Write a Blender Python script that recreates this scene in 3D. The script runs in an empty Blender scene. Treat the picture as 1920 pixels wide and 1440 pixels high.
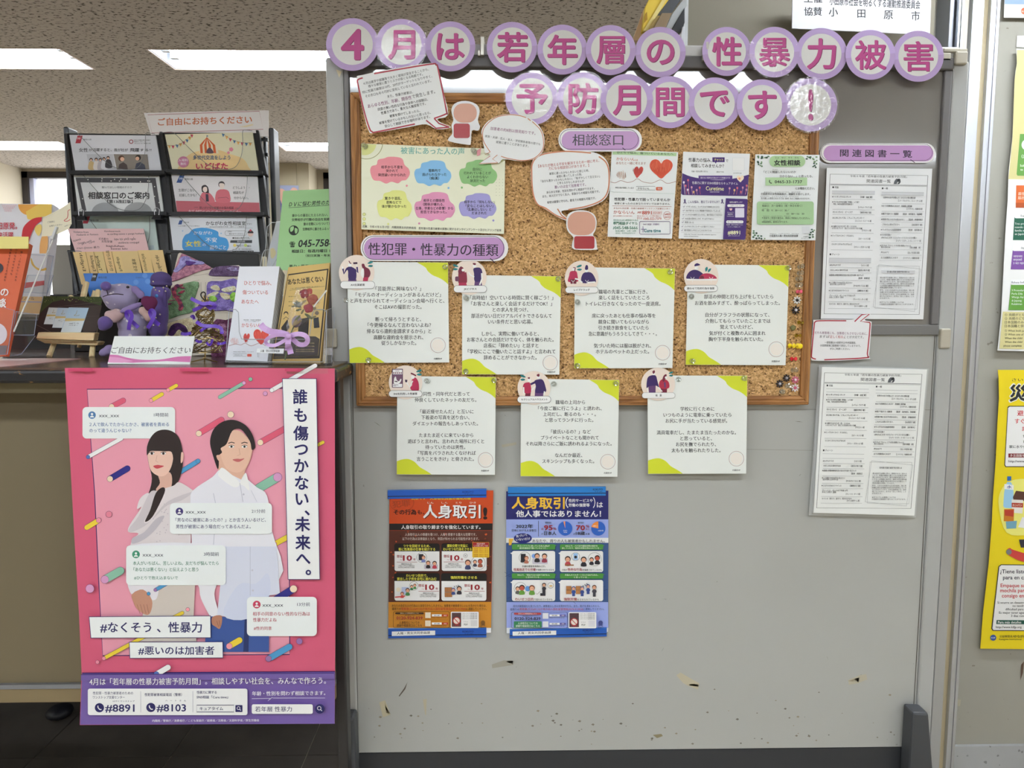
import bpy, bmesh, math, random
from mathutils import Vector, Matrix
R = math.radians
rnd = random.Random(7)
scene = bpy.context.scene
COL = scene.collection
# ------------------------------------------------------------------ camera
F = 1442.0
EYE = Vector((0, 0, 1.5))
YAW, PIT = R(1.1), R(5.8)
FW = Vector((math.sin(YAW)*math.cos(PIT), math.cos(YAW)*math.cos(PIT), -math.sin(PIT)))
RT = Vector((math.cos(YAW), -math.sin(YAW), 0))
UP = RT.cross(FW)
cd = bpy.data.cameras.new('camera')
cd.sensor_width = 36
cd.lens = F/1920*36
cd.clip_start = 0.02
cam = bpy.data.objects.new('camera', cd)
COL.objects.link(cam)
cam.matrix_world = Matrix(((RT.x, UP.x, -FW.x, EYE.x), (RT.y, UP.y, -FW.y, EYE.y), (RT.z, UP.z, -FW.z, EYE.z), (0, 0, 0, 1)))
scene.camera = cam
# ------------------------------------------------------------------ view, world
scene.view_settings.view_transform = 'Standard'
scene.view_settings.look = 'None'
scene.view_settings.gamma = 1
scene.view_settings.use_curve_mapping = False
scene.view_settings.exposure = 0.41
scene.cycles.use_denoising = True
scene.cycles.max_bounces = 8
scene.cycles.transparent_max_bounces = 24
scene.cycles.caustics_reflective = False
scene.cycles.caustics_refractive = False
w = bpy.data.worlds.new('world')
scene.world = w
w.use_nodes = True
w.node_tree.nodes['Background'].inputs[0].default_value = (0.75, 0.85, 1, 1)
w.node_tree.nodes['Background'].inputs[1].default_value = 1.0
TUBE = 30.0          # emission of the fluorescent tubes
WINDOW = 1.6         # daylight behind the blinds

# ------------------------------------------------------------------ pixels to real places
def ray(px, py):
    return FW + RT*((px-960)/F) + UP*((720-py)/F)
def on(px, py, Y):
    d = ray(px, py)
    return EYE + d*(Y/d.y)
def onz(px, py, Z):
    d = ray(px, py)
    return EYE + d*((Z-EYE.z)/d.z)
class Plane:
    def __init__(s, Y, px=None, py=None, tilt=0, yaw=0):
        s.p = on(px, py, Y) if px is not None else Vector((0, Y, 0))
        n = Vector((0, -math.cos(R(tilt)), math.sin(R(tilt))))
        n.rotate(Matrix.Rotation(R(yaw), 3, 'Z'))
        s.n = n
    def hit(s, px, py):
        d = ray(px, py)
        return EYE + d*((s.p-EYE).dot(s.n)/d.dot(s.n))

# ------------------------------------------------------------------ materials
def lin(c):
    c = c/255
    return c/12.92 if c <= .04045 else ((c+.055)/1.055)**2.4
KALB = 1.15
MATS = {}
def mat(rgb, rough=.6, metal=0, spec=.5, k=None, bump=None, emit=0):
    key = (rgb, rough, metal, spec, k, bump, emit)
    if key in MATS: return MATS[key]
    m = bpy.data.materials.new('mat_%d' % len(MATS))
    m.use_nodes = True
    b = m.node_tree.nodes['Principled BSDF']
    kk = KALB if k is None else k
    col = tuple(min(.92, lin(c)*kk) for c in rgb)+(1,)
    b.inputs['Base Color'].default_value = col
    b.inputs['Roughness'].default_value = rough
    b.inputs['Metallic'].default_value = metal
    b.inputs['Specular IOR Level'].default_value = spec
    if emit:
        b.inputs['Emission Color'].default_value = col
        b.inputs['Emission Strength'].default_value = emit
    if bump:
        nt = m.node_tree
        tc = nt.nodes.new('ShaderNodeTexCoord')
        n = nt.nodes.new('ShaderNodeTexNoise'); n.inputs['Scale'].default_value = bump[0]; n.inputs['Detail'].default_value = 3
        bp = nt.nodes.new('ShaderNodeBump'); bp.inputs['Strength'].default_value = bump[1]; bp.inputs['Distance'].default_value = bump[2]
        nt.links.new(tc.outputs['Object'], n.inputs['Vector'])
        nt.links.new(n.outputs['Fac'], bp.inputs['Height'])
        nt.links.new(bp.outputs['Normal'], b.inputs['Normal'])
    MATS[key] = m
    return m
def nodes_mat(name):
    m = bpy.data.materials.new(name); m.use_nodes = True
    nt = m.node_tree
    return m, nt, nt.nodes['Principled BSDF']
def N(nt, typ, **kw):
    n = nt.nodes.new(typ)
    for k, v in kw.items():
        if k.startswith('_'): setattr(n, k[1:], v)
        else: n.inputs[k.replace('__', ' ')].default_value = v
    return n
def ramp(nt, stops):
    r = nt.nodes.new('ShaderNodeValToRGB')
    e = r.color_ramp.elements
    while len(e) < len(stops): e.new(.5)
    for i, (p, c) in enumerate(stops):
        e[i].position = p
        e[i].color = (c if len(c) == 4 else tuple(c)+(1,)) if not isinstance(c, (int, float)) else (c, c, c, 1)
    return r
def L3(r, g, b, k=1.15): return tuple(min(.92, lin(v)*k) for v in (r, g, b))+(1,)
def clear_mat(name, tint=(1, 1, 1), gloss=.10, rough=.04, bump=None, edge=1.45):
    m = bpy.data.materials.new(name); m.use_nodes = True
    nt = m.node_tree
    for n in list(nt.nodes):
        if n.type == 'BSDF_PRINCIPLED': nt.nodes.remove(n)
    out = nt.nodes['Material Output']
    t = N(nt, 'ShaderNodeBsdfTransparent'); t.inputs[0].default_value = tuple(tint)+(1,)
    g = N(nt, 'ShaderNodeBsdfGlossy'); g.inputs['Roughness'].default_value = rough
    lw = N(nt, 'ShaderNodeLayerWeight'); lw.inputs['Blend'].default_value = .5
    fr = N(nt, 'ShaderNodeMath', _operation='POWER'); fr.inputs[1].default_value = 5; nt.links.new(lw.outputs['Facing'], fr.inputs[0])
    ma = N(nt, 'ShaderNodeMath', _operation='ADD'); ma.inputs[1].default_value = gloss
    mx = N(nt, 'ShaderNodeMixShader')
    nt.links.new(fr.outputs[0], ma.inputs[0]); nt.links.new(ma.outputs[0], mx.inputs[0])
    nt.links.new(t.outputs[0], mx.inputs[1]); nt.links.new(g.outputs[0], mx.inputs[2])
    nt.links.new(mx.outputs[0], out.inputs[0])
    if bump:
        tc = N(nt, 'ShaderNodeTexCoord'); n = N(nt, 'ShaderNodeTexNoise', Scale=bump[0], Detail=2.0)
        bp = N(nt, 'ShaderNodeBump', Strength=bump[1], Distance=bump[2])
        nt.links.new(tc.outputs['Object'], n.inputs['Vector'])
        nt.links.new(n.outputs['Fac'], bp.inputs['Height']); nt.links.new(bp.outputs['Normal'], g.inputs['Normal'])
    return m
CLEAR = clear_mat('clear_acrylic', (.97, .98, .99), .05, .03)
FILM = clear_mat('laminate_film', (1, 1, 1), .05, .05, (25, .10, .003))
FILM2 = clear_mat('laminate_film_wrinkled', (1, 1, 1), .12, .12, (70, .32, .003))
FILM3 = clear_mat('laminate_film_waved', (1, 1, 1), .022, .10, (50, .25, .003))
PINCLEAR = clear_mat('clear_pin', (.93, .95, .94), .22, .06)

# ------------------------------------------------------------------ objects
def tag(o, label=None, cat=None, group=None, kind=None):
    if label: o['label'] = label
    if cat: o['category'] = cat
    if group: o['group'] = group
    if kind: o['kind'] = kind
    return o
def mesh_obj(name, verts, faces, m, parent=None, org=None, smooth=False):
    """verts in world space"""
    if parent is not None: o0 = wloc(parent)
    elif org is not None: o0 = Vector(org)
    else:
        lo = Vector([min(v[i] for v in verts) for i in range(3)]); hi = Vector([max(v[i] for v in verts) for i in range(3)])
        o0 = (lo+hi)/2; o0.z = lo.z
    me = bpy.data.meshes.new(name)
    me.from_pydata([tuple(Vector(v)-o0) for v in verts], [], faces)
    me.validate()
    if smooth:
        me.polygons.foreach_set('use_smooth', [True]*len(me.polygons))
    me.materials.append(m)
    o = bpy.data.objects.new(name, me)
    COL.objects.link(o)
    if parent is not None:
        o.parent = parent
    else: o.location = o0
    return o
def wloc(o):
    v = Vector(o.location)
    while o.parent: o = o.parent; v += o.location
    return v
def empty(name, loc, label, cat, group=None):
    o = bpy.data.objects.new(name, None); COL.objects.link(o); o.location = loc
    o.empty_display_size = .02
    return tag(o, label, cat, group)
class MB:
    """collects simple solids in world space"""
    def __init__(s): s.v = []; s.f = []
    def add(s, v, f):
        n = len(s.v); s.v += [Vector(p) for p in v]; s.f += [tuple(i+n for i in q) for q in f]; return s
    def box(s, a, b):
        x0, y0, z0 = a; x1, y1, z1 = b
        return s.add([(x0,y0,z0),(x1,y0,z0),(x1,y1,z0),(x0,y1,z0),(x0,y0,z1),(x1,y0,z1),(x1,y1,z1),(x0,y1,z1)],
            [(0,3,2,1),(4,5,6,7),(0,1,5,4),(1,2,6,5),(2,3,7,6),(3,0,4,7)])
    def prism(s, pts, off):
        """polygon pts (world), extruded by vector off"""
        n = len(pts); off = Vector(off)
        v = [Vector(p) for p in pts]+[Vector(p)+off for p in pts]
        f = [tuple(range(n)), tuple(range(2*n-1, n-1, -1))]+[(i, i+n, (i+1) % n+n, (i+1) % n) for i in range(n)]
        return s.add(v, f)
    def tube(s, pts, r, n=8, closed=False):
        pts = [Vector(p) for p in pts]; m = len(pts); v = []; f = []
        rr = r if isinstance(r, (list, tuple)) else [r]*m
        prev = None
        for i, p in enumerate(pts):
            if closed: d = pts[(i+1) % m]-pts[i-1]
            else: d = pts[min(i+1, m-1)]-pts[max(i-1, 0)]
            if d.length < 1e-9: d = Vector((0, 0, 1))
            d.normalize()
            if prev is None:
                a = Vector((0, 0, 1)) if abs(d.z) < .9 else Vector((1, 0, 0))
                x = d.cross(a).normalized()
            else:
                x = prev-d*prev.dot(d)
                x = x.normalized() if x.length > 1e-6 else d.orthogonal().normalized()
            prev = x; y = d.cross(x)
            for k in range(n):
                a = 2*math.pi*k/n
                v.append(p+(x*math.cos(a)+y*math.sin(a))*rr[i])
        for i in range(m if closed else m-1):
            for k in range(n):
                a = i*n+k; b = i*n+(k+1) % n; j = (i+1) % m
                f.append((a, b, j*n+(k+1) % n, j*n+k))
        if not closed:
            f.append(tuple(range(n-1, -1, -1))); f.append(tuple(range((m-1)*n, m*n)))
        return s.add(v, f)
    def lathe(s, base, axis, prof, n=16):
        base = Vector(base); d = Vector(axis).normalized(); x = d.orthogonal().normalized(); y = d.cross(x)
        v = []; f = []; m = len(prof)
        for (h, r) in prof:
            for k in range(n):
                a = 2*math.pi*k/n; v.append(base+d*h+(x*math.cos(a)+y*math.sin(a))*r)
        for i in range(m-1):
            for k in range(n): f.append((i*n+k, i*n+(k+1) % n, (i+1)*n+(k+1) % n, (i+1)*n+k))
        f.append(tuple(range(n-1, -1, -1))); f.append(tuple(range((m-1)*n, m*n)))
        return s.add(v, f)
    def ell(s, c, r, rot=None, nu=20, nv=12):
        c = Vector(c); r = Vector(r) if not isinstance(r, (int, float)) else Vector((r, r, r)); v = []; f = []
        for j in range(nv+1):
            t = math.pi*j/nv
            for i in range(nu):
                a = 2*math.pi*i/nu
                p = Vector((r.x*math.sin(t)*math.cos(a), r.y*math.sin(t)*math.sin(a), r.z*math.cos(t)))
                if rot is not None: p = rot @ p
                v.append(c+p)
        for j in range(nv):
            for i in range(nu):
                a = j*nu+i; b = j*nu+(i+1) % nu
                if j == 0: f.append((a, (j+1)*nu+i, (j+1)*nu+(i+1) % nu))
                elif j == nv-1: f.append((a, (j+1)*nu+i, b))
                else: f.append((a, (j+1)*nu+i, (j+1)*nu+(i+1) % nu, b))
        return s.add(v, f)
    def make(s, name, m, parent=None, org=None, smooth=False, bevel=0):
        o = mesh_obj(name, s.v, s.f, m, parent, org, smooth)
        bm = bmesh.new(); bm.from_mesh(o.data)
        bmesh.ops.remove_doubles(bm, verts=bm.verts, dist=1e-6)
        bmesh.ops.recalc_face_normals(bm, faces=bm.faces); bm.to_mesh(o.data); bm.free()
        if bevel:
            md = o.modifiers.new('bevel', 'BEVEL'); md.width = bevel; md.segments = 2; md.limit_method = 'ANGLE'
        return o

# ------------------------------------------------------------------ lettering
FC = bpy.data.curves.new('lettering_source', 'FONT')
FC.resolution_u = 2
FO = bpy.data.objects.new('lettering_source', FC)
TCACHE = {}
RES_HI = [False]
def glyphs(txt, bold):
    key = (txt, bold, RES_HI[0])
    if key in TCACHE: return TCACHE[key]
    if bold > .45:
        v, f, a, c = glyphs(txt, 0)
        d = .0095*bold
        sh = [(-d, 0), (d, 0)] if bold < 1.3 else [(-d, -d*.7), (d, -d*.7), (d, d*.7), (-d, d*.7)]
        if bold > 2.2: sh = [(d*math.cos(a*math.pi/4), d*math.sin(a*math.pi/4)) for a in range(8)]
        V = []; Fc = []
        for ci, (dx, dy) in enumerate(sh):
            n = len(V); V += [(p[0]+dx, p[1]+dy, ci) for p in v]; Fc += [tuple(i+n for i in q) for q in f]
        TCACHE[key] = (V, Fc, min(p[0] for p in V), max(p[0] for p in V))
        return TCACHE[key]
    if FO.name not in COL.objects: COL.objects.link(FO)
    FC.resolution_u = 5 if len(txt) <= 12 and RES_HI[0] else 2
    FC.body = txt; FC.offset = 0
    dg = bpy.context.evaluated_depsgraph_get(); dg.update()
    me = bpy.data.meshes.new_from_object(FO.evaluated_get(dg))
    v = [(p.co.x, p.co.y) for p in me.vertices]; f = [tuple(p.vertices) for p in me.polygons]
    bpy.data.meshes.remove(me)
    if not v: v = [(0, 0)]
    TCACHE[key] = (v, f, min(p[0] for p in v), max(p[0] for p in v))
    return TCACHE[key]

INK = (32, 32, 36)
EPS = .00003
ONE_EACH = {'lime_corner', 'cloud', 'heart', 'teal_drop', 'printed_panel', 'caption_pill', 'text_panel', 'printed_stick'}
def crop(ox, oy, s): return lambda x, y: (ox+x/s, oy+y/s)
def quad(TL, TR, BR, BL, W=100, H=100):
    def T(u, v):
        u /= W; v /= H
        return ((1-v)*((1-u)*TL[0]+u*TR[0])+v*((1-u)*BL[0]+u*BR[0]), (1-v)*((1-u)*TL[1]+u*TR[1])+v*((1-u)*BL[1]+u*BR[1]))
    return T
def smooth_closed(pts, n=4):
    out = []; m = len(pts)
    for i in range(m):
        p0, p1, p2, p3 = pts[i-1], pts[i], pts[(i+1) % m], pts[(i+2) % m]
        for k in range(n):
            t = k/n
            out.append(tuple(.5*((2*p1[j])+(-p0[j]+p2[j])*t+(2*p0[j]-5*p1[j]+4*p2[j]-p3[j])*t*t+(-p0[j]+3*p1[j]-3*p2[j]+p3[j])*t**3) for j in (0, 1)))
    return out
def smooth_open(pts, n=4):
    out = []; m = len(pts)
    for i in range(m-1):
        p0, p1, p2, p3 = pts[max(i-1, 0)], pts[i], pts[i+1], pts[min(i+2, m-1)]
        for k in range(n):
            t = k/n
            out.append(tuple(.5*((2*p1[j])+(-p0[j]+p2[j])*t+(2*p0[j]-5*p1[j]+4*p2[j]-p3[j])*t*t+(-p0[j]+3*p1[j]-3*p2[j]+p3[j])*t**3) for j in (0, 1)))
    return out+[pts[-1]]
def rr_pts(x0, y0, x1, y1, r, n=5):
    out = []
    for cx, cy, a0 in ((x1-r, y0+r, -90), (x1-r, y1-r, 0), (x0+r, y1-r, 90), (x0+r, y0+r, 180)):
        for k in range(n+1):
            a = R(a0+90*k/n); out.append((cx+r*math.cos(a), cy+r*math.sin(a)))
    return out
def el_pts(cx, cy, rx, ry=None, n=28, a0=0, a1=360):
    ry = rx if ry is None else ry
    m = n if a1-a0 < 360 else n
    return [(cx+rx*math.cos(R(a0+(a1-a0)*k/m)), cy+ry*math.sin(R(a0+(a1-a0)*k/m))) for k in range(m+(1 if a1-a0 < 360 else 0))]

class Sheet:
    def __init__(s, name, label, cat, pl, T, outline, rgb, group=None, thick=.0004, rough=.55, k=None, m=None, kind=None):
        s.pl = pl; s.T = T; s.layer = 1; s.buf = {}; s.rough = rough; s.k = k; s.order = []
        pts = [pl.hit(*T(*p)) for p in outline]
        mb = MB().prism(pts, -pl.n*thick)
        s.root = mb.make(name, m or mat(rgb, rough, k=k))
        tag(s.root, label, cat, group, kind)
        s.part = 'print'
    def put(s, part, rgb, verts2, faces, raise_=0):
        s.layer += 1
        off = s.pl.n*(EPS*s.layer+raise_)
        big = False
        if verts2:
            q_ = [s.T(p[0], p[1]) for p in verts2[::max(1, len(verts2)//12)]]
            ex = max(a[0] for a in q_)-min(a[0] for a in q_); ey = max(a[1] for a in q_)-min(a[1] for a in q_)
            big = (ex > 9 and ey > 5) if part == 'lettering' else (ex > 10 and ey > 6) if part != 'printed_line' else (ex > 14 or ey > 14)
        key = (part, rgb, s.layer) if part in ONE_EACH or big else (part, rgb, 0)
        if key not in s.buf: s.buf[key] = ([], []); s.order.append(key)
        V, Fc = s.buf[key]; n = len(V)
        top = 0
        for p in verts2:
            q = s.pl.hit(*s.T(p[0], p[1]))+off
            if len(p) > 2: q += s.pl.n*(1e-5*p[2]); top = max(top, p[2])
            V.append(q)
        s.layer += top/3
        for q in faces: Fc.append(tuple(i+n for i in q))
    def poly(s, pts, rgb, part='printed_shape', raise_=0):
        s.put(part, rgb, pts, [tuple(range(len(pts)))], raise_)
    def blob(s, pts, rgb, part='printed_shape', n=4): s.poly(smooth_closed(pts, n), rgb, part)
    def rect(s, x0, y0, x1, y1, rgb, part='printed_panel'): s.poly([(x0, y0), (x1, y0), (x1, y1), (x0, y1)], rgb, part)
    def rr(s, x0, y0, x1, y1, r, rgb, part='printed_panel'): s.poly(rr_pts(x0, y0, x1, y1, r), rgb, part)
    def circ(s, cx, cy, r, rgb, ry=None, part='printed_shape', n=24): s.poly(el_pts(cx, cy, r, ry, n), rgb, part)
    def line(s, pts, w, rgb, part='printed_line', closed=False):
        n = len(pts); vs = []; fs = []
        for i, p in enumerate(pts):
            a = pts[i-1] if (i > 0 or closed) else p
            b = pts[(i+1) % n] if (i < n-1 or closed) else p
            dx, dy = b[0]-a[0], b[1]-a[1]; l = math.hypot(dx, dy) or 1
            nx, ny = -dy/l*w/2, dx/l*w/2
            vs += [(p[0]+nx, p[1]+ny), (p[0]-nx, p[1]-ny)]
        for i in range(n if closed else n-1):
            j = (i+1) % n; fs.append((2*i, 2*i+1, 2*j+1, 2*j))
        s.put(part, rgb, vs, fs)
    def box(s, x0, y0, x1, y1, w, rgb): s.line([(x0, y0), (x1, y0), (x1, y1), (x0, y1)], w, rgb, closed=True)
    def caps(s, x0, y0, x1, y1, r, rgb, endc=None, out=(70, 40, 80)):
        """diagonal stick with rounded ends"""
        a = math.degrees(math.atan2(y1-y0, x1-x0))
        def C(rr): return el_pts(x0, y0, rr, n=8, a0=a+90, a1=a+270)+el_pts(x1, y1, rr, n=8, a0=a-90, a1=a+90)
        s.poly(C(r+1.6), out, 'printed_line'); s.poly(C(r), rgb)
        if endc: s.circ(x0, y0, r+1.4, out, part='printed_line', n=14); s.circ(x0, y0, r, endc, n=14)
    def t(s, x0, x1, y, sz, txt, rgb=INK, dy=0, b=0, part='lettering', skew=0):
        v, f, a, c = glyphs(txt, b)
        k = (x1-x0)/max(c-a, 1e-6); sl = dy/max(x1-x0, 1e-6)
        vs = []
        for p in v:
            u = (p[0]-a)*k; h = (p[1]-.38)*sz
            vs.append((x0+u+h*sl+h*skew, y+u*sl-h)+tuple(p[2:]))
        s.put(part, rgb, vs, f)
    def tc(s, xc, y, sz, txt, rgb=INK, dy=0, b=0, part='lettering', asp=1.0):
        v, f, a, c = glyphs(txt, b); w = (c-a)*sz*asp
        s.t(xc-w/2, xc+w/2, y, sz, txt, rgb, dy, b, part)
    def tl(s, x, y, sz, txt, rgb=INK, b=0, asp=1.0, part='lettering'):
        v, f, a, c = glyphs(txt, b); s.t(x, x+(c-a)*sz*asp, y, sz, txt, rgb, 0, b, part)
    def tv(s, xc, y0, y1, sz, txt, rgb=INK, b=0, dx=0):
        """vertical writing"""
        n = len(txt)
        for i, ch in enumerate(txt):
            y = y0+(y1-y0)*i/max(n-1, 1); x = xc+dx*i/max(n-1, 1)
            v, f, a, c = glyphs(ch, b)
            if ch in '、。': s.put('lettering', rgb, [(x+(p[0]-.1+.1)*sz, y-(p[1]-.0)*sz-.35*sz)+tuple(p[2:]) for p in v], f)
            else: s.put('lettering', rgb, [(x+(p[0]-(a+c)/2)*sz, y-(p[1]-.38)*sz)+tuple(p[2:]) for p in v], f)
    def done(s, gloss=None):
        for key in s.order:
            part, rgb = key[:2]; V, Fc = s.buf[key]
            mesh_obj(part, V, Fc, mat(rgb, s.rough if gloss is None else gloss, k=s.k), s.root)
        return s.root
def film(s, pts, m, raise_=.0012, name='laminate_film'):
    V = [s.pl.hit(*s.T(*p))+s.pl.n*raise_ for p in pts]
    return mesh_obj(name, V, [tuple(range(len(V)))], m, s.root)
# ================================================================== procedural surfaces
def m_ceiling():
    m, nt, b = nodes_mat('ceiling_board')
    tc = N(nt, 'ShaderNodeTexCoord')
    mp = N(nt, 'ShaderNodeMapping'); mp.inputs['Scale'].default_value = (1, 1.6, 1)
    n1 = N(nt, 'ShaderNodeTexNoise', Scale=52.0, Detail=2.0, Roughness=.55)
    n2 = N(nt, 'ShaderNodeTexNoise', Scale=150.0, Detail=2.0)
    r1 = ramp(nt, [(.355, L3(84, 78, 70)), (.43, L3(177, 169, 161)), (1, L3(196, 189, 182))])
    r2 = ramp(nt, [(.33, 0), (.42, 1)])
    bp = N(nt, 'ShaderNodeBump', Strength=.7, Distance=.004)
    ad = N(nt, 'ShaderNodeMath', _operation='MULTIPLY_ADD'); ad.inputs[1].default_value = .25
    lk = nt.links.new
    lk(tc.outputs['Object'], mp.inputs[0]); lk(mp.outputs[0], n1.inputs['Vector']); lk(mp.outputs[0], n2.inputs['Vector'])
    lk(n1.outputs['Fac'], r1.inputs[0]); lk(n1.outputs['Fac'], r2.inputs[0])
    lk(n2.outputs['Fac'], ad.inputs[0]); lk(r2.outputs[0], ad.inputs[2]); lk(ad.outputs[0], bp.inputs['Height'])
    lk(r1.outputs[0], b.inputs['Base Color']); lk(bp.outputs[0], b.inputs['Normal'])
    b.inputs['Roughness'].default_value = .95; b.inputs['Specular IOR Level'].default_value = .1
    return m
def m_cork():
    m, nt, b = nodes_mat('cork')
    lk = nt.links.new
    tc = N(nt, 'ShaderNodeTexCoord')
    nn = N(nt, 'ShaderNodeTexNoise', Scale=180.0, Detail=2.0)
    mx = N(nt, 'ShaderNodeVectorMath', _operation='MULTIPLY_ADD'); mx.inputs[1].default_value = (.006, .006, .006)
    lk(tc.outputs['Object'], nn.inputs['Vector']); lk(nn.outputs['Color'], mx.inputs[0]); lk(tc.outputs['Object'], mx.inputs[2])
    v = N(nt, 'ShaderNodeTexVoronoi', Scale=300.0)
    lk(mx.outputs[0], v.inputs['Vector'])
    sp = N(nt, 'ShaderNodeSeparateColor'); lk(v.outputs['Color'], sp.inputs[0])
    r = ramp(nt, [(0, L3(96, 64, 34)), (.05, L3(118, 86, 52)), (.12, L3(168, 129, 80)), (.6, L3(196, 155, 103)), (1, L3(220, 182, 132))])
    lk(sp.outputs[0], r.inputs[0])
    n2 = N(nt, 'ShaderNodeTexNoise', Scale=330.0, Detail=2.0); lk(tc.outputs['Object'], n2.inputs['Vector'])
    r2 = ramp(nt, [(.32, L3(78, 54, 32)), (.40, (1, 1, 1, 1))])
    lk(n2.outputs['Fac'], r2.inputs[0])
    mm = N(nt, 'ShaderNodeMix', _data_type='RGBA', _blend_type='MULTIPLY'); mm.inputs[0].default_value = .9
    lk(r.outputs[0], mm.inputs[6]); lk(r2.outputs[0], mm.inputs[7]); lk(mm.outputs[2], b.inputs['Base Color'])
    bp = N(nt, 'ShaderNodeBump', Strength=.5, Distance=.002); lk(n2.outputs['Fac'], bp.inputs['Height']); lk(bp.outputs[0], b.inputs['Normal'])
    b.inputs['Roughness'].default_value = .9
    return m
def m_wood(name, c0, c1, scale, axis, rough=.5, dist=6):
    m, nt, b = nodes_mat(name)
    lk = nt.links.new
    tc = N(nt, 'ShaderNodeTexCoord'); mp = N(nt, 'ShaderNodeMapping')
    sc = [scale]*3; sc[axis] = scale*.06; mp.inputs['Scale'].default_value = sc
    n = N(nt, 'ShaderNodeTexNoise', Scale=1.0, Detail=4.0, Distortion=.6)
    r = ramp(nt, [(.3, c0), (.5, c1), (.62, c0), (.8, c1)])
    lk(tc.outputs['Object'], mp.inputs[0]); lk(mp.outputs[0], n.inputs['Vector']); lk(n.outputs['Fac'], r.inputs[0]); lk(r.outputs[0], b.inputs['Base Color'])
    b.inputs['Roughness'].default_value = rough
    return m
def m_paint(name, c, rough, mottling=.06, spec=.5, dirt=None, scale=2.5):
    m, nt, b = nodes_mat(name)
    lk = nt.links.new
    tc = N(nt, 'ShaderNodeTexCoord'); n = N(nt, 'ShaderNodeTexNoise', Scale=scale, Detail=4.0)
    a = L3(*c); d = tuple(v*(1-mottling) for v in a[:3])+(1,)
    r = ramp(nt, [(.3, d), (.7, a)])
    lk(tc.outputs['Object'], n.inputs['Vector']); lk(n.outputs['Fac'], r.inputs[0])
    out = r.outputs[0]
    if dirt:
        n2 = N(nt, 'ShaderNodeTexNoise', Scale=dirt[0], Detail=2.0); lk(tc.outputs['Object'], n2.inputs['Vector'])
        r2 = ramp(nt, [(dirt[1], L3(*dirt[2])), (dirt[1]+.025, (1, 1, 1, 1))]); lk(n2.outputs['Fac'], r2.inputs[0])
        mm = N(nt, 'ShaderNodeMix', _data_type='RGBA', _blend_type='MULTIPLY'); mm.inputs[0].default_value = dirt[3]
        lk(out, mm.inputs[6]); lk(r2.outputs[0], mm.inputs[7]); out = mm.outputs[2]
    lk(out, b.inputs['Base Color']); b.inputs['Roughness'].default_value = rough; b.inputs['Specular IOR Level'].default_value = spec
    return m
M_CEIL = m_ceiling(); M_CORK = m_cork()
M_FRAME_V = m_wood('pine_upright', L3(128, 84, 42), L3(170, 120, 68), 70, 2)
M_FRAME_H = m_wood('pine_rail', L3(128, 84, 42), L3(170, 120, 68), 70, 0)
M_PALE = m_wood('pale_beech', L3(222, 192, 142), L3(240, 214, 168), 60, 2)
M_COUNTER = m_wood('counter_top_wood', L3(52, 38, 32), L3(92, 72, 62), 14, 0, .22)
M_EDGE = m_paint('worn_dark_edge', (26, 25, 28), .4, .3, .5, None)
def _edge():
    m, nt, b = nodes_mat('chipped_dark_edge'); lk = nt.links.new
    tc = N(nt, 'ShaderNodeTexCoord'); mp = N(nt, 'ShaderNodeMapping'); mp.inputs['Scale'].default_value = (1, 2.5, 2.5)
    n = N(nt, 'ShaderNodeTexNoise', Scale=26.0, Detail=5.0, Distortion=1.0); lk(tc.outputs['Object'], mp.inputs[0]); lk(mp.outputs[0], n.inputs['Vector'])
    r = ramp(nt, [(.60, L3(26, 25, 28)), (.64, L3(140, 100, 55))]); lk(n.outputs['Fac'], r.inputs[0]); lk(r.outputs[0], b.inputs['Base Color'])
    b.inputs['Roughness'].default_value = .4; return m
M_EDGE = _edge()
M_PANEL_UP = m_paint('enamel_whiteboard', (124, 121, 117), .35, .02, .3)
_b = M_PANEL_UP.node_tree.nodes['Principled BSDF']
_b.inputs['Coat Weight'].default_value = 1; _b.inputs['Coat Roughness'].default_value = .07; _b.inputs['Coat IOR'].default_value = 1.9
M_PANEL_LOW = m_paint('grey_steel_panel', (172, 173, 169), .42, .03, .4, (70, .2, (120, 112, 100), .4))
M_POST = m_paint('grey_post', (168, 169, 167), .45, .03, .4)
M_DARKGREY = mat((92, 90, 90), .5); M_KICK = m_paint('kick_panel', (50, 52, 56), .5, .1)
M_ALU = mat((200, 204, 212), .34, .85, k=1.1)
M_WALL = m_paint('wall_paint', (158, 156, 146), .6, .04, .3, (45, .25, (130, 120, 100), .5))
M_BEIGE = mat((190, 180, 160), .8)
M_BLACK = mat((30, 31, 34), .35); M_BLACKW = mat((34, 36, 40), .3, .3)
M_WHITE = mat((235, 235, 232), .5)
M_CLIP = mat((176, 170, 155), .5)

def structure(o): o['kind'] = 'structure'; return o
# ================================================================== the room
X0, X1, Y0, Y1, ZC = -5.5, 3.6, -4.2, 6.42, 2.6
floor = structure(MB().box((X0, Y0, -.06), (X1, Y1, -.004)).make('floor', mat((168, 158, 140), .5)))
M_TILE = m_paint('shade_toned_vinyl_tile', (84, 78, 72), .45, .35, .4, None, 6)  # tile colour darkened to stand in for the shade under the counter
TILE = bpy.data.meshes.new('floor_tile')
tb = MB().box((.0015, .0015, -.004), (.4515-.001, .4515-.001, 0)); 
tmp = tb.make('floor_tile', M_TILE, floor)
TILE = tmp.data
first = True
for i in range(9):
    for j in range(6):
        o = tmp if first else tmp.copy()
        if not first: COL.objects.link(o)
        first = False
        base = Vector((-2.905+i*.4525-0, 1.55+j*.4525, 0))-Vector((0, 0, 0))
        o.location = base
# (tile mesh vertices are relative to the floor origin: shift them back once)
fo = Vector(floor.location)
for v in TILE.vertices: v.co += fo
for ch in floor.children: ch.location = Vector(ch.location)-fo

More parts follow.
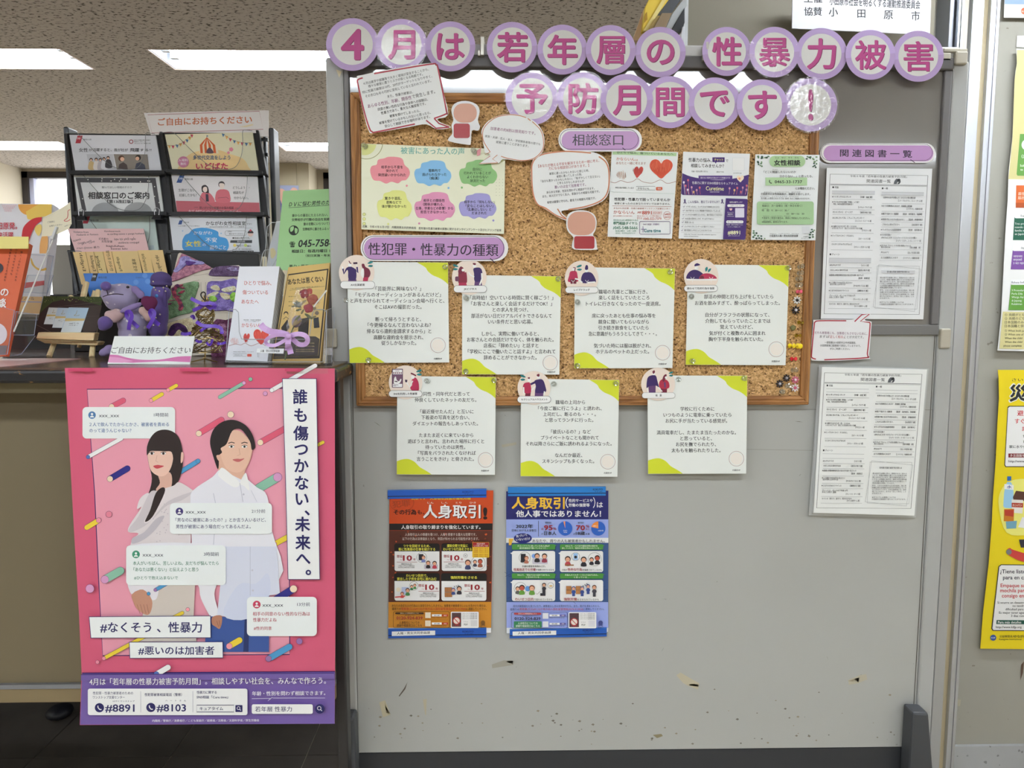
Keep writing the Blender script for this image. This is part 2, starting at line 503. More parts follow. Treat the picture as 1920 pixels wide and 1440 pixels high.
# ceiling with openings for the light fittings
ROWS = [(5.36, 5.65, [(-5.4, -2.95), (-1.5, 1.0), (1.38, 3.4)]), (3.47, 3.75, [(-4.38, -1.88), (-1.5, 1.0), (1.38, 3.4)]),
        (1.42, 1.70, [(-5.3, -3.2), (.7, 3.4)]), (-.72, -.38, [(-3.85, -1.35), (-1.15, 1.38), (2.6, 3.5)]),
        (-2.6, -2.3, [(-4.38, -1.88), (-1.5, 1.0), (1.38, 3.4)])]
ys = sorted([Y0, Y1]+[v for r in ROWS for v in r[:2]])
cm = MB()
for a, b in zip(ys[:-1], ys[1:]):
    row = [r for r in ROWS if abs(r[0]-a) < 1e-6]
    spans = [(X0, X1)]
    if row:
        spans = []; x = X0
        for (p, q) in row[0][2]: spans.append((x, p)); x = q
        spans.append((x, X1))
    for (p, q) in spans:
        if q > p: cm.add([(p, a, ZC), (q, a, ZC), (q, b, ZC), (p, b, ZC)], [(0, 1, 2, 3)])
structure(cm.make('ceiling', M_CEIL))
M_TUBE = mat((255, 252, 246), .5, emit=TUBE, k=1)
M_TUBE.node_tree.nodes['Principled BSDF'].inputs['Emission Color'].default_value = (.96, 1.02, 1.07, 1)
M_HOUS = mat((170, 174, 180), .45, k=1.0)
places = ['far back row', 'second row from the back', 'row over the board', 'row behind the viewer', 'rearmost row']
sides = ['left', 'middle', 'right']
for (ya, yb, sp), pl_ in zip(ROWS, places):
    for (xa, xb), sd in zip(sp, sides if len(sp) == 3 else ['left', 'right']):
        lab = 'recessed twin tube ceiling light, %s one of the %s' % (sd, pl_)
        if pl_ == 'second row from the back' and sd == 'left': lab = 'bright twin tube ceiling light cut by the left edge of the photo'
        if pl_ == 'second row from the back' and sd == 'middle': lab = 'bright twin tube ceiling light running behind the first disc of the heading'
        if pl_ == 'far back row' and sd == 'middle': lab = 'small distant ceiling light between the leaflet rack and the board'
        if pl_ == 'far back row' and sd == 'left': lab = 'small distant ceiling light left of the leaflet rack'
        root = empty('ceiling_light', ((xa+xb)/2, (ya+yb)/2, ZC), lab, 'ceiling light', 'recessed fluorescent lights')
        t = .004; h = .085
        hs = MB()
        hs.box((xa, ya, ZC+h), (xb, yb, ZC+h+t)).box((xa, ya, ZC), (xa+t, yb, ZC+h)).box((xb-t, ya, ZC), (xb, yb, ZC+h))
        hs.box((xa, ya, ZC), (xb, ya+t, ZC+h)).box((xa, yb-t, ZC), (xb, yb, ZC+h))
        hs.make('housing', M_HOUS, root)
        for yy in (ya+(yb-ya)*.33, ya+(yb-ya)*.67):
            MB().tube([(xa+.07, yy, ZC+.032), (xb-.07, yy, ZC+.032)], .016, 8).make('fluorescent_tube', M_TUBE, root, smooth=True)
            for xe, s in ((xa+.02, 1), (xb-.02, -1)):
                MB().box((min(xe, xe+s*.035), yy-.012, ZC+.018), (max(xe, xe+s*.035), yy+.012, ZC+h)).make('lamp_holder', M_WHITE, root)
        MB().box((xa-.008, ya-.008, ZC-.003), (xb+.008, ya, ZC+.0)).box((xa-.008, yb, ZC-.003), (xb+.008, yb+.008, ZC)).box((xa-.008, ya, ZC-.003), (xa, yb, ZC)).box((xb, ya, ZC-.003), (xb+.008, yb, ZC)).make('trim_frame', mat((205, 190, 182), .5), root)
# walls
structure(MB().box((X0-.1, Y0, 0), (X0, Y1, 2.6)).make('wall_left', M_BEIGE))
structure(MB().box((X1, Y0, 0), (X1+.1, Y1, 2.6)).make('wall_far_right', M_BEIGE))
structure(MB().box((X0, Y0-.1, 0), (X1, Y0, 2.6)).make('wall_behind', M_BEIGE))
# far wall with two window openings
M_FARWALL = mat((176, 166, 146), .8)
def xat(px, py, Y): return on(px, py, Y).x
YF = 6.42
wz0, wz1 = .9, on(90, 322, YF).z
wins = [(xat(42, 350, YF), xat(300, 350, YF)), (xat(607, 350, YF), xat(607, 350, YF)+1.6)]
mb = MB(); x = X0
for a, b in wins: mb.box((x, YF, 0), (a, YF+.1, 2.6)); mb.box((a, YF, 0), (b, YF+.1, wz0)); mb.box((a, YF, wz1), (b, YF+.1, 2.6)); x = b
mb.box((x, YF, 0), (X1, YF+.1, 2.6))
structure(mb.make('wall_back', M_FARWALL))
M_BLIND = mat((250, 250, 250), .8, k=1, emit=WINDOW)
for i, (a, b) in enumerate(wins):
    root = bpy.data.objects.new('window_%d' % (i+1), None); COL.objects.link(root); root.location = ((a+b)/2, YF, wz0); structure(root)
    f = .05
    MB().box((a, YF-.01, wz0), (a+f, YF+.06, wz1)).box((b-f, YF-.01, wz0), (b, YF+.06, wz1)).box((a, YF-.01, wz1-f), (b, YF+.06, wz1)).box((a, YF-.01, wz0), (b, YF+.06, wz0+f)).make('window_frame', mat((48, 42, 40), .5), root)
    MB().box((a+f, YF+.01, wz0), (a+f+.035, YF+.05, wz1-f)).make('sash', mat((196, 200, 226), .5), root)
    n = 12; x = a+f+.04; st = (b-f-x)/n
    for k in range(n):
        MB().box((x+k*st+.001, YF+.055+.004*(k % 2), wz0+.01), (x+(k+1)*st-.001, YF+.062+.004*(k % 2), wz1-f)).make('blind_slat', M_BLIND, root)
# dropped beam and pier at the far left, pier at the right gap
structure(MB().box((X0, 6.12, 2.36), (-3.0, YF, 2.6)).make('trim_1', M_FARWALL) if False else MB().box((X0, 5.9, 0), (xat(42, 340, YF), YF, 2.6)).make('wall_pier_left', mat((205, 196, 176), .8)))
structure(MB().box((xat(480, 330, 6.13), 6.13, 0), (xat(556, 330, 6.13), YF, 2.6)).box((xat(556.6, 330, 6.13), 6.13, 0), (xat(579, 330, 6.13), YF, 2.6)).make('wall_panel_back', mat((176, 166, 142), .7)))
# poster on that far panel
pl = Plane(6.12)
s = Sheet('wall_poster', 'small blue and peach landscape poster on the far wall behind the green flyer', 'poster', pl, crop(300, 180, 5.538), [(1190, 925), (1440, 930), (1440, 1400), (1190, 1400)], (150, 158, 190))
s.blob([(1195, 1010), (1260, 960), (1330, 1000), (1380, 950), (1435, 990), (1435, 1150), (1300, 1200), (1195, 1150)], (214, 170, 150))
s.blob([(1195, 1040), (1225, 1010), (1250, 1080), (1300, 1250), (1240, 1300), (1195, 1280)], (88, 84, 140))
s.circ(1350, 1040, 28, (235, 200, 190)); s.rect(1195, 1300, 1435, 1395, (220, 222, 228)); s.done()

# right-hand wall with its posters, aluminium rails and baseboard
YW = 2.3
wl = xat(1790, 1180, YW)
structure(MB().box((.545, YW, .0), (X1, YW+.08, 2.6)).make('wall_right', M_WALL))
z0b = on(1850, 1394, YW).z
bb = MB().box((wl-.01, YW-.012, 0), (X1, YW, z0b-.002)).make('baseboard_right', m_paint('scuffed_baseboard', (168, 170, 172), .5, .2, .4, (30, .3, (120, 116, 110), .6))); structure(bb)
def vrail(name, pa, pb, pc, pd, Y, d, m):
    """upright between px pa..pb at image top and pc..pd at y=1180"""
    xa = xat(pa, 0, Y); xb = xat(pb, 0, Y); z1 = 2.6
    return structure(MB().box((xa, Y-d, .0), (xb, Y, z1)).make(name, m, bevel=.002))
r1 = structure(MB().box((xat(1817.5, 0, YW), YW-.02, 0), (xat(1839, 0, YW), YW, 2.6)).make('trim_1', M_ALU, bevel=.002))
r2 = structure(MB().box((xat(1851.5, 0, YW), YW-.02, 0), (xat(1869, 0, YW), YW, 2.6)).make('trim_2', M_ALU, bevel=.002))
MB().box((xat(1861.5, 0, YW), YW-.0215, 0), (xat(1862.3, 0, YW), YW-.019, 2.6)).make('groove', mat((130, 130, 140), .5), r2)
structure(MB().box((xat(1839, 0, YW), YW-.006, 0), (xat(1851.5, 0, YW), YW, 2.6)).make('trim_3', mat((196, 182, 150), .6)))
structure(MB().box((xat(1757, 0, YW), YW-.02, 1.0), (xat(1768, 0, YW), YW, 2.6)).make('trim_4', M_ALU, bevel=.002))
structure(MB().box((xat(1775, 0, YW-.05), YW-.07, 1.0), (xat(1791.5, 0, YW-.07), YW, 2.6)).make('trim_5', mat((150, 152, 158), .35, .5), bevel=.003))
structure(MB().box((xat(1796.5, 0, YW-.05), YW-.07, 1.0), (xat(1818, 0, YW-.07), YW, 2.6)).make('trim_6', mat((196, 190, 178), .6), bevel=.002))
structure(MB().box((xat(1791.5, 0, YW-.05), YW-.085, 1.0), (xat(1793.5, 0, YW-.07), YW, 2.6)).box((xat(1795, 0, YW-.05), YW-.085, 1.0), (xat(1797, 0, YW-.07), YW, 2.6)).make('trim_7', M_ALU))

# grey-brown screen behind the board, with the white edge post
scr = MB().box((xat(1288, 40, 2.12), 2.12, .0), (xat(1752, 40, 2.12), 2.15, 2.6)).make('partition_screen', m_paint('screen_felt', (128, 122, 108), .6, .04, .3))
tag(scr, 'tall grey-brown partition screen rising behind the notice board', 'partition')
MB().box((xat(1282, 40, 2.11), 2.10, .0), (xat(1288.5, 40, 2.11), 2.16, on(1285, 2, 2.11).z)).make('edge_post', mat((196, 198, 200), .4), scr)
s = Sheet('hanging_sign', 'white sign with black characters hanging behind the top right discs', 'sign', Plane(2.04), crop(1480, 0, 4.364), [(28, -120), (1165, -120), (1150, 285), (22, 232)], (204, 204, 208), thick=.004)
s.t(120, 268, 93, 74, '協賛', b=1.5); s.t(323, 398, 98, 80, '小', b=1.5); s.t(556, 622, 110, 78, '田', b=1.5); s.t(772, 848, 120, 82, '原', b=1.5); s.t(998, 1068, 130, 84, '市', b=1.5)
s.t(120, 270, -12, 70, '主催', b=1.5, dy=4); s.t(330, 1070, 6, 74, '小田原市社会を明るくする運動推進委員会', b=1.5, dy=34)
s.done()
# files and trays leaning beside the screen, seen over the board's top rail
def lean_box(name, label, cat, pts, Y, d, m, group=None):
    o = MB().prism([on(x, y, Y) for x, y in pts], (0, d, 0)).make(name, m, bevel=.0015)
    return tag(o, label, cat, group)
g = 'document files leaning behind the board'
o = lean_box('magazine_file', 'yellow cardboard magazine file leaning behind the board', 'file', [(1204, 58), (1209, 14), (1222, -12), (1262, -12), (1232, 28), (1216, 58)], 2.03, .05, mat((238, 200, 74), .5), g)
MB().prism([on(x, y, 2.028) for x, y in [(1209, 42), (1210, 26), (1213, 22), (1214, 36)]], (0, .003, 0)).make('finger_hole', mat((170, 130, 40), .6), o)
MB().prism([on(x, y, 2.026) for x, y in [(1206, 58), (1249, -12), (1256, -12), (1216, 58)]], (0, .002, 0)).make('spine_strip', mat((236, 214, 140), .3), o)
lean_box('paper_folder', 'peach paper folder at the far left of the leaning files', 'folder', [(1186, 76), (1206, 20), (1210, 16), (1206, 76)], 2.05, .02, mat((214, 182, 146), .7), g)
lean_box('cardboard_box', 'small brown cardboard box in front of the leaning files', 'box', [(1224, 54), (1241, 24), (1260, 24), (1246, 56)], 2.0, .03, mat((140, 120, 94), .7), g)
lean_box('paper_folder', 'pale cream folder edge right of the yellow file', 'folder', [(1215, 57), (1232, 29), (1239, 29), (1224, 57)], 2.01, .02, mat((196, 172, 110), .6), g)
lean_box('document_tray', 'dark grey tray between yellow file and white screen edge', 'tray', [(1232, 30), (1254, -12), (1284, -12), (1258, 26), (1246, 40)], 2.045, .04, mat((74, 78, 84), .5), g)
lean_box('document_tray', 'light grey tray with slanted rim beside the brown box', 'tray', [(1246, 56), (1260, 26), (1284, -6), (1288, -6), (1288, 10), (1258, 58)], 2.04, .02, mat((168, 172, 174), .5), g)
lean_box('document_tray', 'black slotted tray against the white screen edge', 'tray', [(1256, 60), (1284, 14), (1284, 42), (1278, 60)], 2.035, .02, mat((40, 42, 46), .5), g)
lean_box('document_tray', 'narrow white tray end standing against the screen edge', 'tray', [(1277, 62), (1280, 50), (1284, 48), (1284, 84), (1276, 84)], 2.03, .02, mat((200, 202, 206), .5), g)

# ================================================================== the notice board
YB = 1.70
board = empty('notice_board', (.33, 1.71, .25), 'wide grey steel notice board stand with two uprights covering most of the photo', 'notice board')
XL, XR = -.362, 1.016
xil, xir = xat(646, 137, YB), xat(1782, 150, YB)
z_top = on(900, 83, YB).z; zk = on(671, 1412, YB).z; zmid = on(1600, 628, YB).z; zmid0 = on(1600, 609, YB).z; zup = on(900, 129, YB).z
MB().box((xil, YB, zmid0), (xir, YB+.015, zup)).make('upper_panel', M_PANEL_UP, board)
MB().box((xil, YB, zk+.001), (xir, YB+.015, zmid)).make('lower_panel', M_PANEL_LOW, board)
MB().box((xil, YB, .16), (xir, YB+.015, zk-.001)).make('kick_panel', M_KICK, board)
for a, b in ((XL, xil-.001), (xir+.001, XR)):
    MB().box((a, YB-.006, .14), (b, YB+.03, z_top-.03)).make('upright', M_POST, board, bevel=.004)
MB().box((XL+.02, YB-.004, zup+.026), (XR-.02, YB+.03, z_top)).make('top_rail', mat((196, 195, 192), .45), board, bevel=.003)
MB().box((xil, YB-.012, zup), (xir, YB+.02, zup+.026)).make('rail_channel', M_DARKGREY, board, bevel=.003)
MB().box((xil, YB-.010, zmid), (xir, YB+.01, zmid0)).make('middle_rail', mat((112, 111, 110), .5), board, bevel=.002)
MB().box((xil, YB-.010, zmid0), (xil+.010, YB+.0, zup)).make('side_channel', mat((116, 114, 116), .5), board, bevel=.002)
MB().box((xir-.018, YB-.010, zmid0), (xir-.001, YB+.0, zup)).make('side_channel', mat((108, 106, 106), .5), board, bevel=.003)
for (xa, ya, xb, yb) in ((611, 616, 632, 652), (1759.5, 616, 1780.5, 653), (1788, 98, 1812, 122)):
    a = on(xa, yb, YB-.008); b = on(xb, ya, YB-.008)
    MB().box((a.x, YB-.016, a.z), (b.x, YB-.004, b.z)).make('connector_cap', M_CLIP, board, bevel=.003)
a = on(1769, 98, YB-.01); b = on(1814, 91, YB-.01)
MB().box((a.x, YB-.012, a.z), (b.x, YB+.02, b.z)).make('corner_bracket', M_CLIP, board, bevel=.002)
a = on(1762, 115, YB-.01); b = on(1783, 99, YB-.01)
MB().box((a.x, YB-.012, a.z), (b.x, YB+.02, b.z)).make('corner_bracket', M_CLIP, board, bevel=.002)
for (xa, ya, xb, yb) in ((901, 70, 908, 105), (1322, 80, 1328, 114)):
    a = on(xa, yb, YB-.02); b = on(xb, ya, YB-.02)
    MB().box((a.x, YB-.026, a.z), (b.x, YB+.03, b.z)).box((a.x-.006, YB-.022, a.z), (a.x, YB+.02, a.z+.012)).make('rail_clip', mat((160, 156, 148), .3, .5), board, bevel=.001)
# feet: dark castings at the bottom corners
for (pts) in ([(638, 1346), (664, 1347), (668, 1440), (668, 1700), (634, 1700), (634, 1440)], [(1712, 1336), (1742, 1337), (1750, 1440), (1762, 1700), (1694, 1700), (1706, 1440)]):
    q = [on(x, y, YB-.05) for x, y in pts]
    zlo = min(v.z for v in q)
    q = [Vector((v.x, v.y, max(v.z, .0))) for v in q]
    MB().prism(q, (0, .044, 0)).make('foot_casting', mat((66, 68, 72), .5), board, bevel=.006)
# seams, old tape and scuffs on the lower panel
def strip(pts, rgb, name='tape_remnant', Y=YB-.0006, w=None, parent=board, rough=.5):
    return mesh_obj(name, [on(x, y, Y) for x, y in pts], [tuple(range(len(pts)))], mat(rgb, rough), parent)
strip([(660, 692), (661.5, 692), (672, 1411), (670.5, 1411)], (70, 66, 60), 'panel_seam')
strip([(1752, 630), (1753.3, 630), (1713.5, 1335), (1712, 1335)], (70, 66, 60), 'panel_seam')
strip([(664, 764), (1750, 768), (1750, 769), (664, 765.2)], (140, 137, 130), 'scratch')
strip([(1400, 842), (1530, 844), (1530, 845), (1400, 843)], (150, 147, 140), 'scratch')
strip([(922, 1246), (945, 1238), (962, 1239), (962, 1247), (923, 1253)], (156, 152, 140))
strip([(948, 1240), (962, 1239), (962, 1246)], (120, 116, 106))
strip([(711, 1317), (722, 1313), (732, 1340), (718, 1345)], (186, 178, 150)); strip([(722, 1322), (732, 1338), (724, 1337)], (134, 122, 96))
strip([(793, 1312), (800, 1310), (799, 1341), (797, 1340)], (178, 170, 146))
strip([(1268, 1266), (1276, 1261), (1298, 1274), (1311, 1281), (1309, 1293), (1290, 1286), (1280, 1280)], (184, 176, 152)); strip([(1286, 1284), (1300, 1282), (1311, 1284), (1309, 1288)], (110, 102, 84))
strip([(1590, 1275), (1612, 1266), (1624, 1264), (1626, 1274), (1608, 1281), (1592, 1284)], (178, 172, 152)); strip([(1590, 1277), (1611, 1270), (1610, 1279)], (132, 124, 104))
strip([(747.5, 1305), (758, 1290), (764, 1279), (760, 1292), (749, 1306)], (86, 76, 66), 'scratch')
strip([(1224, 1378), (1240, 1376), (1243, 1380), (1232, 1384)], (140, 130, 100)); strip([(940, 834), (968, 829), (968, 834), (942, 839)], (176, 170, 150))
strip([(612+18, 130), (641, 134), (636, 146)], (200, 190, 158), Y=YB-.0068)
for i in range(70):
    x = rnd.uniform(690, 1690); y = 1400-abs(rnd.gauss(0, 1))*45-4; r = rnd.uniform(.8, 2.4)
    strip([(x-r*1.5, y), (x, y-r), (x+r*1.4, y-.3*r), (x+.4*r, y+r*.8)], rnd.choice([(120, 112, 98), (104, 98, 88), (140, 130, 110)]), 'paint_chip')
for x, y, l, a in ((700, 790, 18, .6), (1490, 790, 16, .1), (1498, 893, 6, -.8), (1660, 870, 9, 1.4), (760, 1225, 8, 1.1), (1240, 1222, 10, -1), (1550, 1230, 8, 1.2), (612+20, 1300, 10, -.6), (640, 1222, 6, .2)):
    dx, dy = math.cos(a)*l, math.sin(a)*l
    strip([(x, y), (x+dx*.5, y+dy*.5-.9), (x+dx, y+dy), (x+dx*.5, y+dy*.5+.3)], (122, 116, 104), 'scratch')
# cork board with pine frame
cork = empty('cork_board', on(1090, 760, 1.69), 'cork pin board with narrow pine frame hung on the grey notice board', 'cork board')
o4 = [(656.5, 169.5), (1538, 181), (1517.5, 762.5), (667.5, 757.5)]
i4 = [(673.5, 186.5), (1521, 198), (1501, 744.5), (685, 739.5)]
YK = 1.672
O = [on(x, y, YK) for x, y in o4]; I = [on(x, y, YK) for x, y in i4]
# square the frame up in real space
xo0 = (O[0].x+O[3].x)/2; xo1 = (O[1].x+O[2].x)/2; zo1 = (O[0].z+O[1].z)/2; zo0 = (O[2].z+O[3].z)/2; fw_ = .0200
mb = MB().box((xo0+.01, YK+.006, zo0+.01), (xo1-.01, YB-.002, zo1-.01)).make('cork_sheet', M_CORK, cork)
def mitre(p, m):
    MB().prism(p, (0, .026, 0)).make('frame_rail', m, cork, bevel=.0025)
    pc = [Vector(v) for v in p]
    # two shallow ribs run along each rail
    for t in (.36, .70):
        a = pc[0].lerp(pc[3], t); b = pc[1].lerp(pc[2], t)
        MB().tube([a+Vector((0, .0005, 0)), b+Vector((0, .0005, 0))], .0028, 6).make('frame_rib', m, cork)
P = lambda x, z: Vector((x, YK-.002, z))
mitre([P(xo0, zo1), P(xo1, zo1), P(xo1-fw_, zo1-fw_), P(xo0+fw_, zo1-fw_)], M_FRAME_H)
mitre([P(xo0, zo0), P(xo1, zo0), P(xo1-fw_, zo0+fw_), P(xo0+fw_, zo0+fw_)], M_FRAME_H)
mitre([P(xo0, zo0), P(xo0, zo1), P(xo0+fw_, zo1-fw_), P(xo0+fw_, zo0+fw_)], M_FRAME_V)
mitre([P(xo1, zo0), P(xo1, zo1), P(xo1-fw_, zo1-fw_), P(xo1-fw_, zo0+fw_)], M_FRAME_V)
# ================================================================== sheets on the board
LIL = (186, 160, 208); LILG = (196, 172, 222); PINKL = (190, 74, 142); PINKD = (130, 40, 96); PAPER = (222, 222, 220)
DISCS = [('4', 660.7, 83.3, 51, 'pink numeral 4 at the left end of the upper row'), ('月', 752.5, 83.8, 50, 'pink character 月 second in the upper row, with glare'),
 ('は', 844.5, 87, 48.5, 'pink kana は between 月 and the first rail clip'), ('若', 960, 88.3, 49, 'pink character 若 right of the first rail clip'),
 ('年', 1054.4, 93, 48.5, 'pink character 年 between 若 and 層'), ('層', 1145, 93.8, 48.5, 'dense pink character 層 in the upper row'),
 ('の', 1238.3, 97.7, 49, 'pink looped kana の left of the second rail clip'), ('性', 1362.6, 96.4, 47.5, 'pink character 性 right of the second rail clip'),
 ('暴', 1452, 97.7, 49, 'pink character 暴 with glare along its lower rim'), ('力', 1540, 100.8, 50, 'pink character 力 under the white sign'),
 ('被', 1632, 102.7, 48.5, 'pink character 被 last but one in the upper row'), ('害', 1721.7, 105.4, 49.5, 'pink character 害 at the right end of the upper row'),
 ('予', 997, 185, 51, 'pink character 予 first in the lower row'), ('防', 1093, 184, 50, 'pink character 防 second in the lower row, shiny'),
 ('月', 1175, 188, 51, 'pink character 月 third in the lower row'), ('間', 1255.8, 191.5, 50.5, 'pink character 間 in the middle of the lower row'),
 ('で', 1340, 194, 50.5, 'pink kana で in the lower row'), ('す', 1429, 196.6, 49.5, 'pink kana す left of the glaring last disc'),
 ('！', 1520, 196.6, 51.5, 'mark almost lost in glare at the right end of the lower row')]
SHINY = {1: (-1.3, 0), 8: (-.3, -.6), 11: (-.4, -4.5), 12: (.6, 0), 13: (.5, 0), 18: (.8, -2.2)}
RES_HI[0] = True
for i, (ch, cx, cy, r, lab) in enumerate(DISCS):
    up_ = i < 12
    Y = (1.6755 if up_ else 1.6625)-.0016*(i % 3)
    ti, ya = SHINY.get(i, (2.2 if up_ else 4.2, 0))
    pl = Plane(Y, cx, cy, ti, ya)
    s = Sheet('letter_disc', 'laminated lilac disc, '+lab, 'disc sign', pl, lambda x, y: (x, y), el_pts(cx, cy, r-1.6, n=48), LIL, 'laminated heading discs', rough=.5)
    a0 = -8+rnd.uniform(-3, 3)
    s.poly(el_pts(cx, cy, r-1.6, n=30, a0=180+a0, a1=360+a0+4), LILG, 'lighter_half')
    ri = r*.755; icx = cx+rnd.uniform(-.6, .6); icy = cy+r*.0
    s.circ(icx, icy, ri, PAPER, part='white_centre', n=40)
    sz = r*1.18; sq = {'4': .62, '！': .3}.get(ch, 1)
    chh = {'！': '!'}.get(ch, ch); hs = {'4': 1.32, '！': 1.3}.get(ch, 1.02)
    v, f, a, c = glyphs(chh, 3)
    w_ = (c-a)*sz*hs
    if ch == '4': w_ = r*.84
    ys_ = sz*hs
    if ch == '！': w_ = r*.17
    def put(dx, dy, col, b):
        v, f, a, c = glyphs(chh, b); k = w_/(c-a)
        cyy = (max(p[1] for p in v)+min(p[1] for p in v))/2
        s.put('letter', col, [(icx+dx-w_/2+(p[0]-a)*k, icy+dy-(p[1]-cyy)*ys_)+tuple(p[2:]) for p in v], f)
    bb_ = 1.5 if ch in '層暴間害被' else 2.21
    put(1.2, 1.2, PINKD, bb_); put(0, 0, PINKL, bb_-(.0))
    s.done()
    film(s, el_pts(cx, cy, r+1.4, r+1.8, n=48), FILM2 if i == 18 else FILM3 if i in (1, 8, 11, 12, 13) else FILM, .0006)

RES_HI[0] = False
LIME = (206, 214, 44)
def card_blobs(s, q):
    s.T = quad(*q)
    s.poly([(69.5, .15)]+smooth_open([(69.5, .15), (77.4, 5), (80, 9), (85, 13), (91, 15.5), (96, 18.5), (99.9, 22)], 4)[1:]+[(99.9, .15)], LIME, 'lime_corner')
    s.poly(smooth_open([(.1, 86.5), (6, 84.6), (12, 84.3), (18, 87), (23, 92), (28, 95), (32, 97.4), (35.5, 99.85)], 4)+[(.1, 99.85)], LIME, 'lime_corner')
def card(n, q, cr, lines, ring, note, lab, sz, asp=1):
    pl = Plane(1.6665-.0002*n, *q[3], tilt=-.3)
    s = Sheet('story_card', lab, 'card', pl, quad(*q), [(0, 0), (100, 0), (100, 100), (0, 100)], (226, 230, 226), 'square story cards', thick=.0006)
    card_blobs(s, q); s.T = crop(*cr)
    for (y, x0, x1, tx) in lines: s.t(x0, x1, y, sz, tx, (22, 22, 30), b=1.29)
    cx, cy, r = ring
    s.line(el_pts(cx, cy, r, n=36), r*.035, (150, 70, 66), 'seal_ring', closed=True)
    s.circ(cx, cy, r*.82, (236, 226, 218), part='seal_disc')
    s.t(note[0]-note[2]/2, note[0]+note[2]/2, note[1], sz*.45, '内閣府HP', b=1, dy=-1)
    return s.done()
C1 = (620, 470, 4.174); C3 = (1040, 470, 3.84); C5 = (700, 680, 3.84); C7 = (1180, 680, 5.333)
card(0, [(650, 491), (840, 492), (842.3, 679.6), (655.5, 680.8)], C1, [(298, 352, 707, '「芸能界に興味ない？」'), (345, 196, 862, '「モデルのオーディションがあるんだけど」'),
 (392, 155, 890, 'と声をかけられてオーディション会場へ行くと、'), (440, 342, 712, 'そこはAVの撮影だった。'), (537, 350, 708, '断って帰ろうとすると、'), (582, 290, 785, '「今更帰るなんて言わないよね？'),
 (630, 283, 788, '帰るなら違約金請求するから」と'), (678, 336, 725, '高額な違約金を提示され、'), (722, 397, 670, '従うしかなかった。')], (840, 740, 58), (840, 846, 62),
 'square white card with lime corners at the left edge of the cork board', 38)
card(1, [(866.5, 515.5), (1052, 518), (1048.8, 702.4), (866.3, 702)], C1, [(368, 1092, 1742, '「高時給！空いている時間に賢く稼ごう！」'), (415, 1100, 1732, '「お客さんと楽しく会話するだけでOK！」'), (462, 1268, 1546, 'との求人を見つけ、'),
 (510, 1100, 1730, '部活がない日だけアルバイトできるなんて'), (556, 1232, 1580, 'いい条件だと思い応募。'), (650, 1184, 1630, 'しかし、実際に働いてみると、'), (696, 1067, 1745, 'お客さんとの会話だけでなく、体を触られた。'),
 (742, 1197, 1626, '店長に「辞めたい」と話すと'), (789, 1074, 1758, '「学校にここで働いたこと話すよ」と言われて'), (836, 1198, 1612, '辞めることができなかった。')], (1718, 877, 57), (1727, 950, 62),
 'square white card with ten lines of text, second in the upper card row', 38)
card(2, [(1077.8, 501), (1265.8, 503.3), (1260.8, 690), (1076.5, 690.8)], C3, [(296, 316, 668, '職場の先輩とご飯に行き、'), (338, 316, 682, '楽しく話をしていたところ'), (382, 225, 762, 'トイレに行きなくなったので一度退席。'),
 (468, 268, 726, '席に戻ったあとも仕事の悩み等を'), (512, 314, 678, '親身に聞いてもらいながら'), (555, 314, 676, '引き続き飲食をしていたら'), (598, 244, 736, '急に意識がもうろうとしてきて・・・。'),
 (684, 282, 694, '気づいた時には服は脱がされ、'), (726, 296, 680, 'ホテルのベットの上だった。')], (777, 735, 53), (777, 816, 58),
 'square white card with nine lines of text, third in the upper card row', 34)
card(3, [(1290, 496), (1479.6, 497.3), (1473, 684.8), (1285.6, 684)], C3, [(331, 1075, 1574, '部活の仲間と打ち上げをしていたら'), (377, 1010, 1622, 'お酒を飲みすぎて、酔っぱらってしまった。'), (462, 1085, 1546, '自分がフラフラの状態になって、'),
 (506, 1084, 1554, '介抱してもらっていたことまでは'), (549, 1190, 1428, '覚えていたけど、'), (594, 1112, 1518, '気が付くと複数の人に囲まれ'), (637, 1108, 1500, '胸や下半身を触られていた。')], (1595, 710, 54), (1592, 797, 58),
 'square white card nearest the spare pins at the right of the upper row', 34)
card(4, [(744.8, 705.3), (929.7, 706.8), (928, 890.4), (743.8, 889.6)], C5, [(225, 360, 694, '同性・同年代だと思って'), (268, 298, 742, '仲良くしていたネットの友だち。'), (352, 338, 722, '「最近痩せたんだ」と互いに'), (394, 345, 692, '下着姿の写真を送り合い、'),
 (438, 283, 754, 'ダイエットの報告もしあっていた。'), (522, 330, 720, 'たまたま近くに来ているから'), (566, 248, 798, '遊ぼうと言われ、言われた場所に行くと'), (608, 374, 662, '待っていたのは男性。'), (650, 322, 738, '「写真をバラされたくなければ'), (693, 312, 724, '言うことをきけ」と脅された。')],
 (808, 700, 53), (805, 778, 56), 'square white card overhanging the cork frame, leftmost of the lower row', 33)
card(5, [(977, 710), (1161, 712.5), (1157.6, 894), (976, 893)], C5, [(285, 1312, 1524, '職場の上司から'), (329, 1186, 1644, '「今度ご飯に行こうよ」と誘われ、'), (371, 1222, 1602, '上司だし、断るのも・・・。'), (413, 1238, 1584, 'と思ってランチに行った。'),
 (497, 1280, 1566, '「彼氏いるの？」など'), (540, 1206, 1622, 'プライベートなことも聞かれて'), (583, 1098, 1716, 'それ以降さらにご飯に誘われるようになった。'), (666, 1308, 1504, 'なんだか最近、'), (709, 1216, 1590, 'スキンシップも多くなった。')],
 (1688, 713, 53), (1688, 794, 56), 'square white card in the middle of the lower row of three', 33)
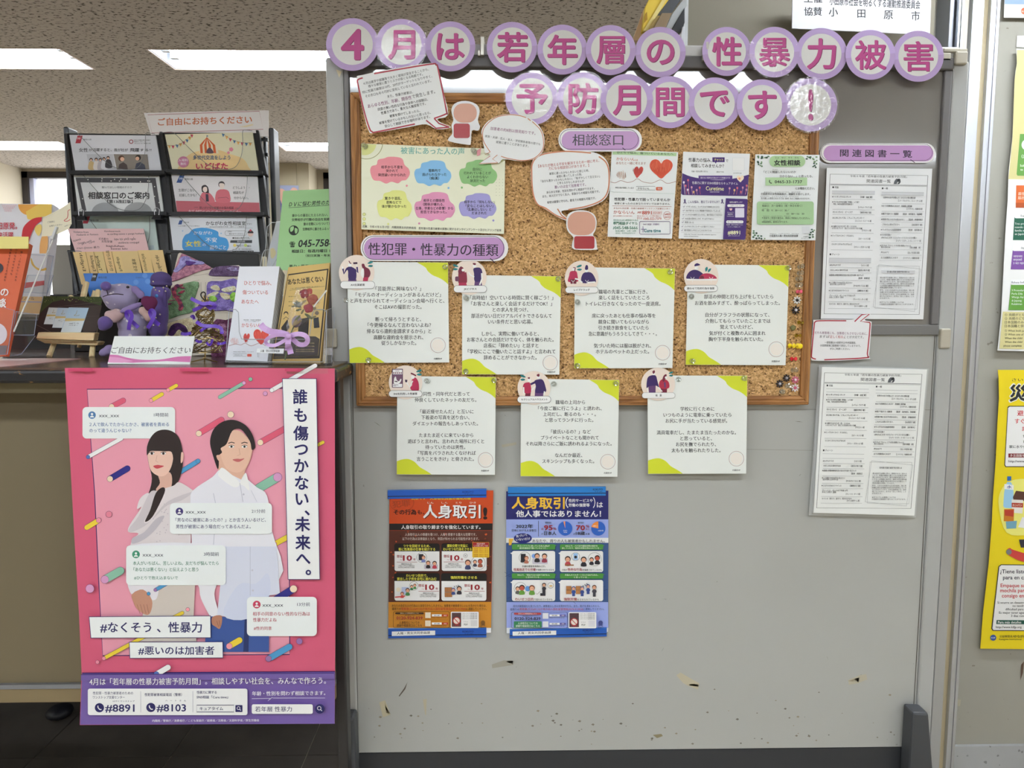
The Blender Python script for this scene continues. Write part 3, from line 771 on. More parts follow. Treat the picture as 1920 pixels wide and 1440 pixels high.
card(6, [(1214, 704), (1401.3, 704.4), (1399, 888), (1215, 888.5)], C7, [(462, 510, 850, '学校に行くために'), (522, 340, 1020, 'いつものように電車に乗っていたら'), (581, 362, 978, 'お尻に手が当たっている感覚が。'), (698, 273, 1066, '満員電車だし、たまたま当たったのかな。'),
 (757, 510, 826, 'と思っていると、'), (816, 466, 866, 'お尻を撫でられたり、'), (876, 421, 912, '太ももを触られたりした。')], (1070, 960, 74), (1070, 1075, 78),
 'square white card with seven lines, rightmost of the lower row', 46)

# round picture stickers with a caption pill
NAVY = (52, 28, 92); CRIM = (176, 38, 78); WINE = (110, 26, 54); PLUM = (92, 58, 108); TEAL = (34, 122, 124); SKN = (238, 232, 228); CREAM = (228, 214, 202)
def sticker(n, cr, c, r, pill, cap, tx, draw, lab):
    T = crop(*cr); px, py = T(*c)
    s = Sheet('round_sticker', lab, 'sticker', Plane(1.6640-.0003*n), T, el_pts(c[0], c[1], r[0], r[1], n=40), CREAM, 'round picture stickers', thick=.0004)
    draw(s)
    x0, y0, x1, y1 = pill
    s.rr(x0, y0, x1, y1, (y1-y0)*.48, (80, 76, 84), 'caption_pill'); s.rr(x0+2, y0+2, x1-2, y1-2, (y1-y0)*.46, (230, 232, 230), 'caption_pill')
    s.t(tx[0], tx[1], (y0+y1)/2, tx[2], cap, b=2, dy=-1)
    return s.done()
def drops(s, x, y, k, fl=1):
    s.blob([(x, y), (x+18*k*fl, y-14*k), (x+38*k*fl, y-16*k), (x+34*k*fl, y-4*k), (x+16*k*fl, y+3*k)], TEAL, 'teal_drop', 3)
    s.blob([(x+4*k*fl, y+18*k), (x+20*k*fl, y+10*k), (x+40*k*fl, y+16*k), (x+28*k*fl, y+26*k), (x+12*k*fl, y+24*k)], TEAL, 'teal_drop', 3)
def d1(s):
    s.poly([(140, 215), (198, 215), (204, 244), (136, 244)], PLUM); s.blob([(120, 140), (150, 124), (185, 138), (200, 160), (196, 225), (142, 225), (136, 160)], NAVY)
    s.line([(124, 145), (104, 180), (96, 140)], 14, NAVY); s.line([(190, 145), (212, 172), (206, 128)], 14, NAVY); s.circ(150, 112, 14, SKN); s.line([(96, 142), (90, 124)], 9, SKN)
    s.line([(143, 80), (152, 98), (162, 100)], 7, WINE); s.poly([(176, 92), (208, 90), (210, 104), (178, 106)], (60, 26, 60)); s.line([(206, 118), (200, 108)], 8, SKN)
    s.blob([(244, 105), (262, 104), (272, 126), (300, 144), (312, 176), (300, 208), (270, 216), (256, 200), (262, 160), (246, 128)], WINE); s.poly([(256, 208), (296, 208), (290, 242), (252, 242)], CRIM); s.blob([(240, 150), (258, 140), (262, 180), (256, 214), (236, 190)], SKN)
    drops(s, 288, 100, 1.1)
def d2(s):
    s.poly([(1128, 236), (1178, 236), (1186, 272), (1124, 274)], PLUM); s.blob([(1116, 146), (1130, 134), (1168, 134), (1186, 164), (1180, 232), (1128, 240), (1122, 180)], NAVY)
    s.line([(1182, 176), (1184, 222), (1166, 268)], 11, SKN); s.line([(1124, 206), (1096, 192), (1078, 168)], 9, SKN); s.circ(1126, 120, 14, SKN); s.blob([(1112, 98), (1134, 98), (1134, 112), (1118, 110)], WINE)
    s.blob([(1004, 150), (1022, 130), (1038, 134), (1050, 170), (1062, 170), (1068, 230), (1058, 256), (1004, 258), (998, 200)], (130, 28, 56)); s.poly([(1004, 250), (1060, 250), (1068, 280), (1000, 280)], CRIM)
    s.blob([(998, 160), (1012, 128), (1028, 128), (1026, 176), (1004, 182)], WINE); s.circ(1036, 152, 11, SKN); s.rr(974, 202, 1004, 240, 10, (104, 56, 84)); drops(s, 1000, 125, 1.1, -1)
def d3(s):
    s.blob([(112, 152), (134, 146), (158, 152), (166, 190), (166, 222), (98, 224), (104, 180)], CRIM); s.poly([(112, 206), (158, 206), (156, 238), (114, 238)], WINE); s.circ(138, 134, 11, SKN); s.line([(134, 122), (148, 122), (144, 150)], 7, WINE)
    s.blob([(196, 180), (210, 160), (240, 154), (268, 162), (290, 196), (296, 226), (260, 234), (198, 232), (190, 206)], NAVY); s.circ(230, 144, 12, SKN); s.blob([(218, 124), (226, 104), (238, 108), (240, 134), (222, 138)], NAVY)
    s.line([(200, 230), (168, 206), (146, 202)], 10, SKN); s.line([(292, 226), (236, 230)], 10, SKN)
    for x in (132, 232): s.line([(x-12, 212), (x, 226), (x+12, 212)], 3, (240, 236, 240)); s.line([(x, 226), (x, 246)], 2.4, (240, 236, 240))
    drops(s, 156, 118, 1.0)
def d4(s):
    s.blob([(948, 200), (964, 158), (1000, 138), (1040, 146), (1076, 176), (1066, 200), (1000, 206)], NAVY); s.circ(1022, 124, 14, SKN); s.blob([(1008, 100), (1026, 90), (1048, 102), (1032, 108), (1008, 112)], NAVY)
    s.blob([(1040, 196), (1066, 168), (1110, 164), (1152, 180), (1166, 202), (1120, 208), (1060, 214)], CRIM); s.circ(1060, 196, 16, WINE); s.line([(950, 208), (1030, 210), (1166, 208)], 12, SKN)
    for x in (992, 1126): s.line([(x-14, 190), (x, 206), (x+14, 190)], 3, (240, 236, 240)); s.line([(x, 206), (x, 228)], 2.4, (240, 236, 240))
    s.blob([(1088, 152), (1084, 128), (1098, 116), (1102, 134)], TEAL, 'teal_drop'); s.blob([(1102, 154), (1108, 134), (1126, 128), (1118, 148)], TEAL, 'teal_drop')
def d5(s):
    s.rr(134, 44, 213, 180, 5, (80, 48, 76)); s.rect(140, 50, 208, 84, (232, 230, 230)); s.rect(140, 88, 208, 150, (110, 76, 100)); s.rect(140, 152, 208, 176, (238, 236, 236)); s.line([(158, 60), (188, 60)], 3, WINE)
    for k in range(5): s.circ(147+k*13.5, 74, 5, WINE, n=8)
    s.blob([(152, 108), (162, 100), (168, 122), (184, 134), (196, 116), (202, 124), (186, 150), (150, 150), (148, 130)], SKN); s.line([(154, 134), (174, 136)], 7, (60, 30, 50)); s.line([(143, 158), (180, 160)], 3, (90, 60, 80)); s.line([(143, 167), (164, 168)], 3, (90, 60, 80))
    s.blob([(276, 128), (298, 106), (318, 124), (328, 160), (324, 204), (280, 200), (266, 180), (280, 160)], CRIM); s.circ(284, 104, 13, SKN); s.line([(270, 76), (286, 82), (308, 94)], 10, WINE); s.line([(284, 130), (262, 176), (240, 142)], 9, SKN); s.poly([(228, 122), (246, 124), (242, 142), (230, 140)], (50, 30, 60)); drops(s, 308, 66, 1.05)
def d6(s):
    s.poly([(1096, 212), (1134, 212), (1130, 244), (1092, 244)], WINE); s.blob([(1084, 152), (1108, 142), (1130, 150), (1134, 214), (1090, 218), (1076, 186)], CRIM); s.circ(1122, 126, 12, SKN); s.blob([(1110, 110), (1126, 104), (1124, 118)], WINE); s.line([(1082, 176), (1084, 222)], 9, SKN)
    s.poly([(1164, 210), (1226, 210), (1222, 242), (1162, 242)], PLUM); s.blob([(1160, 132), (1190, 120), (1220, 124), (1238, 168), (1240, 212), (1168, 216), (1170, 168)], NAVY); s.line([(1170, 138), (1132, 156)], 15, NAVY); s.circ(1190, 104, 13, SKN); s.blob([(1176, 88), (1194, 80), (1196, 98), (1184, 100)], WINE)
    s.line([(1166, 170), (1138, 200)], 8, SKN); s.line([(1232, 206), (1230, 236)], 9, SKN); drops(s, 1098, 104, 1.0, -1)
def d7(s):
    s.poly([(188, 226), (264, 226), (262, 300), (196, 300)], PLUM); s.blob([(180, 160), (210, 130), (262, 128), (280, 180), (296, 250), (268, 230), (200, 236), (172, 254)], NAVY); s.circ(244, 112, 13, SKN); s.blob([(230, 90), (250, 76), (256, 96), (240, 112)], WINE)
    s.poly([(312, 252), (378, 252), (376, 298), (320, 298)], WINE); s.blob([(302, 190), (330, 166), (372, 172), (398, 206), (394, 254), (330, 262), (298, 240)], (168, 36, 66)); s.blob([(340, 136), (360, 116), (374, 124), (360, 164), (346, 190), (330, 176)], WINE); s.circ(366, 148, 11, SKN)
    s.poly([(344, 196), (362, 196), (366, 246), (350, 252)], PLUM); s.line([(288, 246), (330, 290)], 10, SKN); s.line([(178, 252), (186, 300)], 10, SKN); drops(s, 392, 108, 1.15)
sticker(0, C1, (203, 172), (139, 139), (75, 238, 347, 298), 'AV出演被害', (157, 267, 20), d1, 'round sticker of a man filming and a hunched woman, on the leftmost upper card')
sticker(1, C1, (1085, 208), (136, 138), (962, 272, 1222, 328), 'JKビジネス', (1043, 1142, 19), d2, 'round sticker of a girl with a backpack and a man, on the second card')
sticker(2, C3, (194, 198), (121, 126), (76, 260, 314, 306), 'レイプドラッグ', (138, 252, 18), d3, 'round sticker of two figures with cocktail glasses, on the third card')
sticker(3, C3, (1055, 184), (124, 124), (931, 248, 1174, 296), '酔わせて性的行為を強要', (954, 1150, 17), d4, 'round sticker of a capped man beside a slumped figure, on the fourth card')
sticker(4, C5, (232, 142), (121, 122), (110, 200, 352, 248), 'SNSを利用した性被害', (146, 316, 18), d5, 'round sticker with a phone profile screen, on the leftmost lower card')
sticker(5, C5, (1157, 182), (119, 121), (1036, 240, 1279, 290), 'セクシュアルハラスメント', (1064, 1254, 16), d6, 'round sticker of a man touching a shoulder, on the middle lower card')
sticker(6, C7, (288, 215), (170, 165), (124, 298, 458, 357), '痴　漢', (262, 322, 24), d7, 'round sticker of two figures seen from behind, on the rightmost lower card')

# heading pills
RES_HI[0] = True
def pill(lab, Y, cr, o, inner, line_r, txt, tx, mark):
    s = Sheet('heading_label', lab, 'label', Plane(Y), crop(*cr), rr_pts(*o), (226, 226, 226), 'lilac heading labels', thick=.0005, rough=.3)
    s.rr(*inner, (184, 142, 192), 'lilac_field')
    s.line(rr_pts(*line_r, n=8), (o[3]-o[1])*.022, (78, 62, 92), closed=True, part='outline')
    s.t(tx[0], tx[1], tx[2], tx[3], txt, (36, 28, 46), dy=tx[4], b=tx[5])
    s.line(mark, (o[3]-o[1])*.035, (60, 40, 70), 'outline')
    return s.done()
pill('long lilac rounded heading label above the upper row of cards', 1.6625, (620, 120, 4), (224, 1283, 1332, 1478, 94), (250, 1300, 1304, 1468, 80), (240, 1292, 1298, 1466, 84), '性犯罪・性暴力の種類', (282, 1258, 1386, 100, 10, 1.0), [(1196, 1458), (1232, 1490)])
pill('lilac rounded heading label under the lower row of discs', 1.6630, (980, 230, 5.76), (386, 60, 1288, 312, 118), (420, 92, 1262, 298, 100), (402, 74, 1248, 286, 104), '相談窓口', (536, 1086, 186, 134, 0, .9), [(1078, 272), (1110, 298)])
pill('lilac rounded heading label on grey metal right of the cork board', 1.694, (1500, 250, 3.893), (148, 72, 988, 216, 70), (172, 88, 974, 204, 58), (154, 78, 966, 198, 60), '関 連 図 書 一 覧', (292, 818, 143, 58, 8, 1.5), [(806, 192), (838, 214)])

# speech bubbles
RES_HI[0] = False
K2 = (620, 120, 4)
WB = (168, 44, 62); OB = (196, 124, 86)
s = Sheet('speech_bubble', 'large tilted white speech bubble with dark red border at the top left', 'speech bubble', Plane(1.6600), crop(*K2),
    smooth_closed([(196, 120), (240, 82), (500, 30), (752, -8), (806, 24), (840, 190), (882, 378), (800, 412), (836, 444), (904, 474), (800, 490), (716, 452), (600, 470), (330, 516), (286, 500), (250, 380)], 3), (222, 224, 224), 'paper speech bubbles', rough=.4)
s.line(smooth_open([(240, 104), (205, 118), (204, 150), (250, 350), (290, 480), (312, 508), (350, 508), (632, 450)], 4), 11, WB, 'border'); s.line(smooth_open([(326, 72), (740, 2), (790, 8), (806, 40), (868, 350), (866, 374), (776, 408)], 4), 11, WB, 'border'); s.line([(776, 408), (812, 446), (890, 474)], 10, WB, 'border'); s.line([(890, 474), (790, 482), (716, 422)], 10, WB, 'border')
for (x0, x1, y0, y1, tx, b, sz, col) in [(245, 735, 148, 38, '４月は進学や就職等で大きく環境が変化することから、', .7, 23, INK), (282, 690, 168, 76, '様々な被害に遭うリスクが高くなる時期です。', .7, 23, INK), (238, 760, 214, 90, '特に性暴力被害は10代、20代がターゲットとなりやすく、', .7, 23, INK), (260, 752, 244, 126, 'その手口も年々巧妙に変化していると言われています。', .7, 23, INK),
  (426, 616, 244, 210, 'また、性暴力被害は、', .6, 23, INK), (278, 606, 318, 250, 'あらゆる性別、年齢、関係性', .8, 31, (130, 60, 110)), (610, 782, 246, 206, 'で発生します。', .8, 31, INK), (354, 728, 342, 264, '同意の無い性的な行為や身体への接触は、', .7, 24, INK), (378, 712, 370, 296, '性暴力であり、重大な人権侵害です。', .7, 24, INK),
  (442, 670, 392, 350, '被害を受けてしまったら、', .7, 23, INK), (364, 750, 444, 364, '被害を受けているかもしれないと思ったら、', .7, 23, INK), (406, 744, 468, 394, '安心して相談できる場所があります。', .7, 24, INK)]:
    s.t(x0, x1, y0, sz, tx, col, dy=y1-y0, b=b)
s.done()
s = Sheet('speech_bubble', 'oval white speech bubble with thin orange border and jagged tail', 'speech bubble', Plane(1.6590), crop(*K2),
    smooth_closed([(1136, 540), (1160, 450), (1240, 396), (1330, 376), (1440, 386), (1540, 440), (1598, 530), (1596, 640), (1540, 706), (1440, 728), (1330, 716), (1270, 696)], 4)[:44]+[(1264, 742), (1112, 752), (1200, 676), (1156, 664)], (222, 224, 224), 'paper speech bubbles', rough=.4)
s.line(smooth_open([(1196, 660), (1144, 570), (1150, 480), (1230, 406), (1320, 382), (1400, 384), (1466, 402)], 5), 6, OB, 'border'); s.line([(1478, 408), (1500, 426)], 7, OB, 'border'); s.line(smooth_open([(1512, 432), (1570, 490), (1594, 560), (1590, 640), (1530, 704), (1440, 724), (1330, 708), (1278, 692)], 5), 6, OB, 'border')
s.line([(1196, 660), (1158, 680), (1196, 690), (1114, 746), (1254, 742), (1214, 712), (1250, 682)], 5, OB, 'border')
s.t(1198, 1536, 482, 27, '加害者の約8割は顔見知りです。', (130, 60, 110), dy=38, b=.5); s.t(1158, 1572, 540, 20, '家族・夫婦・恋人・友人・学校関係者等の間でも', dy=62, b=.4); s.t(1240, 1484, 584, 22, '被害に遭うことがあります。', dy=32, b=.4); s.done()
K3 = (980, 230, 5.76)
s = Sheet('speech_bubble', 'big rounded speech bubble with orange border left of the three flyers', 'speech bubble', Plane(1.6610), crop(*K3),
    smooth_closed([(88, 560), (104, 420), (190, 340), (400, 308), (640, 308), (800, 330), (900, 400), (940, 520), (938, 720), (860, 850), (640, 930), (420, 954), (492, 1040), (470, 1056), (360, 1010), (240, 930), (150, 880), (106, 760)], 4), (224, 226, 226), 'paper speech bubbles', rough=.4)
s.line(smooth_open([(738, 328), (600, 316), (420, 312), (200, 348), (110, 430), (98, 560), (112, 760), (160, 880), (250, 925), (360, 1000), (470, 1042)], 5), 14, OB, 'border'); s.line(smooth_open([(822, 366), (900, 430), (932, 540), (924, 720), (860, 830), (700, 900), (494, 940)], 5), 14, OB, 'border'); s.line([(376, 930), (420, 1000), (478, 1042)], 12, OB, 'border')
for (x0, x1, y0, y1, tx, b, sz, col) in [(168, 826, 470, 408, '【あなたが抱える不安を解消するため一緒に考え、', .6, 36, (168, 60, 56)), (280, 716, 496, 460, '力になる相談窓口があります。】', .6, 36, (168, 60, 56)), (288, 716, 552, 516, '被害に遭ったかもしれないと感じた時、', .8, 30, INK), (366, 640, 582, 558, '被害に遭ってしまった時、', .8, 30, INK),
  (196, 832, 634, 578, '「自分も悪かったかもしれない」「恥ずかしくて言えない」', .8, 30, INK), (374, 662, 654, 630, 'と考えるかもしれませんが', .8, 30, INK), (344, 682, 698, 668, '悪いのは全て加害者です。', .6, 36, (120, 50, 110)), (258, 776, 754, 708, 'あらゆる年齢、性別を問わずに相談ができます。', .8, 30, INK), (214, 830, 798, 742, 'また、本人だけでなく友人、家族からの相談も可能です。', .8, 30, INK), (264, 790, 862, 814, '秘密は厳重に守られ、匿名での相談も可能です。', .8, 30, INK)]:
    s.t(x0, x1, y0, sz, tx, col, dy=y1-y0, b=b)
s.done()
K5 = (1500, 590, 3.693)
s = Sheet('speech_bubble', 'small white bubble with wine red border between the two book lists', 'speech bubble', Plane(1.6855), crop(*K5),
    smooth_closed([(78, 280), (92, 60), (110, 36), (300, 34), (380, 30), (440, -8), (494, -12), (448, 36), (492, 48), (494, 80), (478, 280), (460, 306), (120, 320)], 3), (224, 224, 226), 'paper speech bubbles', rough=.4)
s.line(smooth_open([(320, 42), (140, 42), (104, 52), (98, 80), (80, 270), (84, 298), (110, 308)], 4), 8, WB, 'border'); s.line([(378, 48), (428, 0), (480, -4), (418, 46), (484, 54)], 8, WB, 'border'); s.line(smooth_open([(484, 54), (484, 90), (466, 270), (456, 298), (168, 312)], 4), 8, WB, 'border')
s.t(102, 466, 124, 21, 'だれも被害者にも、加害者にもさせないために、', (110, 40, 90), dy=8, b=.4); s.t(136, 200, 151, 21, 'まずは', dy=1, b=.4); s.t(200, 306, 152, 22, '「正しく知る」', (176, 50, 60), dy=2, b=.6); s.t(306, 440, 154, 21, 'ことが大切です。', dy=2, b=.4)
s.t(170, 388, 192, 17, '一部図書は小田原市立中央図書館、', dy=3, b=.6); s.t(138, 420, 213, 17, '小田原駅東口図書館で貸出していますので、', dy=3, b=.6); s.t(206, 344, 236, 17, 'ぜひご利用ください。', dy=1, b=.6); s.done()
# plain cut-outs where the photograph has two character cut-outs
def cutout(lab, out, head, body, T, Y):
    s = Sheet('paper_cutout', lab, 'cut-out', Plane(Y, 1090, 430, 0, 0), T, out, (228, 228, 230), 'laminated paper cut-outs', rough=.35)
    s.poly(head, (214, 160, 138), 'peach_field'); s.poly(body, (168, 34, 48), 'red_field'); s.done()
    film(s, out, FILM)
cutout('plain laminated cut-out, peach over dark red, right of the tilted bubble', smooth_closed([(905, 350), (930, 296), (1010, 276), (1090, 300), (1118, 350), (1104, 420), (1120, 470), (1104, 500), (1060, 500), (1052, 590), (1030, 606), (890, 580), (888, 552), (912, 520), (906, 460), (920, 420)], 3), rr_pts(922, 296, 1096, 440, 66), rr_pts(922, 446, 1044, 556, 20), crop(*K2), 1.6605)
cutout('plain laminated cut-out, peach over dark red, under the big orange bubble', smooth_closed([(470, 1080), (490, 990), (580, 948), (680, 950), (770, 990), (800, 1070), (786, 1160), (760, 1210), (790, 1260), (804, 1350), (790, 1372), (556, 1368), (534, 1300), (548, 1240), (486, 1170)], 3), rr_pts(486, 962, 786, 1216, 110), rr_pts(556, 1226, 776, 1362, 24), crop(*K3), 1.6600)

# six-cloud voices sheet
s = Sheet('voices_sheet', 'landscape cream sheet with six pastel clouds, pinned at the upper left', 'poster', Plane(1.6650), crop(*K2), [(230, 596), (1310, 640), (1300, 1275), (230, 1240)], (226, 228, 204), thick=.0004)
s.poly([(231, 598)]+el_pts(255, 592, 88, 92, n=14, a0=8, a1=104), (216, 220, 146)); s.line(el_pts(268, 590, 122, 122, n=18, a0=4, a1=108), 5, (160, 160, 110))
s.t(526, 1004, 648, 56, '被害にあった人の声', (120, 178, 164), dy=8, b=1.5)
def cloud(cx, cy, w, h, col, dot):
    pts = [(cx-w, cy+.1*h), (cx-.93*w, cy-.3*h), (cx-.68*w, cy-.42*h), (cx-.6*w, cy-.78*h), (cx-.28*w, cy-.9*h), (cx-.1*w, cy-1.0*h), (cx+.3*w, cy-1.0*h), (cx+.62*w, cy-.86*h), (cx+.74*w, cy-.4*h), (cx+.95*w, cy-.1*h), (cx+w, cy+.3*h), (cx+.82*w, cy+.72*h), (cx+.6*w, cy+.78*h), (cx+.4*w, cy+.98*h), (cx+.08*w, cy+.86*h), (cx-.2*w, cy+1.0*h), (cx-.5*w, cy+.8*h), (cx-.84*w, cy+.72*h)]
    s.poly(smooth_closed(pts, 4), col, 'cloud'); s.circ(dot[0], dot[1], 8, col, part='cloud', n=12)
cloud(445, 797, 148, 100, (226, 142, 152), (571, 913)); cloud(766, 820, 138, 96, (128, 184, 226), (884, 930)); cloud(1106, 820, 142, 100, (140, 190, 124), (984, 927))
cloud(478, 1060, 130, 112, (222, 226, 138), (432, 1200)); cloud(780, 1070, 152, 108, (220, 148, 184), (664, 1196)); cloud(1102, 1066, 140, 96, (160, 156, 212), (1220, 1174))
for (xc, y, w_, tx) in [(460, 773, 162, '相手から不意を'), (460, 801, 90, '突かれて'), (461, 832, 208, '突然襲いかかられた'), (779, 799, 90, '電車内で'), (778, 829, 182, '逃げられなかった'), (778, 857, 70, '（痴漢）'), (1100, 790, 66, '自分に'), (1101, 818, 204, '行われていることが'), (1102, 847, 158, 'よくわからない'), (1102, 876, 112, '状況だった'),
  (470, 1008, 128, '驚きや混乱、'), (474, 1038, 112, '恐怖などで'), (476, 1068, 184, '体が動かなかった'), (776, 1024, 160, '相手との関係性'), (772, 1053, 158, '（関係が壊れる、'), (778, 1082, 280, '仕事、学業などの影響）から'), (772, 1110, 196, '拒否できなかった。'), (1116, 1035, 228, '相手から「何もしない」'), (1116, 1064, 206, '「変なことはしない」'), (1114, 1091, 180, '「乱暴はしない」と'), (1114, 1118, 112, 'だまされた')]:
    s.t(xc-w_/2, xc+w_/2, y, 25, tx, b=.8)
s.t(240, 640, 1218, 20, '出典：令和４年６月17日　内閣府男女共同参画局', dy=12, b=.5); s.t(660, 1280, 1232, 20, '若年層の性暴力被害の実態に関するオンラインアンケート及びヒアリング結果', dy=16, b=.5)
for y in (1128, 1163, 1198): s.line(el_pts(252, y, 11, n=14), 2.5, (170, 170, 100), closed=True); s.circ(252, y, 9.5, (220, 224, 150), n=12)
for i in range(3):
    for j in range(6): s.circ(1242+i*24, 866+j*24, 2, (120, 130, 90), n=6)
s.circ(1281, 724, 11, (206, 210, 150), n=12); s.poly([(1096, 650), (1128, 632), (1122, 684), (1098, 692)], (222, 150, 160)); s.done()

# three flyers
GR = (150, 186, 134); RD = (190, 80, 62)
s = Sheet('flyer', 'white flyer with three red crayon hearts and a pale green top strip', 'flyer', Plane(1.6650), crop(*K3), [(962, 292), (1680, 318), (1612, 1252), (916, 1232)], (226, 230, 230), 'flyers on the cork board')
s.poly([(975, 306), (1662, 326), (1660, 362), (970, 344)], (176, 208, 160)); s.t(1018, 1628, 322, 26, 'ひとりで悩み、傷ついているあなたへ', dy=18, b=1)
s.t(1012, 1210, 390, 40, 'かならいん', RD, dy=6, b=1); s.t(1216, 1246, 404, 26, 'は', RD, b=.6); s.t(1010, 1330, 436, 32, 'あなたと一緒に考えます', (150, 80, 60), dy=4, b=.5)
def heart(s, cx, cy, w, h, col, part='heart', lean=0):
    pts = [(0, -.55), (.18, -.85), (.5, -1), (.85, -.8), (1, -.4), (.85, .1), (.4, .62), (0, 1), (-.45, .6), (-.88, .1), (-1, -.4), (-.84, -.84), (-.5, -1), (-.18, -.85)]
    s.poly(smooth_closed([(cx+a*w+lean*b, cy+b*h) for a, b in pts], 3), col, part)
def scribble(s, cx, cy, w, h, col, n, wd, seed=1):
    r_ = random.Random(seed); pts = []
    for i in range(n):
        t = i/n; x = cx-w+2*w*t; half = h*math.sqrt(max(.05, 1-(2*t-1)**2))
        pts += [(x+r_.uniform(-4, 4), cy-half*r_.uniform(.7, 1)), (x+r_.uniform(2, 8), cy+half*r_.uniform(.7, 1))]
    s.line(pts, wd, col, 'crayon_scribble')
heart(s, 1496, 500, 124, 104, (212, 82, 52)); scribble(s, 1494, 470, 106, 70, (228, 128, 88), 14, 4, 3); scribble(s, 1484, 520, 60, 60, (190, 60, 40), 8, 4, 8)
heart(s, 1246, 536, 50, 62, (196, 70, 60), lean=-12); scribble(s, 1240, 520, 50, 50, (160, 44, 40), 10, 4, 4); scribble(s, 1066, 566, 56, 54, (196, 140, 96), 12, 3, 5); scribble(s, 1066, 570, 50, 40, (176, 110, 70), 9, 3, 6)
s.line(smooth_open([(948, 640), (1000, 650), (1060, 626), (1130, 646), (1190, 634), (1240, 606), (1300, 640), (1400, 652), (1488, 618), (1560, 656), (1660, 634)], 4), 4, (150, 70, 60), 'heart_string')
s.t(1000, 1200, 702, 18, '神奈川県が運営しています', b=.6, dy=4); s.box(1226, 688, 1430, 728, 3, (80, 80, 84)); s.t(1242, 1366, 708, 26, 'かならいん', b=.8, dy=3); s.rr(1440, 696, 1508, 732, 8, (206, 90, 50)); s.t(1456, 1492, 714, 22, '検索', (255, 230, 220), b=1); s.poly([(1496, 722), (1522, 740), (1510, 744), (1504, 752)], (240, 240, 240))
s.line([(945, 742), (980, 750), (1640, 768)], 2.5, (170, 190, 180)); s.t(990, 1594, 826, 36, '性犯罪・性暴力で困っていませんか', dy=8, b=1.6); s.t(990, 1588, 872, 24, '被害にあったのはあなたのせいではありません', dy=6, b=.6); s.line([(968, 898), (1606, 908)], 3, (170, 80, 60))
s.t(982, 1592, 924, 20, 'かながわ性犯罪・性暴力被害者ワンストップ支援センター', (170, 80, 60), dy=6, b=.4); s.t(980, 1208, 966, 42, 'かならいん', RD, dy=4, b=1); s.t(1236, 1282, 966, 34, '♪#', RD, b=1); s.t(1288, 1392, 970, 54, '8891', RD, b=2, dy=2); s.box(1398, 956, 1504, 992, 2, RD); s.t(1404, 1500, 974, 24, '全国共通番号', RD, b=.3)
s.t(980, 1184, 1008, 16, '誰でもかけ放題ダイヤルではありません', RD, b=.3); s.t(1236, 1496, 1008, 16, '通じない時はこちら（かけ放題の電話から）', RD, b=.3); s.t(1234, 1290, 1032, 24, 'または', RD, b=.5); s.t(1300, 1496, 1036, 38, '♪045-322-7379', RD, b=.6)
s.line(el_pts(1560, 1004, 42, 44, n=24), 2.5, RD, closed=True); s.t(1528, 1592, 990, 24, '24時間', RD, b=1); s.t(1528, 1590, 1020, 24, '365日', RD, b=1)
G2 = (40, 120, 90); s.t(978, 1244, 1054, 20, '男性及びLGBTs被害者のための', G2, b=.6); s.t(976, 1240, 1086, 36, '専門相談ダイヤル', G2, dy=3, b=1.4); s.t(974, 1240, 1134, 46, '♪045-548-5666', G2, b=1); s.t(1000, 1224, 1170, 20, '毎週火曜日　16時～20時', G2, b=.8); s.t(1000, 1216, 1194, 18, '（祝休日、年末年始は除きます）', G2, b=.3)
s.line(rr_pts(1262, 1068, 1590, 1204, 12), 5, (110, 90, 130), closed=True); s.t(1300, 1474, 1098, 22, 'SNSで相談（内閣府）', (110, 80, 130), b=.6); s.t(1308, 1490, 1164, 50, 'Cure time', (40, 120, 130), b=2.4); s.line([(1276, 1152), (1316, 1152)], 6, (120, 100, 150)); s.line([(1298, 1120), (1298, 1186)], 6, (120, 100, 150)); s.done()

K6 = (1240, 260, 6.0); PUR = (64, 34, 110)
s = Sheet('flyer', 'white and deep purple chat flyer with a checklist, middle of three', 'flyer', Plane(1.6648), crop(*K6), [(246, 146), (998, 170), (942, 1140), (194, 1124)], (226, 229, 234), 'flyers on the cork board')
s.t(306, 566, 238, 50, '性暴力の悩み、', dy=6, b=1.4); s.rr(574, 210, 712, 264, 4, PUR); s.poly([(600, 262), (612, 282), (622, 262)], PUR); s.t(596, 696, 237, 34, 'チャット', (232, 226, 120), b=1); s.t(722, 754, 248, 36, 'で', b=1.2); s.t(332, 704, 302, 46, '相談してみませんか？', dy=6, b=1.4); s.t(340, 524, 369, 20, '年齢・性別は問いません', b=.5); s.t(622, 704, 374, 20, '匿名でOK', b=.5)
s.rr(798, 214, 936, 362, 6, (212, 216, 220)); s.rr(802, 218, 932, 358, 6, (230, 232, 234)); s.t(808, 902, 386, 16, 'curetime.jp', b=.5)
s.poly([(236, 388)]+smooth_open([(236, 388), (330, 426), (500, 458), (680, 466), (840, 444), (984, 404)], 3)[1:]+[(966, 640), (950, 646), (240, 634), (222, 618)], PUR); s.rect(418, 416, 798, 462, (84, 56, 128)); s.t(440, 774, 440, 20, '望まない性的な行為はすべて性暴力です', (226, 220, 240), b=.5, dy=2)
heart(s, 888, 452, 40, 38, (236, 214, 190)); s.circ(878, 450, 14, (226, 160, 120), n=10); s.t(346, 860, 496, 34, '性暴力に関するSNS相談ならキュアタイム', (232, 226, 240), dy=10, b=.4); s.t(500, 702, 556, 66, 'Curetime', (238, 234, 170), b=1, dy=4); s.t(544, 652, 600, 14, '内閣府受託事業', (220, 214, 230), b=.3)
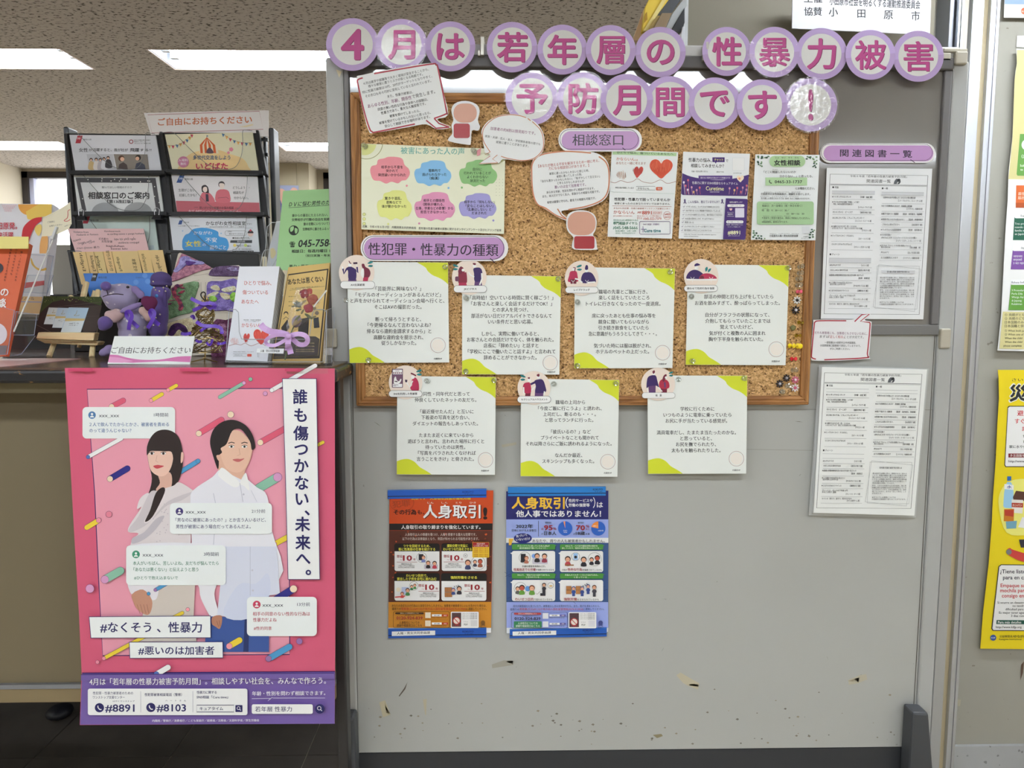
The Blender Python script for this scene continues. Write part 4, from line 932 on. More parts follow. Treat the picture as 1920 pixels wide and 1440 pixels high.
for x, y, c in [(252, 492, 0), (300, 468, 1), (272, 530, 1), (296, 576, 0), (340, 548, 2), (362, 600, 3), (396, 580, 2), (430, 552, 1), (766, 560, 2), (820, 580, 3), (852, 556, 1), (914, 552, 2), (892, 600, 1), (958, 530, 1), (954, 576, 2)]:
    s.circ(x, y, 11, [(226, 214, 226), (204, 100, 120), (196, 140, 170), (214, 170, 120)][c], n=8, ry=14); s.line([(x, y+12), (x+(600-x)*.04, 628)], 4, [(226, 214, 226), (204, 100, 120), (196, 140, 170), (214, 170, 120)][c])
s.t(298, 650, 712, 34, 'こんな悩み、抱えていませんか？', PUR, b=1.2); 
for x in (264, 684): s.line([(x-14, 730), (x+4, 700), (x+2, 684), (x-6, 684), (x-6, 700), (x+14, 732)], 8, PUR)
for y, x1, tx in [(766, 652, 'イヤだったのに、エッチされたり身体をさわられた'), (810, 660, 'SNSで知り合った人に裸画像や写真を送ってしまった'), (856, 684, 'エッチだけの秘密と言ったのに、裸の写真をバラまかれた'), (900, 590, 'AV出演の契約をしたが、やっぱりやめたい'), (941, 362, '痴漢にあった'), (988, 592, 'エッチのときにコンドームを着けてくれない'), (1031, 560, '親や家族にいやらしいことをされている')]:
    xs = 276-(y-766)*.08; s.t(xs, x1, y, 23, tx, b=.9, dy=4); s.line([(xs-34, y-3), (xs-26, y+6), (xs-14, y-8)], 4, PUR); s.line([(xs-36, y+22), (680-(y-766)*.06, y+28)], 1.6, (150, 150, 150))
s.t(252, 612, 1074, 18, 'Online chat "Cure time" can provide confidential support to', b=.5, dy=6); s.t(252, 414, 1096, 18, 'survivors of sexual violence.', b=.5, dy=3)
s.poly([(722, 672), (958, 680), (968, 692), (944, 1120), (930, 1138), (690, 1132)], PUR); s.t(764, 908, 716, 22, '秘密は厳守します', (230, 226, 240), b=.6); s.rr(738, 740, 930, 770, 14, (232, 232, 240)); s.t(774, 894, 755, 16, '公式サイトはこちら', PUR, b=.8); heart(s, 778, 798, 16, 14, (232, 190, 190)); s.rr(826, 782, 928, 888, 6, (214, 210, 226)); s.t(738, 808, 832, 18, 'チャットで', (230, 226, 240), b=.4); s.t(742, 804, 852, 18, '相談受付', (230, 226, 240), b=.4); s.t(734, 810, 872, 14, 'curetime.jp', (230, 226, 240), b=.3)
s.rr(726, 922, 918, 954, 14, (232, 232, 240)); s.t(738, 906, 938, 16, '電話で相談したい方はこちら', PUR, b=.8); s.t(728, 914, 970, 15, '性犯罪・性暴力被害者のための', (230, 226, 240), b=.3); s.t(742, 890, 994, 14, 'ワンストップ支援センター', (230, 226, 240), b=.3); s.t(742, 882, 1056, 58, '#8891', (236, 232, 190), b=2); s.t(750, 876, 1094, 18, 'はやくワンストップ', (230, 226, 240), b=.4); s.done()

s = Sheet('flyer', 'white flyer with green leaf corners and green panels, rightmost of three', 'flyer', Plane(1.6646), crop(*K6), [(1058, 176), (1782, 182), (1734, 1144), (1008, 1138)], (226, 230, 236), 'flyers on the cork board')
LF = [(44, 74, 58), (88, 122, 92), (120, 150, 110), (60, 92, 74)]
for (x, y) in [(1092, 200), (1090, 214), (1130, 204), (1140, 216), (1126, 222), (1168, 214), (1184, 216), (1206, 202), (1084, 258), (1092, 268), (1128, 264), (1118, 280), (1096, 288), (1128, 312), (1110, 300), (1642, 204), (1636, 226), (1660, 210), (1680, 206), (1672, 222), (1742, 206), (1700, 222), (1712, 236), (1746, 246), (1724, 262), (1718, 276), (1744, 286), (1706, 318), (1734, 324), (1722, 304),
    (1036, 1038), (1040, 1060), (1066, 1062), (1048, 1086), (1036, 1110), (1084, 1094), (1068, 1126), (1098, 1122), (1120, 1098), (1124, 1126), (1160, 1124), (1690, 1022), (1704, 1048), (1680, 1056), (1698, 1082), (1672, 1080), (1664, 1114), (1702, 1108), (1716, 1030)]:
    s.poly(el_pts(x+rnd.uniform(-3, 3), y+rnd.uniform(-3, 3), rnd.uniform(9, 15), rnd.uniform(8, 12), n=8), rnd.choice(LF), 'printed_leaf')
s.rr(1212, 194, 1616, 318, 60, (166, 198, 150)); s.t(1280, 1544, 215, 19, 'じょ　せい　そう　だん', b=1.4); s.t(1264, 1562, 272, 66, '女性相談', b=3.4)
s.t(1150, 1510, 376, 30, '「どこに相談したらいいのか', b=1.2); s.t(1250, 1306, 348, 12, 'そうだん', b=1); s.t(1326, 1700, 424, 32, '分からない…」と思ったら、', b=1.1); s.rect(1168, 438, 1636, 528, (172, 204, 158)); s.line([(1216, 466), (1212, 486), (1224, 500), (1240, 502)], 9, INK); s.t(1272, 1580, 485, 46, '0465-33-1737', b=1.4)
s.t(1506, 1720, 560, 30, 'にお電話ください。', b=1.3); s.t(1116, 1670, 622, 27, '小田原市の女性相談員が、相談をお受けします。', b=1.3, dy=4); s.t(1116, 1670, 672, 24, '夫や親しい男性とのトラブル（DV）などご相談いただけます。', b=1.1, dy=4)
s.rr(1072, 708, 1710, 968, 26, (160, 194, 148)); s.t(1130, 1580, 756, 28, '相談日：月～金曜日（祝・休日を除く）', b=1); s.t(1128, 1434, 808, 28, '時　間：9：30～11：30／', b=1.2); s.t(1404, 1602, 846, 27, '13：00～16：30', b=1.2); s.t(1126, 1664, 892, 26, '＊面談をご希望の場合は、事前に予約をしてください。', b=1, dy=4); s.t(1126, 1420, 938, 26, '※相談無料。秘密は守ります。', b=1)
for x0, x1, y in [(1136, 1546, 732), (1136, 1198, 788), (1142, 1450, 872), (1146, 1340, 918), (1150, 1560, 602), (1110, 1540, 652), (1216, 1540, 1070)]: s.t(x0, x1, y, 11, 'おだわらし　じょせいそうだん　まもります', b=.8)
s.t(1212, 1532, 1094, 27, '小田原市人権・男女共同参画課', b=1.6); s.rr(1580, 992, 1664, 1070, 4, (214, 218, 222)); s.t(1590, 1650, 1104, 16, '小田原市', b=.8); s.t(1570, 1650, 1122, 16, 'ホームページ', b=.8); s.done()
# ================================================================== book lists on the steel panel
def V4(y): return (y-303)/1.017
def U4(x, y):
    l = 220-44*(y-303)/1015; r = 934-64*(y-303)/1015
    return (x-l)/(r-l)*700
def book_list(lab, q, outl, T0, Y, boxes, tint, tilt=0, px=None):
    s = Sheet('book_list', lab, 'notice', Plane(Y) if px is None else Plane(Y, px[0], px[1], tilt), T0, outl, tint, 'printed book lists', thick=.0006, rough=.4)
    s.T = quad(*q, 700, 1000); G = (30, 32, 40)
    def t(x0, x1, y, sz, tx, b=.8): s.t(U4(x0, y), U4(x1, y), V4(y), sz, tx, G, b=b)
    def h(x0, x1, y, w=1.6, c=(130, 132, 138)): s.line([(U4(x0, y), V4(y)), (U4(x1, y), V4(y))], w, c)
    s.box(0, 0, 700, 1000, 3.2, G); s.line([(4, 72), (696, 72)], 3, G); s.line([(4, 79), (696, 79)], 1.6, G)
    t(366, 780, 315, 17, '令和６年度「若年層の性暴力被害予防月間」', .5); t(486, 662, 349, 27, '関連図書一覧', .4)
    s.T = quad(*q, 700, 1000)
    ux, vy = U4(708, 349), V4(349)
    s.blob([(ux-22, vy+14), (ux-14, vy-10), (ux, vy-20), (ux+8, vy-4), (ux-4, vy+16)], (90, 94, 100)); s.circ(ux+12, vy-8, 12, (40, 42, 48), n=10); s.blob([(ux+6, vy+16), (ux+20, vy-6), (ux+26, vy+2), (ux+18, vy+18)], (70, 74, 80))
    s.line([(ux-24, vy+18), (ux+16, vy+18)], 4, (80, 84, 90))
    for x, y, tx in [(236, 398, '■ 児童'), (216, 886, '■ ティーン'), (597, 401, '■ 一般')]: t(x, x+{'■ 児童': 46, '■ ティーン': 72, '■ 一般': 44}[tx], y, 16, tx, 1.6)
    for (x0, x1, y0, y1) in [(234, 546, 424, 447), (213, 518, 914, 946), (596, 903, 428, 450)]:
        a, b_, c_, d_ = U4(x0, y0), V4(y0), U4(x1, y0), V4(y1)
        if boxes: s.poly([(a, b_), (c_, b_), (U4(x1-2, y1), d_), (U4(x0-2, y1), d_)], (200, 202, 206), 'grey_bar'); s.box(a, b_, c_, d_, 1.5, (130, 132, 138))
        else: h(x0, x1, y0-2); h(x0, x1, y1)
    Lr = [(232, 372, 467, '★いいタッチわるいタッチ'), (440, 526, 467, '【安藤　由紀 著】'), (232, 430, 505, '★子どもを守る言葉『同意』って何？'), (240, 386, 520, 'YES、NOは自分が決める！'), (424, 522, 542, '【レイチェル・ブライアン 著】'), (238, 382, 578, 'だいじ だいじ　どーこだ？'), (438, 518, 580, '【遠見才希子 著】'),
          (236, 466, 620, 'はじめにきいてね、こちょこちょモンキー！'), (402, 518, 641, '【ジュリエット・クレア・ベル 著】'), (226, 410, 682, '★10歳からのカラダ・性・ココロの'), (232, 452, 696, 'いろいろブック　性とココロのいろいろ編'), (450, 516, 710, '【アクロストン 著】'), (222, 392, 750, '★とってもわくわく！するはなし'), (426, 510, 771, '【ロビー・Ｈ.ハリス 著】'), (230, 378, 812, 'とにかくさけんでにげるんだ'), (394, 506, 832, '【ベティー・ボガホールド 著】'),
          (214, 294, 965, '★もやもやラボ'), (446, 498, 965, '【シオリーヌ 著】'), (220, 346, 1001, 'わたしの心と体を守る本'), (422, 506, 1001, '【遠見才希子 著】'), (210, 460, 1037, '★産婦人科医宋美玄先生の女の子の体一生ブック'), (424, 504, 1058, '【監修　宋美玄】'), (208, 378, 1092, '★１３歳までのわが子に伝えたい'), (216, 328, 1104, '自分の体と心の守り方'), (388, 494, 1114, '【やまがたてるえ 著】'), (206, 352, 1150, '★となりのきみのクライシス'), (416, 492, 1150, '【濱野京子 著】'),
          (212, 398, 1186, 'ヴィーナス・ダーツの下半身入門'), (212, 314, 1198, 'まるごと男子！読本'), (386, 490, 1212, '【ヴィーナス・ダーツ 著】'), (210, 428, 1247, 'セイシル　知ろう、話そう、性のモヤモヤ'), (394, 486, 1262, '【セイシル制作チーム 著】'),
          (604, 838, 469, '世界中の女子が読んだ！からだと性の教科書'), (712, 888, 491, '【ニナ・ブロックマン、エレン・ダール 著】'), (590, 812, 530, '★おうち性教育はじめます　思春期と家族編'), (774, 888, 550, '【フクチマミ、村瀬幸浩 著】'), (588, 714, 588, '★親子で話そう！性教育'), (746, 886, 588, '【監修　浅井春夫、艮香織】'), (586, 758, 628, '★発達が気になる子の性のはなし'), (788, 888, 628, '【監修　伊藤修毅】'),
          (594, 722, 665, 'これからの男の子たちへ'), (812, 886, 666, '【太田啓子 著】'), (584, 732, 704, '★マンガでわかる包括的性教育'), (786, 882, 704, '【監修　浅井春夫】'), (580, 660, 741, '★その名を暴け'), (588, 846, 761, '#MeTooに火をつけたジャーナリストたちの闘い'), (696, 876, 783, '【ジョディ・カンター、ミーガン・トゥーイー 著】'), (578, 804, 819, '★子どもの「キャッ」とする性の質問にちゃんと'), (586, 654, 831, '答えるBOOK'), (796, 874, 832, '【宮川美穂　著】'),
          (584, 642, 869, '声をあげて'), (780, 864, 870, '【五ノ井里奈 著】'), (584, 708, 907, 'おうち性教育はじめます'), (748, 862, 909, '【フクチマミ、村瀬幸浩 著】')]
    for x0, x1, y, tx in Lr: t(x0, x1, y, 14.5, tx, 1.4)
    for y in (486, 560, 597, 662, 731, 793, 855, 982, 1020, 1076, 1131, 1169, 1230, 1280): h(236-(y-486)*.046, 542-(y-486)*.05, y)
    for y in (513, 570, 608, 649, 686, 726, 800, 850, 888, 927): h(592-(y-513)*.05, 900-(y-513)*.055, y)
    def P(x, y): return (U4(x, y), V4(y))
    s.line([P(556, 968), P(863, 968), P(845, 1281), P(540, 1277)], 1.8, (90, 92, 100), closed=True); s.line([P(568, 958), P(871, 988), P(828, 1298), P(526, 1268)], 1.8, (90, 92, 100), closed=True)
    if boxes: s.poly([P(584, 1000), P(832, 1000), P(828, 1022), P(590, 1020)], (200, 202, 206), 'grey_bar')
    t(626, 790, 1010, 15, '若年層の性暴力被害予防月間とは', 1.4)
    for i, tx in enumerate(['春は進学や就職に伴い、環境が大きく変わる', 'ことで、性暴力被害に遭うリスクが高まる時', '期と言われています。国では新生活がスター', 'トするこの時期にあわせ、毎年４月を若年層', 'への性暴力被害予防を呼びかける月間として', '啓発活動を実施しています。', '昨今、ＳＮＳを利用する方法を始め、特に若', '年層に対する性暴力は手口が巧妙化していま', 'ると言われています。だれも被害者にも、加害', '者にもさせない、まずは「正しく知る」こと', 'が大切です。', '', '★がついている書籍については', '小田原市立図書館で借りることができます。']):
        if tx: 
            y = 1053+i*14.6+(4 if i > 5 else 0); x0 = 576-(y-1053)*.02; full = len(tx) > 16
            t(x0, x0+(250 if full else 250*len(tx)/20), y, 12.5, tx, 1.1)
    return s
q1 = [crop(1500, 250, 3.893)(*p) for p in ((220, 298), (934, 308), (870, 1322), (176, 1318))]
book_list('white printed book list under its lilac label, with grey header bars', q1, [(196, 252), (966, 258), (900, 1358), (152, 1354)], crop(1500, 250, 3.893), 1.6935, True, (224, 226, 228)).done()
q2 = [crop(1500, 590, 3.693)(*p) for p in ((170, 402), (845, 413), (768, 1342), (115, 1338))]
s = book_list('lower white printed book list, top sheet of a stack in a clear sleeve', q2, [(152, 362), (880, 380), (792, 1392), (94, 1372)], crop(1500, 590, 3.693), 1.675, False, (228, 230, 228))
s.done()
T = crop(1500, 590, 3.693)
b = MB()
for i in range(4):
    pl = Plane(1.6890+.0012*i); dx = -4-5*i
    b = Sheet('paper_sheet', ['second sheet peeking out left of the lower book list', 'third sheet peeking out left of the lower book list', 'fourth sheet peeking out left of the lower book list', 'rearmost sheet peeking out left of the lower book list'][i], 'sheet', pl, T, [(150+dx, 364), (872, 380), (784, 1388), (92+dx, 1374+i*2)], (216-4*i, 218-4*i, 218-4*i), 'sheets in the clear sleeve', thick=.0005); b.done()
s = Sheet('clear_sleeve', 'clear plastic sleeve holding the lower book list', 'sleeve', Plane(1.6935), T, [(134, 348), (892, 374), (826, 1078), (802, 1406), (62, 1392)], (190, 192, 190), thick=.0004, rough=.2)
film(s, [(134, 348), (892, 374), (826, 1078), (802, 1406), (62, 1392)], clear_mat('sleeve_film', (1, 1, 1), .02, .15), .0085, 'front_film')
s.line([(62, 1384), (800, 1400)], 3, (208, 210, 212), 'sealed_edge'); s.line([(134, 350), (62, 1386)], 2.5, (206, 208, 208), 'sealed_edge'); s.done()

# ================================================================== two posters held by blue magnet bars
def magbar(lab, Y, T, x0, y0, x1, y1, dy, lab2=None, col=(30, 92, 182), kok=None):
    pts = [(x0, y0), (x1, y0+dy), (x1, y1+dy), (x0, y1)]
    s = Sheet('magnet_bar', lab, 'magnet', Plane(Y), T, pts, col, 'blue magnet bars', thick=.006, rough=.4)
    h_ = y1-y0
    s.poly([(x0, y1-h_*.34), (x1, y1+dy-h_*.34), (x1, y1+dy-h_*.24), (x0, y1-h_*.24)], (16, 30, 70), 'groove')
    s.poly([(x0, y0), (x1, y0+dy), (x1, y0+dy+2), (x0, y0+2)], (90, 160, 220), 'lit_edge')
    if kok:
        kx, ky, kw, kc = kok; s.t(kx, kx+kw, ky, 20, 'KOKUYO', kc, b=3, dy=-1); s.t(kx+kw*.15, kx+kw*.95, ky+18, 13, 'マク-301', kc, b=1)
    if lab2:
        a, b_, c_, d_ = lab2; s.poly([(a, b_+6), (c_, b_-2), (c_, d_-2), (a, d_+6)], (232, 234, 238), 'white_label'); s.t(a+(c_-a)*.12, a+(c_-a)*.88, (b_+d_)/2+2, (d_-b_)*.66, '人権・男女共同参画課', dy=-6, b=.8)
    return s.done()
KP = (700, 900, 4.5); YL = (228, 222, 76)
T = crop(*KP)
# backing sheet
s = Sheet('poster', 'orange and dark brown poster between blue magnet bars, with white gothic headline', 'poster', Plane(1.695), T, [(136, 95), (1012, 88), (992, 1290), (126, 1290)], (200, 72, 26), 'magnet held posters', rough=.4)
s.poly([(135, 368), (1006, 366), (1005, 424), (134, 424)], (26, 22, 24), 'printed_panel')
s.poly([(134, 426), (1005, 426), (994, 1030), (128, 1030)], (84, 40, 30), 'printed_panel'); s.poly([(128, 1030), (994, 1028), (993, 1246), (127, 1246)], (204, 138, 44), 'printed_panel'); s.poly([(127, 1247), (993, 1247), (992, 1289), (126, 1289)], (226, 228, 234), 'printed_panel')
for i in range(90):
    x, y = rnd.uniform(140, 990), rnd.uniform(432, 1020)
    if 180 < x < 555 and (536 < y < 768 or 785 < y < 1012) or 576 < x < 952 and (536 < y < 768 or 785 < y < 1012): continue
    k = rnd.uniform(4, 13); s.poly([(x+k*math.cos(a)*rnd.uniform(.4, 1.2), y+k*math.sin(a)*rnd.uniform(.4, 1.2)) for a in (0, .9, 1.9, 2.8, 3.8, 4.9, 5.6)], rnd.choice([(176, 70, 34), (130, 56, 32), (60, 28, 24), (196, 84, 38)]), 'rust_fleck')
s.line(el_pts(240, 190, 102, 74, n=40), 4, (168, 62, 24), closed=True); s.t(162, 310, 206, 62, '犯罪', (168, 62, 24), dy=-16, b=2)
s.t(320, 820, 156, 18, '犯罪です　人身取引対策の強化月間', (228, 214, 60), b=2)
s.t(172, 364, 270, 48, 'その行為', (40, 20, 20), b=2); s.t(372, 432, 270, 44, 'も、', (40, 20, 20), b=1.6)
s.t(426, 912, 270, 120, '人身取引', (90, 24, 20), b=2.4); s.t(420, 904, 264, 120, '人身取引', (240, 236, 234), b=2.4); s.t(926, 962, 276, 130, '!', (36, 20, 22), b=5); s.t(456, 866, 190, 18, 'じん　　しん　　とり　　ひき', (240, 230, 220), b=1)
s.t(236, 904, 396, 36, '人身取引の取り締まりを強化しています。', (240, 240, 240), b=2); s.t(268, 870, 458, 27, '人身取引は人の尊厳を傷つけ、人権を侵害する重大な犯罪です。', (216, 204, 196), b=.4); s.t(246, 892, 494, 27, '以下の行為は法律違反となり、刑罰が科せられる可能性があります。', (216, 204, 196), b=.4)
RE = (150, 30, 44)
def kid(s, x, y, k, hair, top, red=False):
    s.blob([(x-k*.9, y+k*2.2), (x-k*.7, y+k*1.1), (x, y+k*.8), (x+k*.7, y+k*1.1), (x+k*.9, y+k*2.2)], top, 'printed_figure', 2); s.circ(x, y, k*.95, hair, part='printed_figure', n=12); s.circ(x, y+k*.2, k*.72, (226, 170, 140) if not red else (196, 90, 70), part='printed_figure', n=12)
    s.circ(x-k*.25, y+k*.15, k*.09, INK, n=5, part='printed_figure'); s.circ(x+k*.25, y+k*.15, k*.09, INK, n=5, part='printed_figure')
for (x0, y0, tt, nm, side) in [(180, 536, ['ツケを回収するため、', '客に性風俗の仕事を紹介する'], (198, 250), 0), (578, 534, ['援助交際で児童に', 'わいせつな行為をさせる'], (594, 650), 0), (180, 784, ['わいせつ目的で、', '家出した子供を自宅に連れ込む'], (382, 438), 1), (576, 784, ['強制労働をさせる'], (768, 822), 1)]:
    x1 = x0+378; y1 = y0+230
    s.rr(x0-3, y0-2, x1+2, y1+2, 20, (16, 14, 16)); s.poly([(x0, y0+64), (x1, y0+64)]+[p for p in rr_pts(x0, y0, x1, y1, 18)[6:18]], (234, 234, 236), 'text_panel')
    for i, tx in enumerate(tt):
        w = {0: 226, 1: 310}[i] if x0 < 300 and y0 < 600 else ({0: 176, 1: 240}[i] if y0 < 600 else ({0: 180, 1: 332}[i] if x0 < 300 else 222))
        yy = y0+18+i*28 if len(tt) > 1 else y0+34; xc = x0+188 if not (x0 > 500 and y0 < 600) else x0+132
        s.t(xc-w/2, xc+w/2, yy, 27, tx, YL, b=1.6)
    a, c = nm; yy = y0+118 if y0 < 600 else y0+114
    s.t(a, a+50, yy-12, 26, '懲役', RE, b=1.4); s.t(a+26, a+48, yy+18, 20, '～', RE, b=1.4); s.t(c, c+78, yy, 62, '10', RE, b=3.4); s.t(c+88, c+108, yy+14, 22, '年', RE, b=1.6)
    s.line([(a, yy+36), (a+172, yy+36)], 3, RE); s.t(a+36, a+130, yy+52, 14, '〈職業安定法63条〉', b=1); s.t(a+12, a+150, yy+66, 12, '１年以上10年以下の懲役又は', b=.5); s.t(a+12, a+150, yy+80, 12, '20万円以上300万円以下の罰金', b=.5)
s.circ(410, 648, 42, (240, 240, 240), n=20); s.line(el_pts(410, 648, 42, n=20), 2, INK, closed=True); s.rect(384, 620, 424, 672, (40, 40, 50)); kid(s, 424, 648, 18, (110, 60, 40), (120, 130, 190)); s.rr(430, 706, 546, 748, 10, (196, 190, 200)); kid(s, 464, 694, 20, (90, 60, 40), (40, 36, 44)); kid(s, 518, 696, 20, (30, 28, 34), (190, 60, 80))
s.circ(886, 694, 58, (240, 240, 240), n=22); s.line(el_pts(886, 694, 58, n=22), 2, INK, closed=True); kid(s, 798, 690, 26, (90, 50, 40), (60, 70, 110)); kid(s, 858, 684, 18, (40, 34, 40), (60, 60, 80)); kid(s, 902, 680, 22, (90, 60, 40), (150, 90, 70), True); s.circ(778, 632, 16, (235, 235, 235)); s.line(el_pts(778, 632, 16, n=14), 2, INK, closed=True); s.t(770, 786, 632, 16, '￥', b=1)
s.rr(836, 518, 978, 648, 8, (226, 190, 50)); s.rr(838, 520, 976, 560, 6, (160, 30, 40)); s.t(872, 942, 532, 15, '児童を相手', (240, 230, 230), b=1); s.t(850, 966, 549, 15, 'した者に対しては', (240, 230, 230), b=1)
for yy in (574, 588, 602, 622, 636): s.t(846, 968, yy, 11, '児童買春・児童ポルノ禁止法', (170, 40, 30), b=.6)
s.rect(242, 896, 300, 960, (180, 190, 220)); s.circ(344, 886, 36, (240, 240, 240)); s.line(el_pts(344, 886, 36, n=20), 2, INK, closed=True); kid(s, 326, 890, 14, (40, 34, 30), (60, 120, 80)); kid(s, 352, 880, 14, (110, 60, 40), (80, 140, 80)); kid(s, 292, 922, 20, (80, 50, 36), (70, 130, 80)); kid(s, 246, 950, 16, (110, 40, 30), (190, 60, 60)); s.circ(214, 916, 18, (236, 222, 200)); s.line([(186, 980), (236, 976), (270, 970)], 10, (200, 70, 70))
for bx, by in ((604, 898), (604, 940), (626, 898), (626, 940)): s.rect(bx, by, bx+40, by+38, (168, 112, 66)); s.box(bx, by, bx+40, by+38, 1.5, (110, 70, 40))
kid(s, 676, 918, 18, (50, 70, 130), (50, 70, 130)); kid(s, 726, 906, 22, (30, 28, 34), (50, 48, 60)); 
for k in range(3): s.line([(682+k*16, 884-k*4), (690+k*16, 896-k*6)], 4, INK)
s.t(160, 954, 1050, 24, 'あなたの身近な人の行為は人身取引かもしれません。加害者や被害者らしい人を見かけた場合は、', (50, 24, 20), b=1); s.t(162, 236, 1077, 24, '最寄りの', (50, 24, 20), b=1); s.t(238, 784, 1077, 24, '警察署(又は#9110)や地方出入国在留管理局(0570-013904)', (180, 40, 40), b=1); s.t(786, 956, 1077, 24, 'に連絡してください。', (50, 24, 20), b=1)
s.line(rr_pts(172, 1100, 644, 1236, 14), 3, (60, 40, 20), closed=True); s.rr(188, 1106, 428, 1122, 8, (60, 36, 20)); s.t(232, 386, 1114, 12, '匿名による情報提供はこちら', (230, 200, 160), b=.8); s.t(270, 350, 1132, 10, '匿名通報ダイヤル', b=.6); s.t(198, 418, 1152, 34, '0120-924-839', RE, b=2.4); s.line([(190, 1168), (630, 1168)], 1.5, (120, 80, 40))
s.t(222, 392, 1192, 24, '人身取引についての', (50, 24, 20), b=1.4); s.t(202, 412, 1216, 24, '詳細や相談窓口はこちら', (50, 24, 20), b=1.4)
for yy in (1132, 1200): s.rect(440, yy-26, 486, yy+22, (226, 214, 190)); s.rect(496, yy-10, 578, yy+8, (230, 230, 230)); s.rr(582, yy-10, 632, yy+8, 3, (190, 70, 40)); s.t(500, 620, yy+18, 9, 'https://www.npa.go.jp/', b=.5); s.t(516, 562, yy, 12, '匿名 通報', b=.6); s.t(596, 620, yy, 12, '検索', (240, 220, 200), b=.6)
s.rr(656, 1100, 890, 1236, 10, (232, 232, 232)); s.rect(664, 1108, 742, 1226, (84, 60, 62)); s.circ(704, 1176, 26, (226, 210, 200)); s.line(el_pts(704, 1176, 30, n=20), 6, (180, 40, 40), closed=True); s.line([(684, 1156), (724, 1198)], 6, (180, 40, 40)); s.t(672, 736, 1215, 11, '人身取引', (190, 60, 60), b=1)
for i in range(4): s.t(752, 876, 1114+i*14, 11, 'このリーフレットは多言語で作成', b=.5)
s.t(764, 800, 1184, 12, 'リーフレット', b=.6); s.t(766, 796, 1206, 20, 'PDF', b=1.2); s.rect(824, 1170, 878, 1222, (214, 214, 214)); s.circ(926, 1190, 18, (120, 80, 30)); s.line([(908, 1204), (944, 1218)], 6, (120, 80, 30)); s.line([(908, 1218), (944, 1204)], 6, (120, 80, 30)); s.t(904, 950, 1231, 11, '警察庁', b=.6)
s.done()
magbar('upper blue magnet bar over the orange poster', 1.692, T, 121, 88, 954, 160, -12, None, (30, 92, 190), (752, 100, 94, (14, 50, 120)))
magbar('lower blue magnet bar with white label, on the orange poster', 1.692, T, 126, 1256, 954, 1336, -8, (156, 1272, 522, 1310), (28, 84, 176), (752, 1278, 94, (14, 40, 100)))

T = crop(930, 900, 4.5); NB = (30, 36, 110)
s = Sheet('poster', 'navy and pale blue poster between blue magnet bars, with yellow headline', 'poster', Plane(1.695), T, [(86, 96), (948, 90), (946, 1284), (90, 1296)], (30, 34, 104), 'magnet held posters', rough=.4)
s.poly([(86, 332), (948, 332), (948, 488), (86, 488)], (150, 166, 224), 'printed_panel'); s.poly([(86, 488), (948, 488), (948, 530), (86, 530)], (230, 232, 238), 'printed_panel'); s.poly([(86, 530), (948, 530), (947, 1030), (88, 1030)], (56, 84, 134), 'printed_panel'); s.poly([(88, 1030), (947, 1030), (947, 1246), (89, 1246)], (152, 166, 226), 'printed_panel'); s.poly([(89, 1247), (947, 1247), (946, 1283), (90, 1294)], (222, 226, 236), 'printed_panel')
s.t(132, 580, 194, 104, '人身取引', (240, 186, 56), b=3); s.t(586, 610, 190, 96, '（', (232, 232, 240), b=.5); s.t(612, 816, 173, 31, '性的サービスや', (232, 232, 240), b=1.6); s.t(612, 790, 211, 31, '労働の強要等', (232, 232, 240), b=1.6); s.t(818, 838, 190, 96, '）', (232, 232, 240), b=.5); s.t(850, 902, 208, 54, 'は', (240, 240, 244), b=2); s.t(168, 886, 284, 60, '他人事ではありません！', (240, 240, 244), b=2.2)
for i in range(46):
    x, y = rnd.uniform(92, 940), rnd.uniform(536, 1024)
    s.line([(x, y), (x+rnd.uniform(-30, 30), y+rnd.uniform(-22, 22)), (x+rnd.uniform(-40, 40), y+rnd.uniform(-40, 40))], 2.2, (26, 44, 90), 'crack_line')
s.t(168, 312, 388, 36, '2022年', b=2); s.t(134, 338, 423, 22, '日本における人身取引', b=1.2); s.line([(358, 342), (358, 474)], 3, INK); s.t(414, 466, 358, 14, '被害者の', b=1); s.t(382, 400, 412, 18, '約', RE, b=1.2); s.t(404, 478, 398, 58, '95', RE, b=3); s.t(482, 508, 408, 28, '％', RE, b=2); s.t(382, 398, 452, 18, 'が', b=1); s.t(404, 508, 446, 36, '日本人', b=1.6)
s.circ(583, 406, 60, (40, 96, 190), n=30); s.poly([(583, 406), (568, 348), (583, 346)], (230, 140, 90)); s.t(568, 602, 424, 13, '日本人', (230, 235, 245), b=.6); s.t(570, 600, 438, 13, '95%', (230, 235, 245), b=.6)
s.t(690, 742, 358, 14, '被害者の', b=1); s.t(674, 750, 398, 58, '70', RE, b=3); s.t(758, 786, 388, 30, '％', RE, b=2); s.t(756, 788, 410, 18, '以上', RE, b=1.4); s.t(652, 668, 452, 18, 'が', b=1); s.t(672, 750, 446, 34, '18歳', b=1.8); s.t(752, 788, 452, 18, '未満', b=1.2); s.circ(862, 406, 60, (40, 96, 190), n=30); s.poly([(862, 406)]+el_pts(862, 406, 60, n=10, a0=180+12, a1=270), (232, 140, 60)); s.t(816, 858, 384, 12, '18歳以上', (245, 235, 225), b=.6); s.t(860, 904, 424, 12, '18歳未満', (230, 235, 245), b=.6)
s.poly(el_pts(226, 488, 76, 42, n=24), NB, 'speech_oval'); s.t(168, 264, 472, 24, '気づいて', (236, 236, 245), dy=-14, b=1.4); s.t(168, 288, 500, 24, 'いないだけ', (236, 236, 245), dy=-10, b=1.4); s.poly([(108, 492), (148, 492), (136, 520), (128, 546), (108, 546)], (222, 172, 60)); s.t(306, 916, 510, 29, 'あなたや、周りの人も被害者かもしれません。', b=1)
GN = (70, 140, 62)
